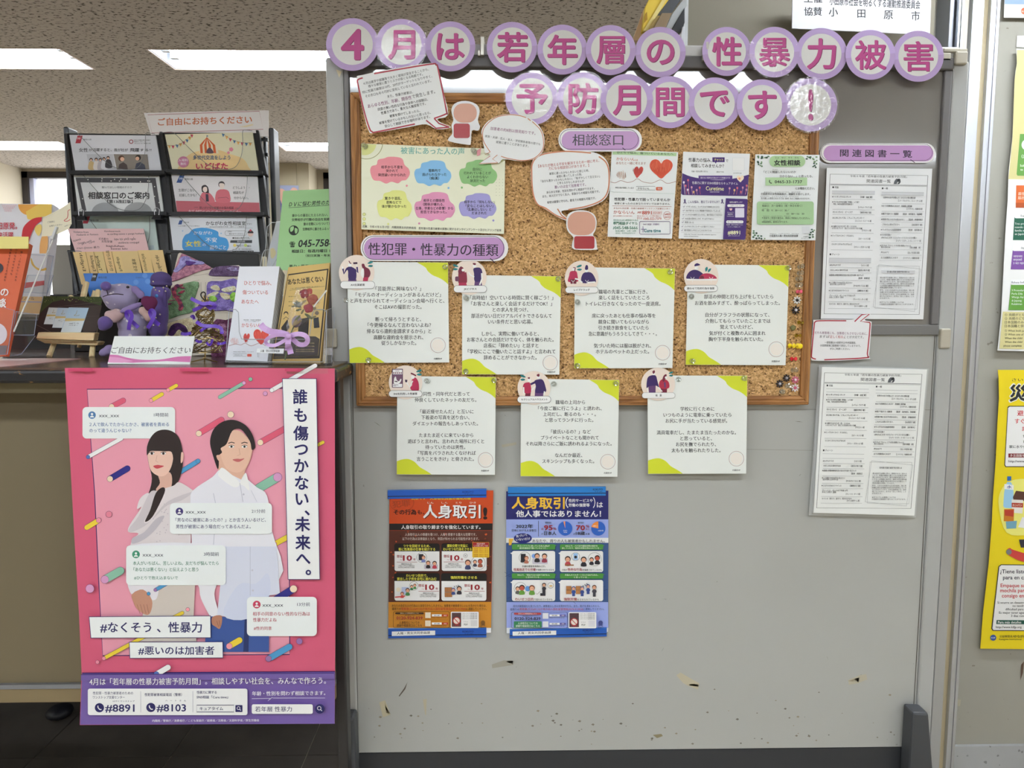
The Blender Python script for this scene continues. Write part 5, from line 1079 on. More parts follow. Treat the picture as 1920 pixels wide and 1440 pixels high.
for (x0, y0, l1, l2) in [(134, 540, 'ホストクラブに通っている友人(娘)が', '最近性風俗店で働いているようだ…'), (538, 540, 'SNS上で、パパ活や援助交際の相手を', '探していたり、性的な写真を求められている…'), (134, 784, 'SNS上で、「家出するなら泊めてあげるよ」', 'と言われている…'), (538, 784, '外国人がパスポートをとりあげられた、', 'と言っている…')]:
    x1 = x0+364; s.rr(x0, y0-2, x1, y0+44, 10, GN); s.poly([(x1-4, y0+4), (x1+14, y0+6), (x1-4, y0+20)], GN); w1 = 136 if '外国' not in l1 else 140
    s.t(x0+182-w1, x0+182+w1, y0+12, 17, l1, (230, 236, 225), b=.8); w2 = 118 if len(l2) > 10 else 64; w2 = 164 if len(l2) > 18 else w2; s.t(x0+182-w2, x0+182+w2, y0+31, 17, l2, (230, 236, 225), b=.8)
    s.rr(x0, y0+54, x1, y0+232, 18, (234, 235, 238)); s.poly([(x0+4, y0+66), (x0-14, y0+72), (x0+4, y0+86)], (234, 235, 238))
def chat(x, y, r): s.circ(x, y, r, (240, 240, 240), n=22); s.line(el_pts(x, y, r, n=22), 2, INK, closed=True)
chat(242, 650, 48); s.rect(208, 618, 250, 690, (40, 40, 48)); kid(s, 256, 654, 20, (130, 70, 40), (180, 110, 90)); s.circ(318, 636, 18, (120, 160, 220)); s.rr(306, 654, 436, 704, 10, (196, 192, 204)); kid(s, 346, 634, 24, (60, 46, 40), (40, 36, 44)); kid(s, 408, 636, 24, (30, 28, 34), (150, 60, 80))
s.t(220, 420, 722, 19, '多額の借金を背負わされ、', b=1.2); s.t(148, 334, 750, 26, '性風俗店での労働', RE, b=1.6); s.t(338, 490, 752, 18, 'を強要されているかも', b=1)
kid(s, 604, 660, 26, (60, 40, 36), (180, 70, 80)); chat(670, 640, 34); s.rect(652, 612, 688, 668, (150, 190, 230)); s.circ(670, 644, 12, (40, 40, 50)); kid(s, 738, 664, 26, (40, 36, 40), (40, 40, 50)); chat(830, 662, 56); kid(s, 804, 664, 20, (40, 36, 36), (40, 40, 50)); kid(s, 852, 650, 24, (60, 40, 36), (40, 40, 48), True); s.rect(580, 706, 654, 716, (150, 100, 60))
s.t(554, 598, 752, 18, '子供が', b=1); s.t(602, 724, 748, 26, '性的な行為', RE, b=1.6); s.t(728, 890, 752, 18, 'を強要されているかも', b=1)
chat(204, 908, 52); kid(s, 182, 908, 20, (60, 40, 36), (90, 90, 90)); kid(s, 218, 900, 26, (60, 36, 30), (100, 150, 60), True); s.circ(266, 908, 22, (90, 140, 200)); kid(s, 302, 902, 26, (120, 70, 50), (100, 150, 60)); kid(s, 404, 876, 18, (40, 36, 40), (50, 50, 60)); s.rect(390, 910, 416, 968, (50, 50, 60)); s.rect(372, 946, 390, 968, (40, 40, 44)); chat(460, 880, 24); s.rr(448, 878, 474, 892, 4, (220, 190, 130)); s.line([(334, 944), (344, 956), (372, 930)], 3, (140, 130, 120))
s.t(160, 316, 996, 26, 'わいせつ目的', RE, b=1.6); s.t(320, 474, 998, 18, 'で狙われているかも', b=1)
for bx in (590, 672):
    for by in (886, 920): s.rect(bx, by, bx+44, by+32, (176, 120, 70)); s.box(bx, by, bx+44, by+32, 1.6, (110, 70, 40))
for x_, y_, c_ in ((652, 904, 18), (724, 904, 18), (774, 886, 18)): kid(s, x_, y_, c_, (50, 74, 140), (50, 74, 140)); s.rect(x_-12, y_+36, x_+12, y_+66, (50, 74, 140))
kid(s, 826, 894, 20, (90, 60, 40), (70, 66, 76)); s.rect(814, 930, 838, 974, (60, 60, 70))
for k in range(3): s.line([(728+k*16, 878-k*8), (738+k*16, 890-k*8)], 5, INK)
s.t(570, 680, 994, 26, '強制労働', RE, b=1.8); s.t(684, 864, 997, 18, 'をさせられているかも', b=1)
s.t(146, 874, 1052, 21, '自分が被害者だと気づいたり、被害者らしき人を見かけたら、また、助けを求められたら、', (30, 34, 90), b=.9); s.t(120, 196, 1080, 21, '最寄りの', (30, 34, 90), b=.9); s.t(198, 732, 1078, 21, '警察署(又は#9110)や地方出入国在留管理局(0570-013904)', (170, 40, 60), b=.9); s.t(734, 908, 1077, 21, 'に連絡してください。', (30, 34, 90), b=.9)
s.line(rr_pts(130, 1104, 600, 1238, 12), 3, (40, 44, 90), closed=True); s.rr(150, 1108, 380, 1124, 8, (180, 60, 60)); s.t(188, 342, 1116, 12, '匿名による情報提供はこちら', (236, 220, 220), b=.8); s.t(224, 306, 1136, 10, '匿名通報ダイヤル', b=.6); s.t(156, 374, 1155, 32, '0120-924-839', (40, 30, 60), b=2.2); s.rr(150, 1180, 384, 1234, 6, (50, 128, 84)); s.t(184, 350, 1196, 21, '人身取引についての', (230, 236, 230), b=1); s.t(166, 368, 1219, 21, '詳細や相談窓口はこちら', (230, 236, 230), b=1)
for yy in (1134, 1204): s.rect(392, yy-24, 440, yy+24, (222, 224, 236)); s.rect(450, yy-12, 534, yy+4, (232, 232, 238)); s.rr(538, yy-12, 584, yy+4, 3, (90, 80, 160)); s.t(452, 576, yy+14, 9, 'https://www.npa.go.jp/', b=.5); s.t(470, 514, yy-4, 12, '匿名 通報', b=.6); s.t(550, 574, yy-4, 12, '検索', (230, 225, 240), b=.6)
s.rr(608, 1102, 842, 1238, 10, (234, 234, 238)); s.rect(616, 1110, 696, 1228, (80, 58, 66)); s.circ(656, 1184, 26, (226, 214, 206)); s.line(el_pts(656, 1184, 30, n=20), 6, (180, 44, 50), closed=True); s.line([(636, 1164), (676, 1206)], 6, (180, 44, 50)); s.t(626, 688, 1219, 11, '人身取引', (190, 60, 70), b=1)
for i in range(4): s.t(704, 828, 1116+i*14, 11, 'このリーフレットは多言語で作成', b=.5)
s.t(716, 752, 1186, 12, 'リーフレット', b=.6); s.t(718, 750, 1208, 20, 'PDF', b=1.2); s.rect(776, 1172, 830, 1224, (216, 216, 222)); s.circ(878, 1190, 18, (60, 70, 130)); s.line([(860, 1204), (896, 1218)], 6, (60, 70, 130)); s.line([(860, 1218), (896, 1204)], 6, (60, 70, 130)); s.t(856, 902, 1232, 11, '警察庁', b=.6)
s.done()
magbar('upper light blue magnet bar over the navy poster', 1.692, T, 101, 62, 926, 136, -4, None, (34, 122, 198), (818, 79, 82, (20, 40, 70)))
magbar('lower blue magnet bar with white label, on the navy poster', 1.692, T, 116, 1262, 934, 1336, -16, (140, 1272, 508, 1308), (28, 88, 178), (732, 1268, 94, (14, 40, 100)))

# ================================================================== push pins
def pin(px, py, label, m, group, kind='barrel', col=None, Y=1.666, tip=(0, 0), r=.0060):
    p = on(px, py, Y-.012)
    ax = Vector((tip[0], -1, tip[1])).normalized()
    base = p-ax*.013
    if kind == 'barrel':
        o = MB().lathe(base, ax, [(0, r*.9), (.0012, r), (.0025, r*.9), (.0035, r*.45), (.010, r*.42), (.0108, r*.85), (.0125, r*.95), (.0138, r*.7)], 14).make('push_pin', m, smooth=False)
        MB().lathe(base-ax*.007, ax, [(0, .0002), (.0075, .0005)], 6).make('needle', mat((190, 190, 195), .3, 1), o)
    elif kind == 'ball':
        o = MB().ell(base+ax*.006, r, nu=14, nv=8).make('push_pin', m, smooth=True)
    elif kind == 'disc':
        o = MB().lathe(base-ax*.001, ax, [(0, r), (.001, r*1.05), (.0022, r*.8), (.0026, r*.4)], 18).make('push_pin', m)
    else:
        o = MB().lathe(base, ax, [(0, r*.5), (.005, r*.5), (.0062, r*.42), (.0066, r*.2)], 12).make('push_pin', mat(col, .3))
        for k in range(8):
            a = 2*math.pi*k/8; c = base+ax*.003+Vector((math.cos(a)*r*1.0, 0, math.sin(a)*r*1.0))
            MB().ell(c, (r*.52, .0018, r*.30), Matrix.Rotation(-a, 3, 'Y'), 10, 6).make('petal', m, o, smooth=True)
    return tag(o, label, 'push pin', group)
gp = 'clear push pins holding sheets'
CP = [(681, 271, 'at the top left corner of the cloud sheet', 1), (887, 281, 'beside the pink tag on the cloud sheet', 1), (834.5, 500, 'in the lime corner of the leftmost upper card', 0), (690, 675.5, 'in the bottom left lime corner of the leftmost upper card', 0), (647.5, 563, 'on the grey upright left of the leftmost upper card', 0),
 (1047, 523, 'in the lime corner of the second upper card', 0), (872.5, 558, 'on the left edge of the second upper card', 1), (873.5, 697, 'at the bottom left of the second upper card', 0), (1258, 510, 'in the lime corner of the third upper card', 0), (1082, 565.5, 'on the left edge of the third upper card', 1), (1083.5, 686, 'at the bottom left of the third upper card', 0),
 (1480, 502.5, 'in the lime corner of the fourth upper card', 0), (1296.5, 555, 'on the left edge of the fourth upper card', 1), (1300, 677.5, 'at the bottom left of the fourth upper card', 0), (799, 714, 'beside the phone sticker on the lower left card', 1), (926.5, 714, 'in the lime corner of the lower left card', 0),
 (1037.5, 719.5, 'beside the sticker on the lower middle card', 1), (1155.5, 719.5, 'in the lime corner of the lower middle card', 0), (1272, 711, 'beside the sticker on the lower right card', 1), (1397, 710, 'in the lime corner of the lower right card', 0)]
for x, y, l, lean in CP: pin(x, y, 'clear push pin '+l, PINCLEAR, gp, tip=(-.25, .15) if lean else (.05, .0), Y=1.665 if y > 300 else 1.664)
gs = 'spare pins along the right of the cork board'
def q(x, y): return (1470+x/4.8, 480+y/4.8)
MY = clear_mat('yellow_clear_pin', (.85, .82, .15), .14, .05)
CS = [(172, 88, 'topmost spare clear pin on the cork'), (168, 150, 'second spare clear pin from the top'), (155, 200, 'third spare clear pin from the top'), (155, 258, 'fourth spare clear pin, just above the pink pin'), (113, 1027, 'spare clear pin just below the red pin')]
for x, y, l in CS: pin(*q(x, y), l, PINCLEAR, gs, tip=(.35, .1), Y=1.675)
pin(*q(155, 320), 'small pink translucent pin above the white flower pin', mat((226, 96, 120), .25), gs, tip=(.3, 0), Y=1.675, r=.0042)
pin(*q(108, 925), 'red push pin low on the right of the cork', mat((214, 52, 62), .25), gs, tip=(.5, .1), Y=1.675, r=.0046)
pin(*q(134, 398), 'white flower pin with black centre', mat((232, 232, 230), .35), gs, 'flower', (30, 28, 30), 1.675, r=0.0061)
pin(*q(122, 487), 'black flower pin with pale centre, below the white flower pin', mat((28, 24, 30), .35), gs, 'flower', (190, 188, 196), 1.675, r=0.0064)
pin(*q(38, 1102), 'black flower pin left of the pink flower pin', mat((28, 24, 30), .35), gs, 'flower', (170, 168, 176), 1.675, r=0.0059)
pin(1465, 720.3, 'lowest black flower pin on the cork', mat((28, 24, 30), .35), gs, 'flower', (170, 168, 176), 1.675, r=0.0061)
pin(*q(117, 1118), 'pink flower pin near the bottom right cork corner', mat((206, 110, 140), .35), gs, 'flower', (240, 200, 210), 1.675, r=0.0059)
pin(1494, 728, 'white flower pin with pink centre in the cork corner', mat((234, 226, 230), .35), gs, 'flower', (210, 100, 130), 1.675, r=0.0061)
pin(*q(170, 598), 'yellow translucent pin against the pine frame, upper one', MY, gs, tip=(.4, 0), Y=1.675, r=.0042); pin(*q(147, 717), 'yellow translucent pin below the olive disc pin', MY, gs, tip=(.4, 0), Y=1.675, r=.0042)
pin(*q(102, 648), 'flat olive green disc pin', mat((118, 116, 70), .5), gs, 'disc', None, 1.675, r=.0058)
pin(*q(92, 808), 'solid yellow push pin, left one of the pair', mat((232, 204, 30), .3), gs, tip=(.55, .05), Y=1.675, r=.0056); pin(*q(148, 812), 'solid yellow push pin, right one of the pair', mat((232, 204, 30), .3), gs, tip=(.1, .0), Y=1.675, r=.0060)
pin(1480.6, 723.5, 'clear pin between black and white flower pins', PINCLEAR, gs, tip=(.1, .1), Y=1.675, r=.0058); pin(1468.8, 735, 'lowest clear pin at the bottom of the cork', PINCLEAR, gs, tip=(0, 0), Y=1.675)

# ================================================================== posters on the right-hand wall
T = crop(1820, 680, 2.667)
s = Sheet('poster', 'yellow disaster poster with bottle and torch pictures on the right wall', 'poster', Plane(2.285), T, [(136, 36), (420, 36), (420, 1434), (48, 1430), (62, 1250), (90, 1010), (106, 800), (110, 700), (126, 480), (134, 300), (142, 180), (140, 80)], (228, 204, 22), 'wall posters at the right edge')
s.t(206, 262, 86, 18, 'さい', b=1); s.t(188, 290, 152, 96, '災', (235, 235, 220), b=6); s.t(194, 284, 152, 88, '災', b=3.5); s.t(296, 390, 152, 88, '害', b=3.5)
s.poly([(192, 216), (420, 216), (420, 522), (174, 522), (168, 512), (184, 222)], (40, 40, 40)); s.poly([(195, 220), (420, 220), (420, 518), (176, 518), (172, 510), (187, 226)], (232, 232, 230))
R2 = (190, 44, 56); s.t(232, 330, 252, 30, '避難時', R2, b=1.6); s.t(220, 326, 292, 28, 'すぐに持', R2, b=1.6); s.t(256, 330, 330, 26, 'ま しょう', R2, b=1.6); s.t(260, 330, 366, 16, '食べ物と', b=1); s.t(262, 330, 394, 16, '飲み物', b=1); s.t(192, 330, 420, 17, '家に水や食べ物を', b=.9); s.rect(188, 454, 420, 474, (130, 30, 40)); s.t(196, 300, 464, 15, '多言語版をみる', (235, 225, 220), b=1); s.t(188, 300, 492, 16, 'http://www.kifjp', b=.8)
s.poly(smooth_closed([(150, 640), (200, 590), (300, 580), (420, 590), (420, 840), (300, 860), (180, 850), (140, 720)]), (238, 226, 120)); s.poly([(166, 650), (172, 616), (182, 596), (200, 596), (210, 616), (214, 650), (210, 720), (202, 728), (168, 726), (162, 716)], (150, 196, 224)); s.rect(182, 568, 202, 590, (40, 100, 170)); s.poly([(168, 606), (214, 612), (214, 636), (167, 632)], (230, 236, 240)); s.t(180, 204, 621, 18, '水', (30, 60, 150), b=1.6)
s.poly([(210, 672), (226, 640), (300, 650), (300, 692), (214, 690)], (90, 56, 46)); s.poly([(204, 684), (262, 686), (258, 754), (206, 750)], (226, 222, 214)); s.poly([(204, 700), (262, 702), (261, 724), (204, 722)], (170, 60, 40)); s.t(208, 256, 712, 14, 'カンパン', (240, 230, 210), b=1); s.poly([(166, 732), (216, 730), (214, 796), (164, 792)], (196, 120, 30)); s.poly([(168, 736), (214, 736), (212, 770), (170, 764)], (180, 60, 40)); s.poly([(174, 794), (230, 790), (226, 828), (178, 830)], (110, 160, 180)); s.poly([(236, 822), (256, 772), (330, 776), (330, 836)], (236, 236, 232))
s.poly([(240, 884), (420, 880), (420, 922), (250, 924)], (50, 48, 60)); s.poly(smooth_closed([(180, 936), (196, 926), (214, 936), (330, 974), (330, 1004), (250, 992), (196, 966), (182, 954)]), (200, 64, 60)); s.circ(190, 946, 14, (120, 120, 120), n=12)
s.poly([(150, 1008), (420, 1010), (420, 1342), (110, 1340), (102, 1330), (138, 1018)], (40, 40, 40)); s.poly([(152, 1012), (420, 1014), (420, 1338), (112, 1336), (107, 1328), (142, 1020)], (234, 232, 230))
for x, y, sz, tx, c, b in [(146, 1042, 28, '¿Tiene listo', (30, 30, 50), 1.6), (160, 1072, 28, 'para en caso', (30, 30, 50), 1.6), (148, 1112, 26, 'Empaque su', R2, 1.6), (146, 1137, 26, 'mochila para', R2, 1.6), (154, 1163, 26, 'consigo en', R2, 1.6), (132, 1198, 16, 'Si ocurre un desastre', INK, 1), (208, 1214, 16, 'no tendrá', INK, 1), (172, 1231, 16, 'dificultad para', INK, 1), (140, 1248, 16, 'Es mejor tener agua', INK, 1), (200, 1264, 16, '3 días con', INK, 1)]: s.tl(x, y, sz, tx, c, b=b)
s.poly([(128, 1286), (420, 1288), (420, 1308), (126, 1306)], (30, 84, 70)); s.tl(134, 1296, 17, 'Para más detalles', (232, 236, 230), b=1.4); s.tl(124, 1320, 16, 'http://www.kifjp.org', b=.8); s.circ(111, 1374, 15, (50, 80, 150), n=18); s.t(101, 121, 1374, 10, 'KIF', (220, 226, 240), b=1); s.tl(142, 1367, 13, '公益財団法人', b=1); s.tl(216, 1367, 15, 'かながわ国際', b=1.6); s.tl(140, 1381, 12, 'Kanagawa International', b=.7); s.done()
strip([T(0+20, 1310), T(120, 1316), T(116, 1424), T(0+20, 1420)], (176, 172, 152), 'tape', Y=2.2835) if False else None

T = crop(1740, 0, 2.182)
s = Sheet('poster', 'cream multilingual notice with green, orange and purple blocks on the right wall', 'poster', Plane(2.285), T, [(362, 200), (480, 206), (480, 1440), (284, 1434), (300, 1280), (316, 960), (326, 820), (330, 700), (346, 560), (354, 330), (358, 290), (364, 260)], (224, 224, 222), 'wall posters at the right edge')
s.poly([(363, 204), (480, 208), (480, 736), (329, 733), (346, 560), (354, 330), (359, 290), (364, 260)], (196, 188, 132)); T6 = crop(1860, 260, 3.429); s.T = T6
s.poly([(180, -30), (330, -30), (330, 240), (164, 238), (158, 228)], (92, 144, 62)); s.circ(226, 40, 36, (226, 228, 220)); s.tl(190, 114, 26, '（出', (220, 228, 210), b=1); s.tl(180, 172, 20, 'Submit', (220, 228, 210), b=.6); s.tl(182, 198, 20, 'to', (220, 228, 210), b=.6)
s.poly([(156, 268), (330, 268), (330, 446), (152, 444)], (200, 96, 40)); s.poly([(156, 268), (330, 268), (330, 300), (154, 300)], (230, 230, 232)); s.tl(168, 354, 22, '居住地', (236, 210, 190), b=1); s.tl(166, 380, 22, '届出期', (236, 210, 190), b=1); s.poly([(152, 412), (330, 414), (330, 446), (152, 444)], (170, 76, 28))
for y, c, tt, l in [(478, (34, 92, 72), 'Español', ['Tres procedi', 'cuando una', 'familia en', 'en Japón']), (688, (118, 76, 150), 'नेपाली', ['जापानमा', 'बच्चाको', '3 वटा महत्व']), (906, (96, 150, 60), 'Bahasa Indo', ['3 Prosedur', 'Perlu Dila', 'Warga Asi', 'di Jepang', 'Kelahiran'])]:
    n = len(l); s.poly([(144-(y-478)*.05, y+20), (330, y+24), (330, y+88+n*22), (134-(y-478)*.07, y+86+n*22)], c); s.rr(144-(y-478)*.06, y, 330, y+34, 10, (230, 230, 232)); s.tl(184 if n < 5 else 124, y+17, 19, tt, b=.8)
    for i, tx in enumerate(l): s.tl(146-(y-478)*.05, y+68+i*22, 18, tx, (226, 232, 226), b=.5)
s.poly([(68, 1112), (330, 1116), (330, 1356), (46, 1350)], (206, 198, 142))
for i, tx in enumerate(['① 両親がともに', '② 両親のどちらか', '日本国籍のみを', '日本国籍と併せ', '① When both par', '② When one of', 'When the child', 'When the child', 'please complete']): s.tl(80-(i > 7)*8, 1132+i*24+(6 if i > 3 else 0), 21 if i < 4 else 18, tx, b=.7)
s.done()
T = crop(1720, 0, 8.47)
s = Sheet('poster', 'bottom of a blue and white poster at the top right corner of the photo', 'poster', Plane(2.285), T, [(1392, -300), (1900, -300), (1900, 286), (1374, 280)], (222, 222, 220), 'wall posters at the right edge')
s.poly([(1392, -300), (1900, -300), (1900, 72), (1388, 66)], (142, 168, 200)); s.circ(1700, 176, 54, (216, 100, 60)); s.t(1660, 1692, 180, 34, 'E', (240, 220, 200), b=1); s.done()
for pts, c in (([(1907, 67), (1935, 66), (1935, 90), (1906, 88)], (206, 208, 204)), ([(1789, 1207), (1799, 1205), (1796, 1216), (1790, 1240), (1786, 1240)], (196, 192, 170)), ([(1915, 1246), (1920, 1240), (1918, 1262), (1913, 1276)], (90, 70, 56)), ([(1784, 1310), (1802, 1312), (1800, 1324), (1784, 1323)], (170, 166, 146))):
    o = mesh_obj('tape_remnant', [on(x, y, 2.298) for x, y in pts], [tuple(range(len(pts)))], mat(c, .6)); tag(o, ['dried glue patch above the cream notice', 'old tape remnant beside the aluminium rail below the yellow poster', 'dark scratch on the right wall edge', 'faint tape square on the right wall low down'][[206, 196, 90, 170].index(c[0])], 'tape')
# ================================================================== counter with the pink poster
ZT = on(300, 690, 1.5).z
xr = on(630, 690, 1.5).x
ct = empty('counter_table', (-1.4, 1.9, 0), 'high dark-topped counter table standing left of the notice board', 'counter')
he = on(300, 719, 1.5).z
MB().box((-2.6, 1.512, ZT-.004), (xr-.012, 1.68, ZT)).box((-2.6, 1.68, ZT-.004), (-.372, 3.0, ZT)).make('worktop', M_COUNTER, ct)
MB().box((-2.6, 1.502, he), (xr, 1.682, ZT-.004)).make('edge_band', M_EDGE, ct, bevel=.006)
MB().box((-2.6, 1.683, he), (-.37, 3.0, ZT-.0045)).make('top_core', M_BLACK, ct)
M_OLIVE = mat((112, 101, 78), .55)  # panel and apron colours lowered to carry the shade on this side
z1 = on(60, 737, 1.56).z
MB().box((-2.6, 1.56, z1), (xr-.06, 1.60, he+.001)).make('apron', mat((124, 114, 88), .5), ct)
zb = on(60, 1280, 1.66).z; zc = on(60, 1288, 1.66).z; zd = on(60, 1316, 1.66).z
MB().box((-2.6, 1.66, zb), (xr-.058, 1.70, he)).make('front_panel', M_OLIVE, ct)
MB().box((-2.6, 1.650, zc), (xr-.05, 1.70, zb)).make('metal_strip', mat((150, 155, 165), .3, .8), ct)
MB().box((-2.6, 1.655, zd), (xr-.05, 1.70, zc)).make('base_rail', mat((130, 114, 84), .5), ct, bevel=.003)
for x in (xr-.028, -2.55):
    MB().box((x, 1.56, 0), (x+.022, 1.60, he+.01)).make('leg', mat((44, 42, 42), .4), ct, bevel=.004)
    MB().box((x-.03*(x > -1), 2.90, 0), (x+.022-.04*(x > -1), 2.94, he+.01)).make('leg', mat((44, 42, 42), .4), ct, bevel=.004)
MB().box((-2.6, 2.96, .0), (-.372, 2.98, he)).make('light_block_panel', mat((60, 56, 52), .6), ct)  # unseen panel added, with the deepened top, to block light from behind
MB().box((-2.55, 1.72, zd-.0), (xr-.06, 2.30, zd+.02)).make('undershelf', mat((70, 66, 60), .6), ct)
shoe = MB().ell(onz(112, 1334, .024)+Vector((0, .0, 0)), (.045, .05, .024), None, 14, 8).make('shoe', mat((14, 15, 24), .5), smooth=True); tag(shoe, 'toe of a dark navy shoe under the counter beside the poster', 'shoe')
paper = tag(strip([(0, 678), (60, 671), (151, 671.5), (60, 681), (0, 689)], (196, 160, 160)) , 'pink leaflet lying flat on the counter at the far left', 'leaflet') if False else None
lv = [onz(x, y, ZT+.0016) for x, y in ((-60, 673), (60, 671.5), (152, 672), (60, 681.5), (-10, 688.5))]
lf = MB().prism(lv, (0, 0, -.0012)).make('flat_leaflet', mat((216, 176, 172), .3)); tag(lf, 'pink printed leaflet lying flat under the leftmost holder', 'leaflet')

# ---- pink poster
PA = (120, 680, 3.692); PB = (120, 1040, 3.6)
OUTP = (204, 88, 118); INP = (224, 150, 168); NV = (44, 30, 96); NVT = (34, 32, 92)
s = Sheet('campaign_poster', 'large pink and purple poster of two young people taped to the counter front', 'poster', Plane(1.497), lambda x, y: (x, y), [(121.5, 690), (375, 689), (627.5, 691), (628, 900), (629, 1140), (627.5, 1357), (390, 1358), (149.5, 1359.5), (153, 1262), (148, 1150), (139, 1000), (128, 800)], OUTP, thick=.0008, rough=.35)
s.T = lambda x, y: (x, y)
s.poly([(154, 1262), (628, 1259), (627.5, 1357), (390, 1358), (150, 1359)], (112, 90, 158), 'purple_band'); s.line([(154, 1262), (628, 1259)], 1.6, NV)
s.T = crop(*PA)
s.poly([(160, 184), (1535, 178), (1552, 800), (1560, 1403), (1563, 1980), (1562, 2020), (268, 2028), (240, 1500), (212, 900)], INP, 'pale_pink_panel'); s.line([(160, 184), (1535, 178), (1552, 800), (1560, 1403), (1563, 1980), (1562, 2020), (268, 2028), (240, 1500), (212, 900)], 6, NV, closed=True)
YE = (226, 200, 60); GT = (134, 184, 160); BLU = (74, 148, 196); DBL = (44, 44, 130); CR = (232, 208, 180); PKS = (214, 90, 116); VI = (208, 150, 192); WH = (232, 232, 240)
for a in [(330, 304, 410, 262, 18, PKS, CR), (603, 262, 678, 218, 13, YE, (232, 150, 160)), (721, 190, 778, 158, 12, YE, (232, 150, 160)), (1246, 140, 1080, 238, 12, GT, VI), (934, 490, 1090, 396, 20, PKS, CR), (1360, 552, 1560, 440, 20, PKS, CR), (320, 804, 440, 732, 20, DBL, CR),
          (1480, 792, 1350, 868, 30, GT, VI), (242, 1090, 160, 1140, 17, YE, (226, 140, 160)), (1456, 1256, 1560, 1200, 18, YE, (232, 150, 160)), (169, 652, 400, 524, 13, WH, (80, 110, 180)), (930, 680, 780, 772, 15, BLU, BLU), (1440, 190, 1740, 20, 14, WH, WH), (1760, 568, 1794, 550, 11, YE, YE)]:
    s.caps(*a[:5], a[5], a[6])
for x, y, r, c in [(1293, 114, 13, GT), (1395, 213, 14, VI), (1156, 358, 22, CR), (314, 1048, 21, (222, 130, 150))]: s.circ(x, y, r+1.6, (70, 40, 80), part='printed_line'); s.circ(x, y, r, c)
def bubble(x0, y0, x1, y1, icon, name_x, when, wx0, lines, col, yy=0):
    s.rr(x0, y0, x1, y1, 28, (226, 232, 240), 'chat_panel'); ix, iy = x0+66, y0+56+yy
    s.circ(ix, iy, 26, icon, part='chat_icon'); s.circ(ix, iy-7, 8, (230, 232, 240), part='chat_icon', n=12); s.poly(el_pts(ix, iy+16, 14, 12, n=10, a0=180, a1=360), (230, 232, 240), 'chat_icon')
    s.t(name_x, name_x+140, iy+1, 34, 'xxx_xxx', (70, 74, 90), b=.8); s.t(wx0, wx0+{'1時間前': 100, '21分前': 94, '3時間前': 102, '13分前': 86}[when], iy-2, 28, when, (60, 64, 90), b=.5)
    for (a, b_, y, tx, z) in lines: s.t(a, b_, y, z, tx, col, b=1 if z > 28 else .6)
bubble(132, 306, 772, 524, (74, 120, 170), 246, '1時間前', 626, [(180, 730, 426, '２人で飲んでたからとかさ、被害者を責める', 30), (180, 470, 468, 'のって違うんじゃない？', 30)], (50, 92, 150))
# the woman
HR = (44, 34, 36); SK = (226, 188, 172); SH = (214, 206, 208); SH2 = (196, 188, 192)
s.blob([(700, 462), (640, 478), (596, 530), (578, 600), (590, 700), (612, 800), (590, 900), (540, 1000), (456, 1138), (520, 1090), (600, 980), (660, 880), (640, 990), (566, 1096), (600, 1100), (660, 1020), (740, 900), (800, 810), (826, 700), (822, 600), (800, 520), (760, 478)], HR, 'woman_hair')
s.blob([(656, 760), (740, 760), (748, 850), (700, 900), (640, 880), (668, 830)], (210, 168, 152), 'printed_figure')
s.blob([(590, 600), (588, 680), (610, 750), (670, 785), (720, 765), (752, 700), (756, 620), (700, 590)], SK, 'woman_face')
s.blob([(578, 640), (584, 560), (640, 500), (720, 498), (770, 560), (778, 640), (764, 700), (750, 620), (700, 612), (640, 610), (600, 612)], HR, 'woman_hair')
for x in (612, 692): s.blob([(x-18, 628), (x, 618), (x+18, 626), (x, 636)], (246, 240, 238), 'printed_figure'); s.circ(x, 627, 9, (40, 26, 28), part='printed_figure', n=12); s.line([(x-19, 622), (x, 615), (x+19, 620)], 4, HR)
s.line([(648, 640), (640, 680), (656, 688)], 3, (196, 150, 136)); s.blob([(622, 714), (650, 706), (668, 708), (696, 714), (660, 730), (640, 730)], (190, 70, 80), 'printed_figure'); s.blob([(816, 620), (832, 630), (826, 680), (812, 690)], SK, 'printed_figure')
s.blob([(660, 880), (760, 850), (800, 825), (880, 870), (900, 900), (880, 1000), (880, 1260), (850, 1260), (820, 1400), (470, 1400), (470, 1240), (520, 1180), (452, 1170), (460, 1120), (540, 1000), (510, 1010), (530, 940), (580, 900), (610, 910)], SH, 'white_blouse')
s.blob([(596, 900), (650, 884), (700, 880), (660, 960), (560, 1090), (600, 1096), (720, 960), (900, 890), (820, 950), (720, 985), (640, 1060), (560, 1130), (470, 1170), (452, 1150), (520, 1060)], SH2, 'blouse_ruffle')
s.blob([(480, 1210), (560, 1170), (640, 1080), (700, 1060), (640, 1150), (560, 1220), (480, 1250)], (184, 178, 186), 'blouse_ruffle')
s.blob([(640, 900), (690, 860), (700, 900), (620, 1060), (565, 1098), (600, 1020)], HR, 'woman_hair')
for i in range(26):
    x, y = rnd.uniform(620, 840), rnd.uniform(960, 1240); s.circ(x, y, 4, (186, 176, 184), part='eyelet', n=7)
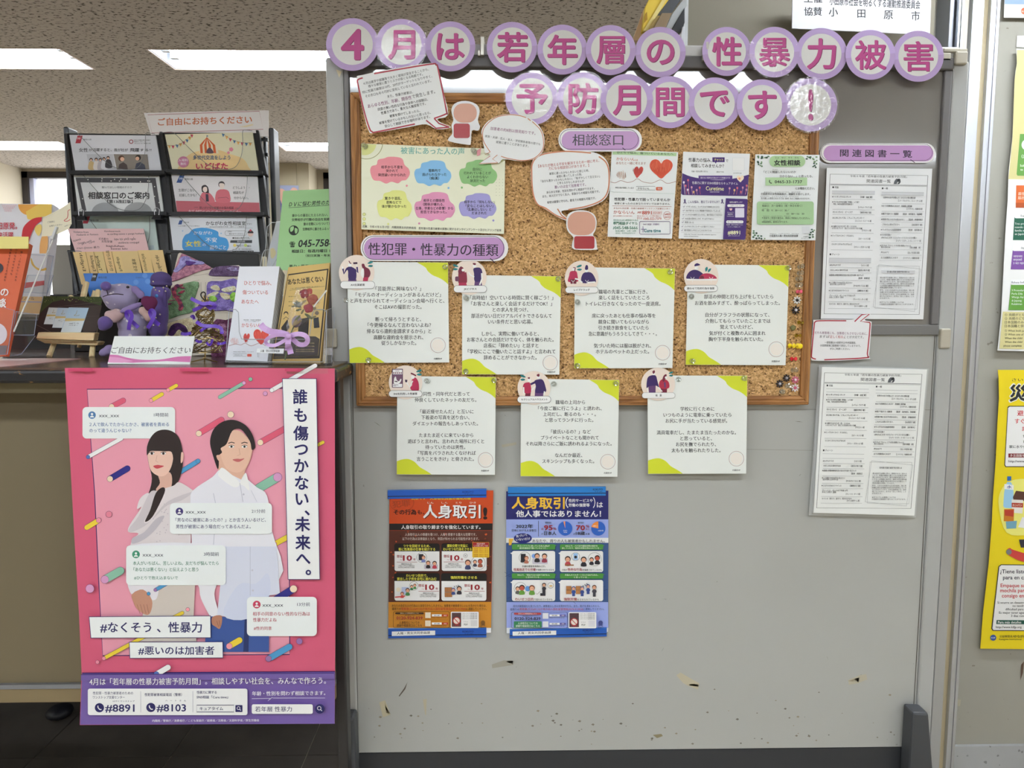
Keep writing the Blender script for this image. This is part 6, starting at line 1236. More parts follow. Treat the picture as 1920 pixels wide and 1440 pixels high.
# the man
s.poly(smooth_closed([(1100, 730), (1030, 790), (900, 880), (880, 960), (890, 1240), (900, 1500), (1490, 1500), (1440, 1150), (1410, 920), (1340, 860), (1270, 800), (1240, 760)]), (222, 222, 230), 'white_shirt')
s.blob([(1060, 720), (1100, 560), (1200, 480), (1300, 560), (1296, 660), (1256, 750), (1250, 810), (1140, 760)], (214, 170, 148), 'printed_figure')
s.blob([(1084, 560), (1090, 640), (1130, 730), (1200, 758), (1256, 730), (1292, 650), (1300, 560), (1220, 470), (1120, 480)], (222, 182, 160), 'man_face')
s.blob([(1070, 736), (1076, 660), (1060, 650), (1098, 620), (1090, 590), (1130, 560), (1170, 470), (1230, 460), (1290, 540), (1304, 600), (1328, 580), (1310, 500), (1260, 430), (1180, 394), (1100, 408), (1040, 460), (1016, 540), (1030, 620)], (38, 32, 36), 'man_hair')
s.blob([(1060, 640), (1084, 640), (1086, 680), (1068, 668)], (214, 170, 148), 'printed_figure')
for x in (1164, 1254): s.blob([(x-20, 580), (x, 570), (x+20, 578), (x, 588)], (244, 238, 234), 'printed_figure'); s.circ(x, 579, 8, (36, 26, 26), part='printed_figure', n=12); s.line([(x-22, 556), (x, 548), (x+22, 554)], 6, (50, 40, 42)); s.line([(x-20, 574), (x, 567), (x+20, 573)], 3, (50, 36, 36))
s.line([(1216, 590), (1224, 634), (1204, 640)], 3, (190, 146, 124)); s.blob([(1172, 668), (1204, 662), (1226, 664), (1254, 660), (1222, 682), (1196, 682)], (186, 96, 96), 'printed_figure')
s.blob([(1096, 724), (1140, 750), (1222, 830), (1180, 858), (1084, 792), (1074, 760)], (232, 232, 238), 'shirt_collar'); s.blob([(1222, 830), (1260, 760), (1276, 800), (1288, 880), (1250, 850)], (232, 232, 238), 'shirt_collar'); s.line([(1222, 830), (1244, 960)], 4, (184, 184, 196)); s.circ(1248, 908, 7, (190, 190, 202), n=10)
s.line([(1040, 900), (1060, 1000), (1040, 1260)], 4, (184, 186, 198)); s.line([(1300, 880), (1340, 960)], 3, (190, 192, 204))
s.T = crop(*PB)
s.blob([(430, -60), (1100, -60), (1110, 150), (1060, 160), (1020, 260), (1050, 400), (1000, 420), (930, 290), (910, 200), (830, 160)], (224, 224, 230), 'white_shirt')
s.poly([(440, -60), (830, -60), (890, 200), (880, 420), (900, 580), (520, 580), (530, 440), (560, 300), (620, 160)], (200, 190, 182), 'pale_skirt')
s.blob([(440, 60), (520, 180), (560, 190), (640, 200), (632, 290), (580, 296), (500, 240), (460, 260), (430, 160)], (220, 216, 222), 'white_blouse')
s.blob([(466, 262), (540, 230), (600, 300), (592, 380), (560, 400), (500, 360), (474, 310)], (188, 138, 116), 'woman_hands'); 
for k in range(4): s.line([(500+k*22, 330), (520+k*20, 392)], 3, (150, 100, 84))
s.poly([(1000, 410), (1230, 420), (1390, 260), (1388, 650), (955, 650), (960, 560)], (56, 84, 150), 'blue_jeans'); s.poly([(1225, 430), (1256, 430), (1250, 650), (1215, 650)], (34, 50, 100), 'jeans_shadow_fold')
s.poly([(1020, -60), (1440, -60), (1462, 260), (1380, 270), (1260, 430), (1150, 424), (1040, 400), (1060, 200), (1030, 100)], (206, 210, 226), 'white_shirt'); s.blob([(1180, 200), (1300, 190), (1380, 120), (1390, 270), (1250, 425), (1080, 400)], (200, 206, 226), 'shirt_lower'); s.line([(1262, -60), (1262, 270)], 3, (176, 180, 196)); s.circ(1276, 100, 7, (190, 190, 204), n=10); s.circ(1280, 236, 7, (190, 190, 204), n=10)
s.blob([(1008, 414), (1066, 404), (1072, 450), (1056, 494), (1030, 480), (1004, 460)], (176, 122, 98), 'man_hand'); s.line([(1036, 440), (1050, 480)], 3, (130, 84, 66)); s.line([(1054, 438), (1060, 476)], 3, (130, 84, 66))
for a in [(284, 162, 388, 104, 26, GT, VI), (624, 232, 700, 190, 11, BLU, (150, 110, 160)), (740, 420, 806, 386, 11, YE, YE), (278, 692, 560, 540, 12, YE, (226, 140, 160)), (1122, 610, 1190, 570, 20, YE, (232, 150, 160)), (1386, 694, 1526, 614, 20, BLU, (150, 110, 160)), (1554, 224, 1420, 306, 24, DBL, CR), (632, 798, 710, 752, 18, WH, (80, 110, 180))]: s.caps(*a[:5], a[5], a[6])
for x, y, r, c in [(185, 222, 28, VI), (580, 256, 11, BLU), (843, 362, 12, (232, 150, 160)), (236, 716, 12, (226, 140, 160)), (1594, 576, 20, (150, 110, 170))]: s.circ(x, y, r+1.6, (70, 40, 80), part='printed_line'); s.circ(x, y, r, c)
s.poly([(126, 800), (1826, 790), (1826, 830), (126, 840)], (112, 90, 158), 'purple_band'); s.line([(126, 800), (1826, 790)], 4, NV)
s.T = crop(*PA); bubble(742, 966, 1446, 1180, (60, 50, 110), 850, '21分前', 1306, [(782, 1404, 1082, '「男なのに被害にあったの？」とか言う人いるけど、', 30), (784, 1300, 1128, '男性が被害にあう場合だってあるんだよ。', 30)], (44, 44, 100), 2)
s.T = crop(*PB)
bubble(430, -70, 1100, 198, (60, 140, 110), 540, '3時間前', 952, [(476, 1052, 50, '本人がいちばん、苦しいよね。友だちが悩んでたら', 29), (480, 916, 92, '「あなたは悪くない」と伝えようと思う', 29), (484, 778, 148, '#ひとりで抱え込まないで', 26)], (40, 116, 90), 5)
bubble(1242, 276, 1712, 540, (190, 60, 90), 1346, '13分前', 1580, [(1282, 1666, 390, '相手の同意のない性的な行為は', 29), (1284, 1442, 430, '性暴力だよね', 29), (1288, 1408, 487, '#性的同意', 26)], (170, 44, 72), -4)
s.poly([(180, 408), (1000, 402), (1002, 552), (192, 554)], NV, 'text_panel'); s.poly([(184, 412), (996, 406), (998, 548), (196, 550)], (228, 234, 244), 'text_panel'); s.t(256, 940, 480, 76, '#なくそう 、性暴力', NVT, b=1.6)
s.poly([(450, 578), (1082, 576), (1084, 687), (454, 690)], NV, 'text_panel'); s.poly([(454, 582), (1078, 580), (1080, 683), (458, 686)], (228, 234, 244), 'text_panel'); s.t(512, 1024, 636, 62, '#悪いのは加害者', NVT, b=1.6)
s.t(184, 1774, 846, 50, '4月は「若年層の性暴力被害予防月間」。相談しやすい社会を、みんなで作ろう。', (232, 232, 246), b=1, dy=-8)
s.rr(174, 892, 1246, 1070, 14, (230, 232, 242), 'text_panel'); s.t(208, 478, 922, 22, '性犯罪・性暴力被害者のための', NVT, b=.9); s.t(208, 422, 950, 22, 'ワンストップ支援センター', NVT, b=.9); s.t(342, 488, 976, 12, 'はやくワンストップ', NVT, b=.8); s.t(290, 488, 1020, 70, '#8891', NVT, b=1.6)
def phone(x, y, r): s.circ(x, y, r, NVT, part='phone_icon'); s.line([(x-10, y-14), (x-10, y-2), (x+2, y+12), (x+14, y+12)], 7, (232, 232, 242), 'phone_icon')
phone(252, 1020, 31); s.line([(530, 910), (530, 1052)], 2, (150, 150, 170)); s.t(556, 806, 932, 22, '性犯罪被害相談電話（警察）', NVT, b=.9); s.t(696, 834, 972, 12, 'ハ　ー　ト　さ　ん', NVT, b=.8); s.t(636, 834, 1018, 68, '#8103', NVT, b=1.6); phone(598, 1018, 31); s.line([(880, 908), (880, 1050)], 2, (150, 150, 170))
s.t(906, 1040, 916, 21, '性暴力に関する', NVT, b=.9); s.t(906, 1116, 948, 22, 'SNS相談「Cure time」', NVT, b=.9); s.box(906, 1002, 1156, 1048, 4, NVT); s.t(926, 1084, 1025, 26, 'キュアタイム', NVT, b=1.2)
def lens_(x, y, k): s.line(el_pts(x-2, y-2, k, n=16), 3.5, (232, 232, 242), closed=True); s.line([(x+k*.6, y+k*.6), (x+k*1.4, y+k*1.4)], 4, (232, 232, 242))
s.rr(1166, 1002, 1213, 1048, 4, NVT); lens_(1189, 1024, 10); s.t(1278, 1770, 924, 32, '年齢・性別を問わず相談できます。', (232, 232, 246), b=1, dy=-4); s.line([(1276, 958), (1400, 956), (1384, 974), (1412, 950), (1420, 954), (1768, 954)], 2.5, (220, 218, 240))
s.rr(1276, 996, 1686, 1060, 12, (232, 234, 244), 'text_panel'); s.t(1298, 1546, 1028, 38, '若年層 性暴力', NVT, b=1); s.circ(1733, 1026, 32, NVT, part='search_icon'); lens_(1731, 1024, 12)
s.t(608, 1326, 1106, 18, '内閣府／警察庁／消費者庁／こども家庭庁／総務省／法務省／文部科学省／厚生労働省', (228, 228, 244), b=.9, dy=-3)
s.T = crop(*PA)
s.poly([(1518, 106), (1756, 106), (1768, 800), (1778, 1403), (1780, 1492), (1557, 1492), (1555, 1403), (1540, 800)], NV, 'title_panel'); s.poly([(1522, 110), (1752, 110), (1764, 800), (1774, 1403), (1776, 1488), (1561, 1488), (1559, 1403), (1544, 800)], (230, 236, 246), 'title_panel')
RES_HI[0] = True
for i, (ch, y) in enumerate(zip('誰も傷つかない、未来へ。', (232, 358, 482, 592, 706, 824, 934, 1030, 1108, 1234, 1344, 1440))):
    v, f, a, c = glyphs(ch, 2.4); x = 1642+(y-230)*.020; sz = 106
    if ch in '、。': s.put('lettering', NVT, [(x+(p[0]+.12)*sz, y-(p[1]-.1)*sz)+tuple(p[2:]) for p in v], f)
    else: s.put('lettering', NVT, [(x+(p[0]-(a+c)/2)*sz, y-(p[1]-.38)*sz)+tuple(p[2:]) for p in v], f)
s.T = crop(120, 680, 3.692)
RES_HI[0] = False
for x0, x1 in ((48, 216), (816, 1014), (1538, 1650)): s.poly([(x0, 38), (x1, 37), (x1, 60), (x0, 57)], (196, 66, 104), 'tape')
s.done()
film(s, [(1540, 34), (1830, 34), (1830, 76), (1545, 76)], FILM2, .003, 'clear_tape')
# ================================================================== things on the counter
def YC(px, py): return onz(px, py, ZT).y
def W(px, py, Y): return on(px, py, Y)
K1 = (0, 180, 6.0); KR = (300, 180, 5.538); KL = (0, 400, 4.8); KC = (300, 420, 5.144); K8 = (0, 370, 4.364)
def C(cr, x, y): return (cr[0]+x/cr[2], cr[1]+y/cr[2])
# leaflet rack
rk = empty('leaflet_rack', Vector((W(310, 300, 2.1).x, 2.12, ZT)), 'black two-column countertop leaflet rack with clear pockets', 'rack')
def vpost(xa, xb, yt, Y, d):
    a, b = W(xa, yt, Y), W(xb, yt, Y)
    MB().box((a.x, Y, ZT), (b.x, Y+d, a.z)).make('post', M_BLACKW, rk, bevel=.004)
vpost(117.5, 127, 237, 2.10, .05); vpost(503, 512.5, 239, 2.10, .05); vpost(299, 307, 262, 2.12, .02); vpost(492, 498, 250, 2.14, .02)
for y in (262, 290, 330, 372, 404, 440): 
    a = W(483, y, 2.12); MB().box((a.x, 2.115, a.z-.004), (a.x+.028, 2.125, a.z+.004)).make('rung', M_BLACKW, rk)
for y in (270, 326, 404): 
    a = W(298, y, 2.115); MB().box((a.x, 2.11, a.z-.004), (a.x+.04, 2.12, a.z+.004)).make('rung', M_BLACKW, rk)
def tier(q, Y, tilt=13, bar=6, u=None, back=True):
    """tray back, bottom bar and clear front pocket for a leaflet quad (px)"""
    pl = Plane(Y, q[3][0], q[3][1], tilt)
    if back:
        o = [(q[0][0]-5, q[0][1]-5), (q[1][0]+6, q[1][1]-4), (q[2][0]+9, q[2][1]+3), (q[3][0]-8, q[3][1]+3)]
        MB().prism([pl.hit(*p)-pl.n*.006 for p in o], -pl.n*.004).make('tray_back', M_BLACK, rk)
        for a_, b_ in ((0, 3), (1, 2)):
            sgn = -1 if a_ == 0 else 1
            MB().prism([pl.hit(*o[a_]), pl.hit(o[a_][0]+sgn*5, o[a_][1]), pl.hit(o[b_][0]+sgn*6, o[b_][1]), pl.hit(*o[b_])], -pl.n*.02).make('tray_side', M_BLACK, rk)
    MB().prism([pl.hit(q[3][0]-9, q[3][1]-.5), pl.hit(q[2][0]+9, q[2][1]-.5), pl.hit(q[2][0]+9, q[2][1]+bar), pl.hit(q[3][0]-9, q[3][1]+bar)], pl.n*.012).make('bottom_bar', M_BLACK, rk, bevel=.001)
    # clear pocket: plate with a scooped front edge
    T = quad(*q)
    P = [(-4, 0), (9, -2), (14, 6), (26, 42), (42, 82), (58, 96), (74, 92), (84, 62), (88, 30), (90, 2), (93, -2), (101, 0), (104, 101), (-3, 101)]
    n_ = pl.n*.009
    e = smooth_open(P[:12], 4)
    V = [pl.hit(*T(*p))+n_ for p in e+P[12:]]
    o = mesh_obj('pocket_front', V, [tuple(range(len(V)))], CLEAR, rk)
    MB().tube([pl.hit(*T(*p))+n_ for p in e], .0007, 5).make('pocket_edge', mat((120, 124, 124), .2), o)
    return pl
g = 'leaflets in the black rack'
def leaf(lab, q, Y, tint, cr, tilt=13, thick=.006, group=g, rough=.4):
    pl = Plane(Y, q[3][0], q[3][1], tilt)
    s = Sheet('leaflet', lab, 'leaflet', pl, quad(*q), [(0, 0), (100, 0), (100, 100), (0, 100)], tint, group, thick=thick, rough=rough)
    s.T = crop(*cr)
    return s
q = [(130, 252.8), (291.7, 254), (303, 323), (141.7, 323)]; tier(q, 2.07)
s = leaf('white landscape leaflet with two office photos, top left of the rack', q, 2.07, (212, 212, 218), K1)
s.poly([(872, 446), (930, 446), (906, 532), (848, 532)], (180, 40, 60), 'red_emblem'); s.t(866, 906, 478, 30, '神', (230, 200, 205), b=1); s.t(936, 1030, 490, 20, '神奈川県', (50, 50, 60), b=.6); s.line(el_pts(1476, 514, 20, n=18), 9, (150, 70, 80), closed=True); s.t(1504, 1692, 496, 14, '女性の活躍応援団会議が', b=.8); s.t(1508, 1640, 514, 14, '発足しました', b=.8); s.t(1512, 1696, 533, 13, 'Women Act 神奈川県', b=.8)
s.t(888, 990, 608, 48, '女性', b=1.2); s.t(1000, 1040, 608, 34, 'が', b=1); s.t(1044, 1258, 606, 40, '活躍すると、', b=1.2); s.t(1284, 1440, 608, 38, '我が社が', b=1.2); s.t(1464, 1566, 608, 46, '飛躍', b=1.4); s.t(1574, 1704, 608, 36, 'する!!', b=1.2)
s.poly([(975, 656), (1272, 656), (1302, 826), (1012, 826)], (190, 190, 196), 'printed_photo'); s.poly([(1280, 656), (1660, 658), (1680, 828), (1316, 828)], (132, 124, 116), 'printed_photo')
for x, y, c in [(1026, 720, (200, 170, 120)), (1084, 718, (220, 210, 206)), (1130, 722, (190, 180, 184)), (1172, 712, (220, 216, 220)), (1218, 700, (60, 56, 62))]: s.blob([(x-30, y+106), (x-24, y+30), (x, y+14), (x+30, y+30), (x+46, y+106)], c); s.circ(x, y-4, 19, (60, 42, 38), n=12); s.circ(x, y+2, 12, (226, 186, 160), n=10)
s.poly([(1330, 826), (1344, 770), (1390, 746), (1430, 776), (1440, 826)], (74, 62, 60)); s.circ(1368, 704, 34, (90, 56, 40), n=14); s.circ(1378, 712, 24, (216, 172, 146), n=12); s.poly([(1520, 826), (1534, 762), (1580, 744), (1630, 776), (1640, 826)], (66, 70, 86)); s.circ(1556, 696, 32, (40, 34, 34), n=14); s.circ(1548, 706, 22, (216, 172, 146), n=12)
s.rect(880, 838, 1200, 860, (170, 170, 160)); s.done()
q = [(138, 328), (298, 330), (306.7, 399.7), (146.7, 399.7)]; tier(q, 2.055)
s = leaf('white leaflet framed in dark grey stars, second in the left rack column', q, 2.055, (214, 216, 214), K1)
s.poly([(850, 918), (1750, 922), (1812, 1316), (930, 1316)], (70, 70, 74), 'dark_border'); s.poly([(905, 972), (1708, 978), (1762, 1316), (978, 1316)], (214, 216, 216), 'white_field')
for x, y in [(990, 940), (1145, 956), (1148, 932), (1250, 956), (1290, 938), (1344, 958), (1360, 938), (1430, 934), (1580, 966), (1664, 956), (1684, 958), (930, 1156), (966, 1296), (1740, 1020), (1740, 1130), (1790, 1200)]: s.circ(x, y, 7, (220, 220, 214), n=8)
s.t(1148, 1482, 1028, 28, '知ってほしい地域のチカラ', (90, 92, 96), b=.6); s.t(992, 1680, 1120, 84, '相談窓口のご案内', (40, 40, 44), b=2.6); s.t(1208, 1494, 1188, 42, '【第13改訂版】', (40, 40, 44), b=2); s.poly(el_pts(1184, 1312, 152, 112, n=22, a0=180, a1=360), (160, 162, 164)); s.poly(el_pts(1554, 1312, 158, 116, n=22, a0=180, a1=360), (152, 154, 156)); s.done()
def clipb(x, y, lab):
    Y = 2.03; a = W(x-9, y+6, Y); b = W(x+9, y-2, Y)
    o = MB().prism([Vector((a.x, Y-.004, a.z)), Vector((b.x, Y-.004, a.z)), Vector((b.x-.004, Y, b.z)), Vector((a.x+.004, Y, b.z))], (0, .012, 0)).make('binder_clip', mat((22, 22, 26), .35)); tag(o, lab, 'clip', 'black binder clips on the rack')
    MB().tube([W(x-4, y-2, Y), W(x-5, y-12, Y), W(x, y-16, Y), W(x+5, y-12, Y), W(x+4, y-2, Y)], .0009, 6).make('wire_handle', mat((190, 190, 195), .3, 1), o)
clipb(152, 407, 'black binder clip at the left of the mint leaflet pocket'); clipb(294, 405, 'black binder clip at the right of the mint leaflet pocket')
q = [(153, 404), (289, 405.5), (300, 486), (165, 486)]; tier([(145, 403), (298, 405), (312, 480), (152, 480)], 2.065)
s = leaf('mint leaflet mostly hidden behind the pink handwritten sheet', q, 2.062, (196, 212, 206), KL); s.poly([(756, 28), (810, 28), (790, 92), (744, 92)], (180, 40, 60), 'red_emblem'); s.t(812, 888, 64, 20, '神奈川県', b=.6); s.poly([(1340, 290), (1384, 288), (1388, 320), (1344, 330)], (176, 196, 200)); s.done()
q = [(127, 428.7), (268.7, 428.7), (283, 486), (146, 486)]
s = leaf('pink sheet with handwritten foreign words, tucked in the rack', q, 2.046, (222, 184, 184), KL, thick=.003); HW = (70, 40, 40)
for x0, x1, y, sz, tx, dy in [(660, 796, 166, 26, 'Violence from', 2), (690, 884, 192, 24, 'Husbands or Partners', -4), (940, 1084, 160, 20, 'Karahasannaula', 0), (966, 1296, 186, 22, 'sa sariling asawa o panga husband', -6), (656, 726, 250, 26, 'Violencia', -22), (700, 764, 272, 24, 'Cónyuge', -16), (736, 824, 276, 24, 'por su marido', -34), (800, 852, 266, 22, 'o pareja', -18), (888, 974, 228, 22, '丈夫暴力', 4), (914, 1012, 252, 22, '女性受害', 4), (1030, 1222, 232, 26, 'bạo lực phối ngẫu', -4), (1064, 1252, 264, 24, 'violência conjugal', -4), (690, 894, 314, 22, 'ภาษา คู่ครอง 暴力', -10), (958, 1118, 292, 26, 'kaguluhan', 2), (1000, 1150, 318, 22, 'bawat lalo', 0)]: s.t(x0, x1, y, sz, tx, HW, b=.8, dy=dy)
s.done()
q = [(136.5, 473), (304, 471), (316, 540), (156, 544)]; tier([(136, 474), (306, 473), (318, 546), (156, 548)], 2.022)
ENV = (226, 196, 136)
gE = 'language envelopes in the lower left pocket'
for i, (x0, x1, tx, nm) in enumerate([(655, 770, 'English', 'leftmost, lettered English'), (764, 842, 'Español', 'second, lettered Español'), (836, 926, 'Tagalog', 'third, lettered Tagalog'), (922, 1004, '한국어·조선말', 'fourth, lettered in Korean'), (1000, 1124, 'Português', 'fifth, lettered Português'), (1076, 1240, '中文 繁体', 'wide one lettered in Chinese'), (1238, 1345, 'แบบภาษาไทย', 'next to last, lettered in Thai'), (1340, 1466, 'Tiếng Việt', 'rightmost, lettered Tiếng Việt')]):
    Y = 2.004+.0015*i if i < 5 else 2.012-.001*i
    pl = Plane(Y, 230, 540, 13); top = 350-i*1.5+(0 if i < 6 else -6)
    s = Sheet('envelope', 'tan paper envelope in the rack, '+nm, 'envelope', pl, crop(*KL), [(x0, top), (x1, top-2), (x1+62, 640), (x0+78, 640)], (ENV[0]-3*(i % 3), ENV[1]-3*(i % 2), ENV[2]), gE, thick=.0012)
    s.line([(x1, top-2), (x1+62, 640)], 3, (120, 86, 40)); s.line([(x0, top), (x1, top-2)], 2.5, (232, 196, 130))
    # writing runs up the envelope
    xc = {0: 744, 1: 838, 2: 893, 3: 986, 4: 1076, 5: 1211, 6: 1303, 7: 1428}[i]; hh = 1.06*{0: 150, 1: 130, 2: 130, 3: 176, 4: 120, 5: 104, 6: 146, 7: 136}[i]; sz = {3: 30, 6: 34}.get(i, 36)
    v, f, a, c = glyphs(tx, .7); k = hh/(c-a)
    s.put('lettering', (56, 40, 24), [(xc+(p[1]-.35)*sz*1.1+(-(p[0]-a)*k)*-.0-((p[0]-a)*k)*.22+hh*.11, 520-(p[0]-a)*k)+tuple(p[2:]) for p in v], f); s.done()
q = [(156, 512.5), (291.7, 511.5), (304, 556), (168, 556)]
s = leaf('bright blue leaflet at the front bottom of the left rack column', q, 1.985, (52, 116, 200), KL, thick=.004); s.poly([(838, 540), (882, 540), (862, 610), (816, 610)], (30, 30, 40), 'emblem'); s.t(830, 862, 568, 26, '神', (190, 200, 210), b=1); s.t(884, 962, 578, 22, '神奈川県', (30, 50, 90), b=.5); s.t(1224, 1310, 576, 16, 'Kanagawa / Japan', (40, 60, 110), b=.3)
for x, y in ((1224, 620), (1330, 612), (1304, 560)): s.circ(x, y, 24, (76, 136, 210), n=14)
s.done()
# right column
q = [(309, 252), (473.3, 248), (485, 323.5), (323.5, 320.5)]; tier(q, 2.07)
s = leaf('cream leaflet with striped circus tent and bunting, top right of the rack', q, 2.068, (222, 216, 184), KR)
s.blob([(210, 790), (214, 700), (300, 610), (410, 570), (600, 560), (720, 600), (860, 650), (916, 730), (920, 800), (560, 800)], (226, 196, 140), 'tan_hill')
s.poly([(414, 508), (486, 430), (590, 512), (610, 596), (410, 594)], (226, 214, 186)); 
for k in range(4): s.poly([(484, 430), (488, 430), (440+k*44, 510), (446+k*46, 594), (420+k*46, 594), (414+k*44, 508)], (204, 96, 50), 'tent_stripe')
s.blob([(486, 594), (488, 560), (514, 536), (544, 560), (554, 594)], (90, 70, 80)); s.line([(486, 430), (486, 408)], 3, INK); s.poly([(486, 408), (504, 416), (486, 424)], (60, 90, 140))
for i, (x, y) in enumerate([(96, 528), (134, 530), (176, 522), (212, 508), (246, 490), (280, 468), (308, 440), (330, 416)]): s.poly([(x-16, y-18), (x+16, y-14), (x+4, y+20)], [(222, 164, 84), (196, 66, 92), (70, 116, 160)][i % 3], 'bunting_flag')
for i, (x, y) in enumerate([(658, 408), (694, 432), (732, 456), (774, 476), (814, 490), (854, 498), (898, 504), (938, 502)]): s.poly([(x-16, y-18), (x+16, y-12), (x-2, y+20)], [(70, 116, 160), (222, 164, 84), (196, 66, 92)][i % 3], 'bunting_flag')
s.line(smooth_open([(60, 512), (180, 512), (280, 450), (336, 398)], 4), 2.5, (120, 110, 90)); s.line(smooth_open([(646, 388), (740, 450), (850, 484), (960, 486)], 4), 2.5, (120, 110, 90))
s.circ(740, 556, 24, (214, 130, 150), n=5); s.circ(712, 590, 16, (214, 130, 150), n=5); s.t(344, 732, 640, 50, '多世代交流をしよう', (40, 84, 130), b=1.6); s.t(374, 708, 730, 76, 'いどばた', (190, 50, 90), b=3); s.circ(244, 686, 58, (196, 120, 150)); s.t(192, 292, 668, 32, '入場料', (236, 220, 226), b=1); s.t(214, 274, 706, 32, '無料', (236, 220, 226), b=1); s.done()
q = [(320.8, 327), (482.4, 330.8), (487.8, 401), (332.5, 400)]; tier(q, 2.055)
s = leaf('white and rose leaflet with two worried figures, middle right of the rack', q, 2.053, (224, 220, 222), KR)
s.poly([(164, 1088), (1030, 1108), (1040, 1225), (180, 1218)], (196, 100, 112), 'rose_band'); s.poly([(206, 822), (256, 822), (222, 902), (170, 900)], (50, 84, 150), 'emblem'); s.t(196, 236, 858, 28, '神', (210, 215, 230), b=1); s.t(256, 342, 864, 24, '神奈川県', b=.6)
s.t(192, 376, 978, 34, '生理がこない。', b=1); s.t(200, 382, 1030, 34, '妊娠したかも？', b=1); s.t(758, 930, 952, 32, 'どうしよう・・', b=1); s.t(760, 872, 1004, 32, '相談先が', b=1); s.t(768, 918, 1058, 32, '分からない。', b=1)
s.blob([(420, 1096), (430, 1020), (466, 996), (530, 1020), (566, 1106)], (204, 108, 120)); s.blob([(436, 990), (434, 940), (470, 924), (500, 950), (508, 1006), (490, 1010), (450, 1000)], (44, 34, 40)); s.blob([(446, 980), (452, 950), (484, 946), (490, 984), (468, 1002)], (232, 212, 204)); s.poly([(474, 1018), (502, 1020), (508, 1096), (478, 1096)], (50, 40, 60))
s.blob([(586, 1100), (582, 1010), (620, 972), (690, 974), (722, 1010), (724, 1104)], (204, 108, 120)); s.circ(640, 920, 34, (70, 66, 70)); s.blob([(614, 916), (640, 906), (670, 918), (660, 964), (630, 966)], (236, 216, 208)); s.line([(600, 1060), (690, 1052), (716, 1070)], 3, (90, 50, 60)); s.line([(356, 1156), (396, 1157)], 3, INK); s.t(410, 766, 1162, 30, '思いがけない妊娠のお悩み相談', b=.8); s.line([(780, 1166), (824, 1167)], 3, INK); s.t(296, 850, 1206, 48, '妊娠SOSかながわ', (236, 190, 196), b=1.6, dy=4); s.done()
q = [(317, 405.7), (480.6, 406.6), (486.6, 475.4), (325, 471.5)]; tier(q, 2.04)
s = leaf('white leaflet with a blue cloud, lowest in the right rack column', q, 2.038, (220, 222, 228), KR)
s.t(476, 890, 1322, 46, 'かながわ女性相談室', b=1.3); s.t(900, 952, 1330, 20, 'です！', b=1); s.t(514, 884, 1358, 16, '（かながわ女性の不安・困りごと相談室）', b=.6); s.line([(474, 1368), (960, 1372)], 2, (90, 100, 110)); s.poly([(204, 1292), (236, 1292), (224, 1334), (188, 1334)], (50, 84, 150), 'emblem'); s.t(244, 302, 1312, 14, '神奈川県', b=.6); s.t(190, 410, 1350, 12, 'いのち輝くマグカル神奈川', b=.5)
s.T = crop(*KC)
s.blob([(215, 180), (240, 110), (280, 90), (320, 50), (410, 36), (500, 50), (560, 76), (570, 120), (640, 140), (664, 200), (650, 250), (600, 270), (260, 264)], (60, 150, 214), 'blue_cloud'); s.t(324, 504, 86, 38, 'かながわ', (232, 238, 240), b=1); s.t(244, 400, 190, 62, '女性', (232, 214, 60), b=1.6); s.t(410, 444, 200, 32, 'の', (232, 238, 240), b=1); s.t(440, 550, 154, 50, '不安', (232, 236, 240), b=1.2); s.t(484, 638, 226, 46, '困りごと', (232, 236, 240), b=1.2)
s.line(rr_pts(628, 64, 834, 112, 20), 2, INK, closed=True); s.t(654, 694, 74, 14, 'お悩み', b=.6); s.t(668, 810, 96, 16, '聞かせてください。', b=.6); s.circ(874, 96, 26, (230, 200, 190)); s.poly(el_pts(874, 86, 28, 24, n=12, a0=170, a1=370), (50, 40, 44)); s.circ(874, 62, 10, (196, 60, 80)); s.t(700, 868, 136, 20, '●相談は無料です。', b=1); s.poly([(680, 158), (890, 156), (888, 184), (678, 182)], (60, 64, 70), 'dark_label'); s.t(744, 820, 170, 18, '受付時間', (220, 220, 225), b=.8)
s.circ(722, 206, 15, (230, 210, 110)); s.circ(826, 206, 15, (200, 214, 110)); s.t(740, 810, 210, 20, '曜日～', b=.8); s.t(842, 878, 214, 18, '曜日', b=.8); s.t(700, 888, 244, 14, '土・日・祝・年末年始を除く', b=.6); s.poly([(698, 260), (904, 258), (904, 284), (698, 282)], (50, 54, 60), 'dark_label'); s.t(706, 896, 272, 24, '8:30～17:15', (226, 226, 230), b=1.6); s.circ(220, 68, 6, (150, 190, 220)); s.circ(591, 92, 7, (150, 190, 220)); s.done()
pl = Plane(2.0, 400, 500, 0)
MB().prism([W(319, 472, 2.0), W(485, 475.5, 2.0), W(489, 556, 2.0), W(326, 556, 2.0)], (0, .03, 0)).make('front_bin', M_BLACK, rk, bevel=.002)
a = W(133, 552, 2.03); b = W(511, 552, 2.03)
MB().box((a.x, 2.03, ZT), (b.x, 2.20, a.z)).make('base_box', mat((26, 26, 29), .3), rk, bevel=.003)
# sign on the rack
s = Sheet('rack_sign', 'white card with orange-brown lettering and red border on top of the rack', 'sign', Plane(2.10, 390, 250, 4), crop(*KR), [(-168, 176), (1090, 148), (1126, 150), (1128, 420), (-90, 420)], (214, 208, 206), thick=.003, rough=.3)
s.line([(-128, 196), (1032, 158), (1072, 346), (-84, 384)], 5, (150, 70, 80), closed=True); s.t(-22, 956, 270, 84, 'ご自由にお持ちください', (186, 100, 56), dy=-26, b=2.1); s.poly([(820, 322), (960, 292), (972, 302), (900, 322)], (216, 200, 160), 'tape'); s.done()

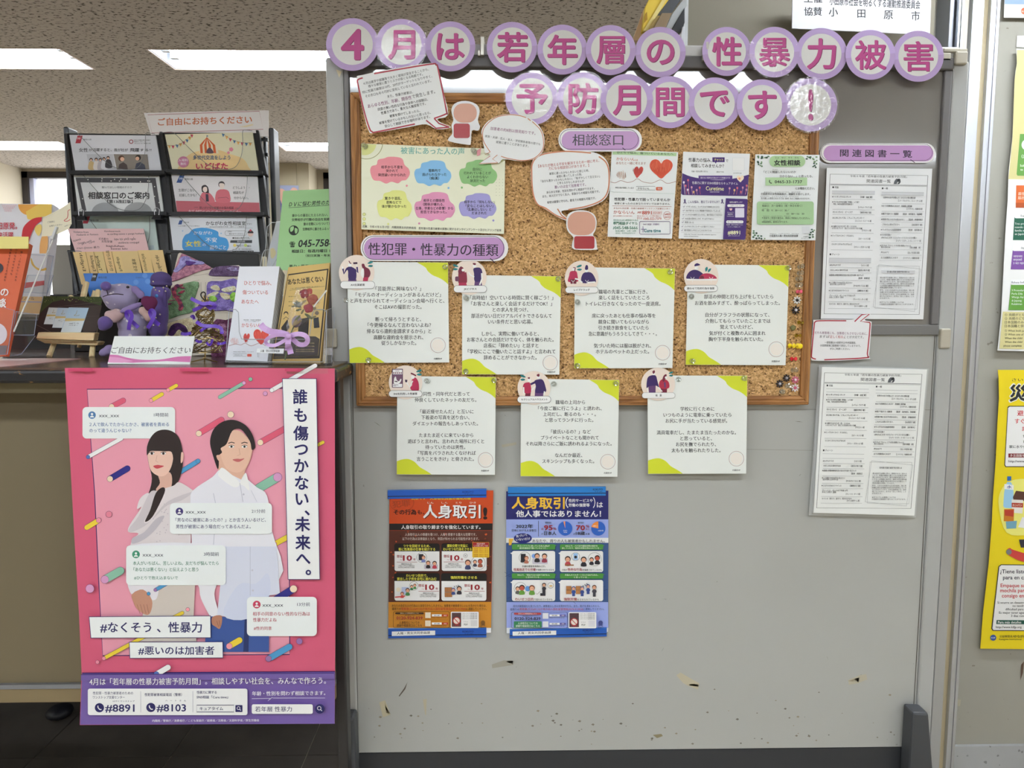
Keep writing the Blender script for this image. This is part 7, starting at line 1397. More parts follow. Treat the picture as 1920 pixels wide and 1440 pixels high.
# pale box and dark things behind, at the far left
zk_ = W(50, 552.5, 2.2).z
o = MB().box((W(95, 500, 2.25).x, 2.25, zk_), (W(136, 500, 2.25).x, 2.48, W(110, 459, 2.25).z)).make('storage_box', mat((176, 172, 160), .6), bevel=.003); tag(o, 'plain grey-beige box standing left of the rack behind the easel', 'box')
o2 = MB().box((W(4, 553, 2.22).x, 2.20, ZT), (W(134, 553, 2.22).x, 2.50, zk_)).make('dark_case', mat((30, 29, 32), .35)); tag(o2, 'low black case under the pale box behind the easel', 'case')
# tall white booklets
pl = Plane(1.95, 80, 600, 14)
s = Sheet('booklet', 'tall white booklet stack with orange circles and a red curve at the far left', 'booklet', pl, crop(*K8), [(-300, 48), (430, 56), (428, 200), (396, 480), (330, 960), (-300, 940)], (222, 222, 228), 'booklets at the left of the counter', thick=.03)
for j in range(9):
    for i in range(13-j*1 if j < 6 else 6): s.circ(14+i*10+(j % 2)*5+j*4, 62+j*7, 2.2, (214, 110, 120), n=6, part='dot_print')
s.poly(el_pts(238, 60, 84, 88, n=22, a0=0, a1=180), (230, 164, 70), 'orange_circle'); s.poly([(320, 58), (428, 60), (426, 150), (352, 162), (300, 200), (230, 180), (216, 120), (250, 100)], (236, 196, 92), 'yellow_shape'); s.poly(smooth_open([(182, 320), (196, 250), (240, 200), (290, 172), (348, 164)], 4)+smooth_open([(344, 196), (300, 230), (262, 300), (236, 384)], 4), (196, 38, 50), 'red_curve')
s.poly(smooth_closed([(296, 240), (330, 222), (346, 240), (340, 290), (318, 318), (290, 276)], 3), (236, 200, 110), 'yellow_shape'); s.blob([(330, 400), (350, 320), (392, 316), (396, 400), (372, 480), (334, 480)], (228, 170, 100)); s.t(-70, 146, 236, 62, '小田原発。', (196, 50, 70), b=1.4); s.t(-60, 112, 312, 54, '未来活躍', (196, 50, 70), b=1.4); s.poly([(165, 460), (396, 462), (330, 960), (120, 955)], (206, 204, 208), 'grey_cover'); s.blob([(262, 500), (290, 560), (340, 590), (380, 578), (380, 600), (320, 600), (270, 560), (256, 520)], (204, 160, 60)); s.poly([(176, 704), (368, 684), (366, 720), (178, 752)], (190, 50, 66), 'red_band')
s.poly([(150, 812), (352, 816), (330, 955), (132, 950)], (208, 168, 112), 'tan_foot'); s.t(140, 286, 830, 32, 'ノジノール', b=1); s.line([(150, 856), (340, 860)], 6, (110, 130, 190)); s.done()
s = Sheet('paper_sheet', 'pale yellow sheet edge standing behind the orange booklet', 'sheet', Plane(1.74, 20, 460, 10), crop(*K8), [(-300, 318), (232, 322), (230, 420), (-300, 420)], (228, 214, 130), 'booklets at the left of the counter', thick=.002); s.done()
s = Sheet('booklet', 'orange booklet with vertical black writing at the left edge', 'booklet', Plane(1.70, 20, 660, 16), crop(*K8), [(-300, 372), (243, 380), (48, 1296), (-300, 1290)], (208, 98, 60), 'booklets at the left of the counter', thick=.012)
for col, xs, y0, y1, k in (('「働く」のまわりにある', 182, 424, 676, -60), ('小さなモヤモヤでも', 136, 430, 628, -46), ('相談できるところがある', 90, 430, 678, -54)):
    n = len(col)
    for i, ch in enumerate(col):
        v, f, a, c = glyphs(ch, .8); t_ = i/(n-1); x = xs+k*t_*.9; y = y0+(y1-y0)*t_; s.put('lettering', (50, 30, 30), [(x+(p[0]-(a+c)/2)*20, y-(p[1]-.38)*20)+tuple(p[2:]) for p in v], f)
s.circ(-12, 580, 42, (60, 52, 62), part='dark_disc'); s.circ(-30, 1120, 92, (226, 214, 220), part='white_disc'); s.t(6, 74, 776, 78, 'の', (236, 226, 224), b=2.6); s.t(-70, -6, 776, 78, '初', (236, 226, 224), b=2.6); s.t(-16, 54, 866, 80, '談', (236, 226, 224), b=2.6); s.poly([(-300, 1214), (66, 1214), (48, 1290), (-300, 1284)], (110, 96, 104), 'grey_foot'); s.done()
# clear stands
def clear_stand(name, lab, panels, Y0):
    r_ = empty(name, W(*panels[0][0], Y0), lab, 'display stand', 'clear acrylic stands on the counter')
    for i, pts in enumerate(panels):
        Yp = Y0+.02*i
        V = [W(x, y, Yp) for x, y in pts]
        o = MB().prism(V, (0, .002, 0)).make('clear_panel', CLEAR, r_)
        MB().tube(V, .0008, 5, closed=True).make('panel_edge', mat((150, 160, 185), .15), o)
    return r_
clear_stand('acrylic_stand', 'clear acrylic pocket in front of the orange booklet', [[(-20, 570), (27, 582), (14, 664), (-20, 667)]], 1.66)
clear_stand('acrylic_stand', 'clear acrylic box holder between the orange booklet and the easel', [[(30, 584), (69, 590), (64, 628), (24, 628)], [(24, 628), (66, 630), (40, 664), (14, 668)]], 1.72)
clear_stand('acrylic_stand', 'tall clear holder around the white booklets', [[(44, 476), (100, 480), (88, 550), (44, 548)], [(52, 516), (100, 516), (72, 600), (30, 600)]], 1.90)
# wire clip with a card
cl = empty('card_clip', W(27, 620, 1.80), 'thin white rod with a clip leaning across the left holders', 'clip stand')
MB().tube([W(26, 622, 1.70), W(99, 450, 1.80)], .0017, 6).make('rod', mat((212, 212, 208), .35), cl)
MB().prism([W(94, 448, 1.797), W(99, 449, 1.797), W(107, 426, 1.797), (W(103, 424, 1.797))], (0, .01, 0)).make('clip_jaw', mat((206, 210, 212), .4), cl, bevel=.001)
s = Sheet('name_card', 'curved cream card with a red swan outline held by the clip', 'card', Plane(1.803), crop(*K8), [(350, 166), (440, 122), (520, 76), (575, 38), (580, 120), (586, 216), (560, 260), (480, 296), (410, 316), (340, 320)], (220, 214, 190), thick=.0006)
s.t(388, 450, 204, 16, 'ご自由に', dy=-8, b=.8); s.t(404, 508, 236, 16, 'お持ちください', dy=-14, b=.8); s.line(smooth_open([(574, 100), (556, 112), (556, 140), (550, 170), (524, 190), (550, 196), (576, 180)], 4), 5, (190, 60, 70)); s.t(526, 580, 236, 12, '.uwel＠ここる', dy=-14, b=.5)
for i in range(14): s.circ(366+i*13, 170-i*6.4, 1.6, (140, 120, 90), n=5, part='dot_print')
s.done()

# easel with a photo card
Ye = YC(120, 669)
ez = empty('table_easel', onz(130, 668, ZT), 'small pale beech table easel holding a dark photo card', 'easel')
def stick(a, b, Ya, Yb, w_, m=M_PALE, name='leg'):
    A, B_ = W(*a, Ya), W(*b, Yb)
    MB().tube([A, B_], w_, 8).make(name, m, ez)
stick((92, 669), (134, 556), Ye-.02, Ye+.10, .0062); stick((172, 670), (184, 545), Ye-.02, Ye+.10, .0062); stick((137, 645), (162, 530), Ye+.02, Ye+.11, .0072, name='centre_post'); stick((148, 652), (178, 545), Ye+.10, Ye+.12, .005, name='rear_leg')
MB().prism([W(71, 623, Ye-.03), W(178, 624, Ye-.03), W(175, 639, Ye-.035), W(67, 635, Ye-.035)], (0, .022, 0)).make('ledge', m_wood('beech_ledge', L3(222, 192, 142), L3(240, 214, 168), 60, 0), ez, bevel=.002)
MB().prism([W(67, 636, Ye-.034), W(176, 640, Ye-.034), W(186, 641, Ye-.02), W(182, 648, Ye-.02), W(84, 644, Ye-.02)], (0, .03, 0)).make('lower_ledge', M_PALE, ez, bevel=.002)
pe = Plane(Ye-.012, 120, 630, 22)
s = Sheet('photo_card', 'dark photo card showing three pale blue packets, standing on the easel', 'photo', pe, crop(*KL), [(392, 745), (925, 752), (860, 1080), (800, 1130), (300, 1135)], (56, 50, 50), thick=.003, rough=.15)
s.poly([(392, 745), (925, 752), (910, 830), (640, 760), (470, 800), (400, 860), (360, 900)], (64, 76, 50), 'hedge_area')
for i in range(60): x, y = rnd.uniform(400, 910), rnd.uniform(750, 800); s.circ(x, y, rnd.uniform(2, 6), rnd.choice([(96, 110, 60), (130, 140, 90), (40, 50, 34)]), n=6, part='hedge_speckle')
s.poly([(640, 840), (920, 830), (870, 1060), (760, 1080)], (70, 62, 60)); s.line([(470, 850), (920, 800)], 3, (90, 80, 78)); s.line([(640, 930), (900, 930)], 2, (90, 80, 78)); s.line([(320, 1000), (460, 1070)], 4, (96, 86, 84))
for (x, y, w_, h_, c) in [(444, 850, 110, 150, (196, 204, 204)), (524, 852, 120, 180, (170, 190, 206)), (624, 850, 180, 230, (168, 194, 212))]:
    s.poly([(x, y), (x+w_, y+4), (x+w_*.58, y+h_*1.02), (x-w_*.42, y+h_)], c, 'packet'); s.poly([(x-w_*.16, y+h_*.42), (x+w_*.82, y+h_*.44), (x+w_*.76, y+h_*.52), (x-w_*.2, y+h_*.54)], (196, 176, 120)); s.poly([(x-w_*.2, y+h_*.54), (x+w_*.76, y+h_*.52), (x+w_*.58, y+h_*1.0), (x-w_*.40, y+h_*.99)], (206, 216, 220))
    s.line(smooth_open([(x+w_*.42, y+h_*.12), (x+w_*.36, y+h_*.26), (x+w_*.26, y+h_*.32), (x+w_*.48, y+h_*.32), (x+w_*.52, y+h_*.28)], 3), 3, (150, 130, 80)); s.t(x+w_*.02, x+w_*.5, y+h_*.62, 12*w_/130, 'uwell ケール', b=.6); s.t(x, x+w_*.46, y+h_*.70, 9*w_/130, 'パウダー', b=.5)
s.done()

# plush toys
def fabric(name, c1, c2, scale, thr, bump=.2, vs=True):
    m, nt, b = nodes_mat(name); lk = nt.links.new
    tc = N(nt, 'ShaderNodeTexCoord'); v = N(nt, 'ShaderNodeTexVoronoi', Scale=scale); lk(tc.outputs['Object'], v.inputs['Vector'])
    r = ramp(nt, [(thr, L3(*c2)), (thr+.03, L3(*c1))]); lk(v.outputs['Distance'], r.inputs[0]); lk(r.outputs[0], b.inputs['Base Color'])
    n = N(nt, 'ShaderNodeTexNoise', Scale=600.0); lk(tc.outputs['Object'], n.inputs['Vector']); bp = N(nt, 'ShaderNodeBump', Strength=bump, Distance=.001); lk(n.outputs['Fac'], bp.inputs['Height']); lk(bp.outputs[0], b.inputs['Normal'])
    b.inputs['Roughness'].default_value = .9; b.inputs['Sheen Weight'].default_value = .3
    return m
M_LILF = fabric('lilac_dotted_knit', (158, 150, 182), (214, 208, 216), 62, .22, .2); M_PURF = fabric('purple_felt', (96, 78, 140), (110, 92, 150), 40, .1)
Yp = 1.80
def EL(mb, cr, x, y, rx, ry, rz=None, Y=Yp, rot=0):
    px, py = C(cr, x, y); k = Y/F/cr[2]; rz = rz or (rx+ry)*.45
    mb.ell(W(px, py, Y), (rx*k, rz*k, ry*k), Matrix.Rotation(R(rot), 3, 'Y') if rot else None, 22, 14); return mb
def blobm(name, mb, m, parent, vox=.0028):
    o = mb.make(name, m, parent, smooth=True)
    md = o.modifiers.new('merge', 'REMESH'); md.mode = 'VOXEL'; md.voxel_size = vox; md.use_smooth_shade = True
    md = o.modifiers.new('smooth', 'SMOOTH'); md.iterations = 6; md.factor = .6
    return o
pd = empty('plush_dog', W(*C(KL, 1195, 1120), Yp), 'lilac spotted plush dog with stitched mouth and purple nose, left of the cushion', 'plush toy')
mb = MB(); EL(mb, KL, 1090, 750, 160, 118, 110, rot=-6); EL(mb, KL, 1010, 730, 95, 92, 80, Y=Yp-.012); EL(mb, KL, 1060, 800, 110, 80, 80)
blobm('head', mb, M_LILF, pd)
mb = MB(); EL(mb, KL, 1195, 990, 132, 130, 110); EL(mb, KL, 1190, 1080, 120, 90, 100); EL(mb, KL, 1180, 880, 90, 60, 70); blobm('body', mb, M_LILF, pd)
mb = MB(); EL(mb, KL, 953, 656, 46, 42, 36, Y=Yp-.045); mb.make('nose', M_PURF, pd, smooth=True)
mb = MB(); EL(mb, KL, 1010, 930, 72, 52, 50, Y=Yp-.035, rot=28); EL(mb, KL, 1060, 905, 60, 46, 46, Y=Yp-.03, rot=25); blobm('arm', mb, fabric('arm_knit', (190, 160, 160), (216, 200, 200), 60, .14), pd)
mb = MB(); EL(mb, KL, 948, 985, 66, 62, 52, Y=Yp-.045); EL(mb, KL, 930, 1020, 46, 40, 40, Y=Yp-.045); blobm('paw', mb, M_PURF, pd)
mb = MB(); EL(mb, KL, 1300, 885, 56, 42, 40, Y=Yp-.035, rot=35); EL(mb, KL, 1340, 935, 44, 44, 40, Y=Yp-.035); blobm('arm', mb, fabric('arm_knit', (200, 168, 160), (216, 200, 200), 60, .14), pd)
mb = MB(); EL(mb, KL, 1222, 690, 50, 36, 22, Y=Yp-.03, rot=40); EL(mb, KL, 1262, 730, 44, 40, 22, Y=Yp-.03, rot=50); EL(mb, KL, 1180, 850, 120, 30, 24, Y=Yp-.035, rot=-22); blobm('ear', mb, mat((136, 118, 166), .9), pd)
MB().tube([W(*C(KL, x, y), Yp-.062) for x, y in smooth_open([(926, 752), (960, 738), (1010, 728), (1060, 726), (1110, 732)], 3)], .0011, 5).make('stitched_mouth', mat((50, 36, 50), .8), pd)
MB().tube([W(*C(KL, x, y), Yp-.066) for x, y in [(960, 690), (968, 716), (972, 738)]], .0011, 5).make('stitched_mouth', mat((50, 36, 50), .8), pd)
mb = MB(); EL(mb, KL, 1150, 664, 14, 11, 8, Y=Yp-.035); mb.make('eye', mat((40, 36, 46), .2), pd, smooth=True)
mb = MB(); EL(mb, KL, 950, 1248, 62, 40, 44, Y=Yp-.08, rot=-20); EL(mb, KL, 985, 1215, 46, 34, 40, Y=Yp-.07); blobm('foot', mb, mat((140, 126, 170), .9), pd)
mb = MB(); EL(mb, KL, 1322, 795, 52, 52, 34, Y=Yp-.06); EL(mb, KL, 1366, 800, 50, 54, 34, Y=Yp-.06); EL(mb, KL, 1348, 836, 50, 46, 30, Y=Yp-.06)
ht = mb.make('felt_heart', mat((96, 34, 72), .95), smooth=True); md = ht.modifiers.new('merge', 'REMESH'); md.mode = 'VOXEL'; md.voxel_size = .0025; md.use_smooth_shade = True; tag(ht, 'dark maroon felt heart held by the plush dog', 'felt heart')
p2 = empty('plush_figure', W(*C(KL, 1440, 1120), Yp+.02), 'purple felt figure with beaded round cap beside the cushion', 'plush toy')
mb = MB(); EL(mb, KL, 1430, 880, 84, 210, 70, Y=Yp+.02); EL(mb, KL, 1420, 1040, 84, 90, 70, Y=Yp+.02); EL(mb, KL, 1450, 720, 86, 80, 70, Y=Yp+.02); blobm('body', mb, M_PURF, p2)
mb = MB(); EL(mb, KL, 1450, 598, 92, 74, 80, Y=Yp+.02); EL(mb, KL, 1450, 640, 98, 26, 84, Y=Yp+.02); blobm('cap', mb, mat((82, 68, 118), .95), p2)
mb = MB(); EL(mb, KL, 1486, 760, 18, 90, 20, Y=Yp-.02); blobm('ear', mb, mat((80, 64, 116), .95), p2, .002)
mb = MB(); EL(mb, KL, 1410, 742, 15, 15, 8, Y=Yp-.026); mb.make('eye', mat((60, 120, 180), .2), p2, smooth=True)
for x, y in [(1378, 614), (1386, 668), (1400, 690), (1434, 700), (1470, 668), (1490, 700), (1404, 940), (1432, 1012), (1380, 1006), (1440, 910), (1500, 655)]:
    mb = MB(); EL(mb, KL, x, y, 7, 7, 7, Y=Yp-.034, ); mb.make('bead', mat((200, 190, 160), .2), p2, smooth=True)
# ribbons
def ribbon(name, lab, path, wd, m, group=None, parent=None, cat='ribbon', cr=KL, Y=Yp-.06, depth=None):
    """a flat strip bent along a path given as crop points; width is measured in crop units"""
    n = len(path); k = Y/F/cr[2]; V = []; Fc = []
    for i, p in enumerate(path):
        a = path[max(i-1, 0)]; b_ = path[min(i+1, n-1)]; dx, dy = b_[0]-a[0], b_[1]-a[1]; l = math.hypot(dx, dy) or 1
        nx, ny = -dy/l*wd/2, dx/l*wd/2; dd = (depth[i] if depth else -.006*math.sin(i/n*math.pi*2.0))
        A, B_ = W(*C(cr, p[0]+nx, p[1]+ny), Y+dd), W(*C(cr, p[0]-nx, p[1]-ny), Y+dd+.002)
        V += [A, B_, A+Vector((0, .0007, 0)), B_+Vector((0, .0007, 0))]
    for i in range(n-1):
        a = 4*i; b_ = 4*i+4
        Fc += [(a, a+1, b_+1, b_), (a+2, b_+2, b_+3, a+3), (a, b_, b_+2, a+2), (a+1, a+3, b_+3, b_+1)]
    Fc += [(0, 2, 3, 1), (4*n-4, 4*n-3, 4*n-1, 4*n-2)]
    o = mesh_obj(name, V, Fc, m, parent)
    if lab: tag(o, lab, cat, group)
    return o
M_PR = mat((96, 58, 176), .35)
for cx, lab in ((1180, 'purple awareness ribbon pinned on the plush dog chest'), (1385, 'purple awareness ribbon pinned between the two plush figures')):
    p = smooth_open([(cx-22, 1050), (cx-14, 990), (cx+6, 930), (cx-8, 890), (cx-30, 886), (cx-44, 900), (cx-30, 940), (cx+20, 985), (cx+64, 1028)], 4) if cx < 1300 else smooth_open([(cx-58, 1034), (cx-30, 990), (cx-4, 940), (cx+4, 896), (cx-18, 872), (cx-36, 890), (cx-16, 940), (cx+20, 980), (cx+50, 1004)], 4)
    ribbon('awareness_ribbon', lab, p, 34, M_PR, 'purple ribbons on the plush toys', Y=Yp-.068)
# cushion with hooked patches
pc = Plane(1.86, 390, 640, 14)
cu = Sheet('cushion', 'cream patchwork cushion with hooked wool pictures behind the wire figure', 'cushion', pc, crop(*KC), smooth_closed([(190, 272), (300, 330), (500, 420), (640, 402), (800, 420), (860, 700), (840, 1000), (800, 1240), (500, 1262), (10, 1262), (-6, 1060), (30, 920), (70, 760), (120, 500), (160, 320)], 3), (206, 198, 184), thick=.05, rough=.9)
md = cu.root.modifiers.new('bevel', 'BEVEL'); md.width = .012; md.segments = 4; md.limit_method = 'ANGLE'; md.angle_limit = R(50)
def wool(c1, c2):
    key = ('wool', c1, c2)
    if key in MATS: return MATS[key]
    m, nt, b = nodes_mat('wool_loops'); lk = nt.links.new
    tc = N(nt, 'ShaderNodeTexCoord'); v = N(nt, 'ShaderNodeTexVoronoi', Scale=420.0); lk(tc.outputs['Object'], v.inputs['Vector'])
    n = N(nt, 'ShaderNodeTexNoise', Scale=90.0, Detail=2.0); lk(tc.outputs['Object'], n.inputs['Vector'])
    r = ramp(nt, [(.38, L3(*c2, k=1.45)), (.6, L3(*c1, k=1.6))]); lk(n.outputs['Fac'], r.inputs[0]); lk(r.outputs[0], b.inputs['Base Color'])
    bp = N(nt, 'ShaderNodeBump', Strength=.9, Distance=.003); bp.invert = True; lk(v.outputs['Distance'], bp.inputs['Height']); lk(bp.outputs[0], b.inputs['Normal']); b.inputs['Roughness'].default_value = .95
    MATS[key] = m; return m
def patch(pts, c1, c2, h=.005, name='wool_patch', sm=True):
    P = smooth_closed(pts, 3) if sm else pts
    V = [pc.hit(*C(KC, *p))+pc.n*(.0005+h) for p in P]
    o = MB().prism(V, -pc.n*h).make(name, wool(c1, c2), cu.root, bevel=.0012)
    return o
patch([(205, 310), (250, 300), (470, 404), (488, 436), (380, 460), (118, 560), (150, 440)], (176, 124, 142), (150, 98, 120)); patch([(212, 330), (280, 320), (320, 350), (420, 370), (430, 396), (330, 400), (270, 400), (180, 470), (140, 460), (190, 400)], (156, 150, 196), (120, 112, 170), .008, 'wool_motif'); patch([(260, 366), (330, 372), (360, 384), (280, 410)], (90, 60, 130), (70, 44, 110), .009, 'wool_motif')
patch([(480, 480), (520, 430), (620, 410), (780, 416), (780, 500), (600, 506), (490, 502)], (104, 84, 116), (84, 62, 96)); patch([(650, 436), (700, 424), (770, 440), (766, 460), (700, 460)], (150, 140, 180), (70, 30, 60), .008, 'wool_motif')
patch([(100, 640), (200, 590), (376, 562), (340, 720), (330, 840), (200, 880), (60, 920), (70, 780)], (122, 152, 116), (98, 128, 92)); patch([(470, 566), (600, 556), (760, 548), (800, 840), (640, 836), (450, 830), (456, 690)], (132, 116, 178), (108, 92, 160))
for pts in ([(500, 610), (560, 596), (590, 640), (560, 650), (510, 636)], [(600, 640), (660, 616), (730, 606), (730, 650), (640, 664)], [(470, 690), (540, 660), (580, 664), (540, 700), (480, 712)], [(590, 670), (660, 680), (700, 720), (640, 736), (600, 710)]): patch(pts, (216, 206, 178), (196, 184, 150), .008, 'wool_motif')
patch([(480, 726), (510, 700), (556, 714), (548, 752), (500, 750)], (140, 186, 84), (110, 160, 64), .009, 'wool_motif'); patch([(686, 700), (716, 664), (760, 690), (740, 750), (700, 750)], (140, 186, 84), (110, 160, 64), .009, 'wool_motif')
rp = [(80, 800), (110, 760), (150, 730), (200, 690), (236, 640), (220, 606), (180, 606), (140, 640), (150, 690), (190, 740), (220, 800), (206, 826)]
for i in range(len(rp)-1): patch([(rp[i][0]-18, rp[i][1]-12), (rp[i][0]+16, rp[i][1]-12), (rp[i+1][0]+18, rp[i+1][1]+10), (rp[i+1][0]-16, rp[i+1][1]+12)], (176, 78, 96), (96, 56, 90), .0085, 'wool_motif') if i % 1 == 0 else None
patch([(20, 1010), (120, 950), (310, 920), (320, 1100), (200, 1180), (0, 1160)], (206, 190, 158), (188, 170, 134)); patch([(90, 1070), (120, 990), (190, 960), (260, 1000), (280, 1060), (240, 1060), (190, 1020), (140, 1080)], (74, 40, 92), (50, 26, 66), .0085, 'wool_motif')
patch([(520, 950), (640, 930), (760, 930), (780, 1280), (600, 1290), (500, 1270)], (110, 66, 96), (86, 40, 70)); patch([(560, 990), (640, 970), (650, 1080), (580, 1100)], (150, 110, 140), (120, 70, 100), .0085, 'wool_motif')
for (x0, y0, x1, y1) in [(330, 500, 460, 480), (396, 560, 400, 860), (440, 560, 430, 830), (70, 950, 380, 880), (450, 850, 700, 860), (120, 600, 380, 540), (500, 530, 760, 530)]:
    cu.line([(x0, y0), (x1, y1)], 3, (150, 140, 120), 'seam_stitch')
cu.done()

# wire dress-form ornament
Yw = YC(388, 680)
wf = empty('wire_figure', onz(388, 679, ZT), 'brass wire dress-form ornament wound with purple ribbons and beads', 'ornament')
k = Yw/F; base = onz(388, 677, ZT); cxp = 385
def RAD(t): # radius in px from the top (0) to the skirt hem (1)
    pts = [(0, 3), (.12, 5), (.2, 13), (.36, 17), (.46, 12), (.6, 24), (.8, 34), (1, 30)]
    for (a, ra), (b_, rb) in zip(pts[:-1], pts[1:]):
        if t <= b_: return ra+(rb-ra)*(t-a)/(b_-a)
    return pts[-1][1]
M_BR = mat((150, 128, 84), .3, .9); rw = random.Random(3)
mbw = MB()
for i in range(34):
    t0 = rw.uniform(.05, .95); dt_ = rw.uniform(.06, .32); ph_ = rw.uniform(0, 6.28); a0 = rw.uniform(0, 6.28); pts = []
    for j in range(15):
        u = j/14; t = t0+dt_*math.sin(u*6.2832+ph_); t = min(1, max(.03, t)); a = a0+u*6.2832; r_ = RAD(t)*k*(1+.08*math.sin(3*a+i))
        c = W(cxp, 552+t*108, Yw+.02); pts.append(c+Vector((math.cos(a)*r_, math.sin(a)*r_*.7, 0)))
    mbw.tube(pts, .0009, 4)
wires = mbw.make('wire_body', M_BR, wf); tag(wires, kind='stuff')
mb2 = MB().tube([W(*C(KC, x, y), Yw) for x, y in smooth_open([(432, 740), (398, 700), (396, 670), (418, 656), (438, 672), (432, 700), (440, 740)], 3)], .0014, 5); mb2.make('top_loop', mat((40, 36, 34), .4, .5), wf)
MB().tube([W(*C(KC, 435, 1200), Yw+.02), W(*C(KC, 435, 1310), Yw+.02)], .0016, 6).make('stem', M_BR, wf)
for x, y in ((300, 1332), (550, 1330), (430, 1345), (420, 1290)): MB().tube([W(*C(KC, 432, 1300), Yw+.01), W(*C(KC, x, y), Yw-.01+.0*x)], .0014, 5).make('foot_wire', M_BR, wf)
for x, y in [(420, 1158), (528, 1122), (512, 1200), (410, 1050), (560, 1020), (360, 1180), (536, 1180), (330, 968), (470, 930)]:
    mb = MB(); EL(mb, KC, x, y, 12, 12, 12, Y=Yw-.016); mb.make('bead', mat((188, 176, 140), .2, .5), wf, smooth=True)
for pth, wd in (([(296, 716), (360, 750), (420, 770), (470, 762), (520, 776), (530, 800), (480, 806), (430, 780), (380, 806), (316, 836)], 34), ([(350, 940), (400, 975), (470, 985), (540, 986), (590, 1010), (596, 1060)], 34), ([(386, 1034), (440, 1000), (520, 980)], 26), ([(296, 900), (318, 886), (330, 920)], 26), ([(200, 1056), (250, 1062), (300, 1050)], 30), ([(340, 1120), (376, 1136), (404, 1130)], 26), ([(446, 1140), (480, 1170), (510, 1110)], 22), ([(550, 1150), (590, 1156), (636, 1140)], 24)):
    ribbon('purple_ribbon', None, smooth_open(pth, 3), wd, M_PR, parent=wf, cr=KC, Y=Yw-.02)

# small sign standing in front
Ys = YC(280, 683)
s = Sheet('table_sign', 'white card sign with slanted black lettering and a pink wave on the counter edge', 'sign', Plane(Ys, 280, 682, 20), crop(*KL), [(1030, 1105), (1752, 1104), (1708, 1358), (968, 1355)], (220, 224, 220), thick=.002, rough=.3)
s.poly([(988, 1272)]+smooth_open([(988, 1272), (1060, 1276), (1150, 1300), (1280, 1318), (1440, 1316), (1600, 1290), (1718, 1286)], 4)[1:]+[(1710, 1340), (1500, 1330), (1200, 1345), (972, 1338)], (196, 96, 156), 'pink_wave'); s.poly([(984, 1290), (1080, 1300), (1200, 1330), (1100, 1345), (974, 1342)], (214, 140, 184), 'pink_wave')
v, f, a, c = glyphs('ご自由にお持ちください', .6); kx = 710/(c-a)
s.put('lettering', INK, [(1006+(p[0]-a)*kx+(p[1]-.38)*14, 1232-(p[1]-.38)*64)+tuple(p[2:]) for p in v], f); s.done()
MB().prism([s.pl.hit(*C(KL, 968, 1357)), s.pl.hit(*C(KL, 1700, 1360)), s.pl.hit(*C(KL, 1740, 1366)), s.pl.hit(*C(KL, 1000, 1366))], (0, .01, 0)).make('clear_foot', CLEAR, s.root)

# brochure stacks in the clear holder
Yb = YC(460, 682)
pb = Plane(Yb, 462, 678, 22)
s = Sheet('brochure_stack', 'stack of tall white brochures with red lettering and a red heart', 'brochures', pb, crop(*KC), [(765, 410), (1152, 408), (1035, 1325), (635, 1315)], (222, 224, 234), thick=.045, rough=.4)
RDB = (190, 90, 86); s.t(810, 1074, 568, 48, 'ひとりで悩み、', RDB, b=1, dy=2); s.t(796, 1042, 658, 46, '傷ついている', RDB, b=1, dy=2); s.t(786, 952, 748, 46, 'あなたへ', RDB, b=1, dy=2); s.t(806, 972, 926, 12, '性犯罪・性暴力被害者', b=.6); s.t(822, 966, 940, 10, 'ワンストップ支援センター', b=.5); s.t(788, 974, 976, 46, 'かならいん', RDB, b=1)
scribble(s, 718, 1130, 40, 40, (216, 140, 130), 9, 3, 2); heart(s, 834, 1100, 30, 44, (196, 66, 60), lean=-6); scribble(s, 828, 1120, 22, 34, (170, 50, 50), 6, 3, 2); heart(s, 976, 1090, 74, 74, (206, 66, 54)); scribble(s, 974, 1070, 60, 50, (226, 110, 90), 10, 3, 4); s.line(smooth_open([(664, 1176), (730, 1158), (780, 1168), (822, 1150), (880, 1176), (960, 1150), (1020, 1176)], 4), 3.5, (160, 70, 66))
s.t(708, 904, 1234, 9, '神奈川県が運営しています', b=.4); s.box(706, 1252, 836, 1276, 2, INK); s.t(720, 796, 1264, 14, 'かならいん', b=.6); s.rr(842, 1254, 884, 1280, 6, (206, 80, 60)); s.line([(940, 1240), (944, 1284), (950, 1284)], 2, INK); s.done()
for j in range(10): 
    t_ = .0045*(j+.5); a_, b_ = pb.hit(*C(KC, 1152.5, 410))-pb.n*t_, pb.hit(*C(KC, 1035.5, 1324))-pb.n*t_
    MB().tube([a_, b_], .0007, 4).make('page_gap', mat((120, 120, 114), .8), s.root)
Yy = YC(560, 681)
py_ = Plane(Yy+.01, 560, 679, 24)
s = Sheet('brochure_stack', 'stack of tan leaflets with a black frame behind the dried roses', 'brochures', py_, crop(*KC), [(1238, 418), (1640, 374), (1545, 1322), (1080, 1330)], (212, 180, 112), thick=.024, rough=.5)
s.poly([(1238, 484), (1626, 430), (1604, 640), (1540, 1296), (1090, 1302), (1100, 1250)], (60, 54, 50), 'black_frame'); s.poly([(1240, 496), (1612, 444), (1592, 640), (1526, 1270), (1100, 1286), (1120, 1200)], (214, 184, 118), 'tan_field'); s.t(1232, 1576, 560, 62, 'あなたは悪くない', b=2, dy=-32)
s.t(1256, 1540, 624, 14, '～もしあなたが性暴力被害にあったら～', b=.6, dy=-24); s.line([(1250, 640), (1590, 600)], 2, INK)
for y in (700, 750, 790): s.t(1240, 1310, y, 10, '被害を受けたのは', b=.5)
s.poly([(1130, 1080), (1500, 1084), (1540, 1110), (1524, 1270), (1100, 1284), (1110, 1200)], (70, 64, 62), 'dark_box')
for y in (1150, 1180, 1210, 1230): s.t(1310, 1490, y, 14, 'あなたの気持ちを大切に相談', (190, 170, 130), b=.5)
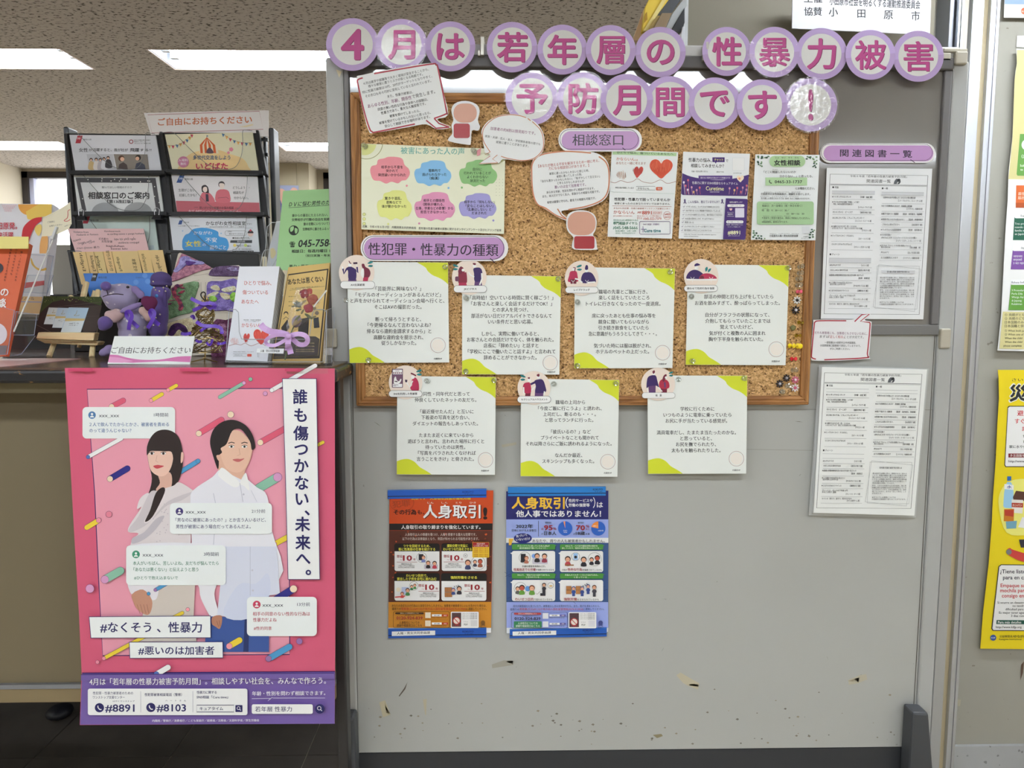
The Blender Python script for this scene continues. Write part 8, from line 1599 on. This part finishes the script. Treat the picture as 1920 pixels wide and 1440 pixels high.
for y in (1154, 1186, 1216): s.t(1136, 1220, y, 13, '秘密は守ります', (190, 170, 130), b=.5)
s.circ(1216, 866, 22, (60, 54, 50)); s.circ(1216, 874, 17, (214, 184, 118)); s.line([(1190, 920), (1216, 896), (1244, 920)], 5, (60, 54, 50)); s.poly([(1170, 1000), (1230, 920), (1250, 1000), (1220, 1040), (1176, 1040)], (50, 46, 44)); s.poly([(1480, 910), (1530, 900), (1540, 1000), (1486, 1006)], (60, 64, 70)); s.circ(1514, 860, 20, (120, 110, 100)); s.poly([(1340, 920), (1440, 900), (1430, 1080), (1330, 1080)], (44, 40, 40)); s.done()
for j in range(7):
    t_ = .0034*(j+.5); a_, b_ = py_.hit(*C(KC, 1640.5, 376))-py_.n*t_, py_.hit(*C(KC, 1545.5, 1321))-py_.n*t_
    MB().tube([a_, b_], .0007, 4).make('page_gap', mat((130, 104, 58), .8), s.root)
# green flyer behind
s = Sheet('flyer', 'bright green flyer with italic black lettering partly behind the notice board', 'flyer', Plane(1.93, 570, 505, 12), crop(*KR), [(1278, 985), (1900, 958), (1870, 1800), (1200, 1810)], (160, 205, 144), thick=.0008)
v, f, a, c = glyphs('ＤＶに悩む男性のため', 1.4); kx = 470/(c-a)
s.put('lettering', INK, [(1342+(p[0]-a)*kx+(p[1]-.38)*12, 1126-(p[1]-.38)*54-(p[0]-a)*kx*.05)+tuple(p[2:]) for p in v], f); s.line([(1336, 1160), (1850, 1130)], 4, INK)
for x0, x1, y, tx in [(1372, 1744, 1242, '妻からの暴言にたえられない、'), (1368, 1830, 1286, '交際相手が行動の自由を束縛する。'), (1490, 1840, 1330, '妻の言動にいらついてしまう。'), (1482, 1850, 1384, '交際相手に暴力をふるってしまう')]: s.t(x0, x1, y, 32, tx, b=1.3, dy=-8)
s.T = crop(*KC); s.circ(1290, 62, 48, (40, 50, 40)); s.blob([(1262, 30), (1290, 24), (1286, 60), (1262, 76), (1254, 50)], (160, 205, 144)); s.blob([(1300, 40), (1328, 50), (1322, 86), (1304, 90)], (160, 205, 144))
s.t(1250, 1304, 196, 54, '☎', b=1.6); v, f, a, c = glyphs('045-758-0', 1.8); kx = 368/(c-a); s.put('lettering', INK, [(1336+(p[0]-a)*kx+(p[1]-.38)*14, 186-(p[1]-.38)*98-(p[0]-a)*kx*.03)+tuple(p[2:]) for p in v], f)
s.t(1270, 1750, 264, 34, '相談日：毎週月曜日 11:00～', b=1.4, dy=-8); s.t(1406, 1740, 306, 28, '（祝日実施・年末年始休', b=1, dy=-4); s.t(1246, 1700, 404, 24, '暴力・暴言・精神的な苦痛', b=1.2, dy=-6); s.done()
s = Sheet('flyer', 'pale coloured flyer edge seen through the holder left of the green flyer', 'flyer', Plane(1.98, 520, 480, 10), crop(490, 340, 4), [(112, 300), (150, 296), (128, 640), (40, 640), (60, 500)], (206, 204, 214), thick=.0008); s.blob([(60, 520), (90, 500), (110, 540), (80, 580)], (226, 206, 160)); s.done()
# clear brochure holder with scooped front, label and the other upright pockets
hd = empty('brochure_holder', onz(520, 684, ZT), 'clear acrylic holder around the white and tan brochures', 'display stand', 'clear acrylic stands on the counter')
ph = Plane(YC(500, 686), 500, 682, 22)
P = [(665, 850), (672, 826), (730, 824), (756, 850), (764, 1040), (786, 1108), (840, 1112), (1400, 1112), (1440, 1080), (1470, 860), (1490, 826), (1580, 824), (1606, 850), (1570, 1330), (632, 1330)]
V = [ph.hit(*C(KC, *p)) for p in P]
o = mesh_obj('front_plate', V, [tuple(range(len(V)))], CLEAR, hd); MB().tube(V, .0009, 5, closed=True).make('plate_edge', mat((170, 174, 182), .15), o)
MB().prism([onz(420, 682, ZT+.001), onz(622, 684, ZT+.001), onz(626, 668, ZT+.001), onz(432, 668, ZT+.001)], (0, 0, .003)).make('base_plate', clear_mat('base_acrylic', (.8, .82, .86), .14, .05), hd)
V = [W(*C(KC, 1606, 830), 1.66), W(*C(KC, 1690, 800), 1.70), W(*C(KC, 1655, 1330), 1.66), W(*C(KC, 1600, 1336), 1.60)]
o = mesh_obj('side_plate', V, [(0, 1, 2, 3)], CLEAR, hd); MB().tube(V, .0008, 5, closed=True).make('plate_edge', mat((170, 174, 182), .15), o)
s = Sheet('name_strip', 'small white strip of black characters stuck on the clear brochure holder', 'label', Plane(YC(500, 686)-.004, 505, 660, 22), crop(*KC), [(938, 1200), (1196, 1202), (1190, 1250), (930, 1242)], (224, 228, 230), thick=.0006); s.t(968, 1154, 1224, 26, '人権・男女共同参画課', b=1.6, dy=2); s.done()
for pts, Y, lab in (([(521, 425), (529, 417), (545, 417), (548, 470), (530, 500), (515, 500)], 1.97, 'tall clear holder with rounded top beside the rack post'), ([(492, 477), (496, 469), (506, 468), (508, 500), (488, 500)], 1.93, 'low clear holder standing behind the white brochures')):
    V = [W(x-20 if Y > 1.95 else x, y, Y) for x, y in pts]; o = MB().prism(V, (0, .002, 0)).make('acrylic_stand', CLEAR); tag(o, lab, 'display stand', 'clear acrylic stands on the counter'); MB().tube(V, .0009, 5, closed=True).make('panel_edge', mat((190, 194, 200), .15), o)
# dried rose bouquet with a lilac bow
Yr = 1.545
bq = empty('rose_bouquet', W(*C(KC, 1215, 1310), Yr), 'small dried rose bouquet in clear wrap leaning on the tan leaflets', 'bouquet')
MB().tube([W(*C(KC, 1205, 1310), Yr), W(*C(KC, 1250, 1080), Yr), W(*C(KC, 1330, 900), Yr)], .0013, 6).make('stem', mat((100, 110, 80), .7), bq)
rr_ = random.Random(5)
for (x, y, r_, c) in [(1392, 672, 44, (150, 60, 70)), (1470, 728, 52, (168, 84, 70)), (1432, 812, 44, (164, 60, 80)), (1440, 650, 30, (176, 66, 66)), (1500, 742, 30, (156, 60, 60))]:
    mb = MB(); kk = Yr/F/KC[2]
    for j in range(7):
        a = j*2.4; EL(mb, KC, x+math.cos(a)*r_*.42*(j > 1), y+math.sin(a)*r_*.36*(j > 1), r_*.62, r_*.72, r_*.5, Y=Yr-.004+.0015*math.sin(j*2), rot=j*37)
    mb.make('rose_head', mat(c, .8), bq, smooth=True)
for i in range(16):
    x, y = rr_.uniform(1290, 1520), rr_.uniform(690, 960); y = max(y, 700+(1520-x)*.4); an = rr_.uniform(-60, 60); mb = MB(); EL(mb, KC, x, y, rr_.uniform(26, 46), rr_.uniform(9, 16), 4, Y=Yr+rr_.uniform(-.004, .01), rot=an); mb.make('dried_leaf', mat(rr_.choice([(104, 112, 86), (130, 124, 96), (88, 92, 76), (150, 132, 100)]), .85), bq, smooth=True)
mb = MB(); EL(mb, KC, 1318, 940, 46, 60, 20, Y=Yr+.004, rot=20); mb.make('faded_flower', mat((150, 136, 150), .85), bq, smooth=True)
M_CELLO = clear_mat('cellophane', (.93, .93, .92), .13, .08, (90, .6, .004))
V = []; Fc = []
ring = [[(1232, 1060), (1262, 1064)], [(1218, 980), (1300, 1030)], [(1250, 840), (1400, 980)], [(1290, 700), (1500, 860)], [(1322, 612), (1606, 640)]]
for a, b_ in ring:
    for j in range(9):
        u = j/8; x = a[0]+(b_[0]-a[0])*u; y = a[1]+(b_[1]-a[1])*u; V.append(W(*C(KC, x, y), Yr-.02*math.sin(u*math.pi)-.001*(j % 2)))
for i in range(4):
    for j in range(8): Fc.append((i*9+j, i*9+j+1, i*9+10+j, i*9+9+j))
mesh_obj('cellophane_wrap', V, Fc, M_CELLO, bq)
MB().tube([W(*C(KC, 1606, 640), Yr-.005), W(*C(KC, 1480, 800), Yr-.01)], .0016, 5).make('wrap_fold', mat((214, 212, 206), .3), bq)
M_LR = mat((200, 164, 214), .4)
for pth, wd, dp in (([(970, 965), (1010, 1010), (1080, 1040), (1160, 1050), (1240, 1074)], 60, None), ([(1240, 1080), (1150, 1070), (1060, 1090), (1018, 1130), (1040, 1164), (1110, 1170), (1190, 1130), (1240, 1090)], 34, None), ([(1250, 1078), (1330, 1060), (1400, 1076), (1424, 1118), (1400, 1160), (1340, 1160), (1290, 1120), (1254, 1090)], 46, None), ([(1240, 1090), (1234, 1160), (1248, 1200), (1262, 1254)], 56, None), ([(1246, 1090), (1222, 1150), (1218, 1220)], 26, None)):
    ribbon('lilac_bow', None, smooth_open(pth, 3), wd, M_LR, parent=bq, cr=KC, Y=Yr-.012)
mb = MB(); EL(mb, KC, 1240, 1080, 28, 28, 20, Y=Yr-.018); mb.make('bow_knot', M_LR, bq, smooth=True)

# tidy up: the lettering helper is not part of the scene
bpy.data.objects.remove(FO)
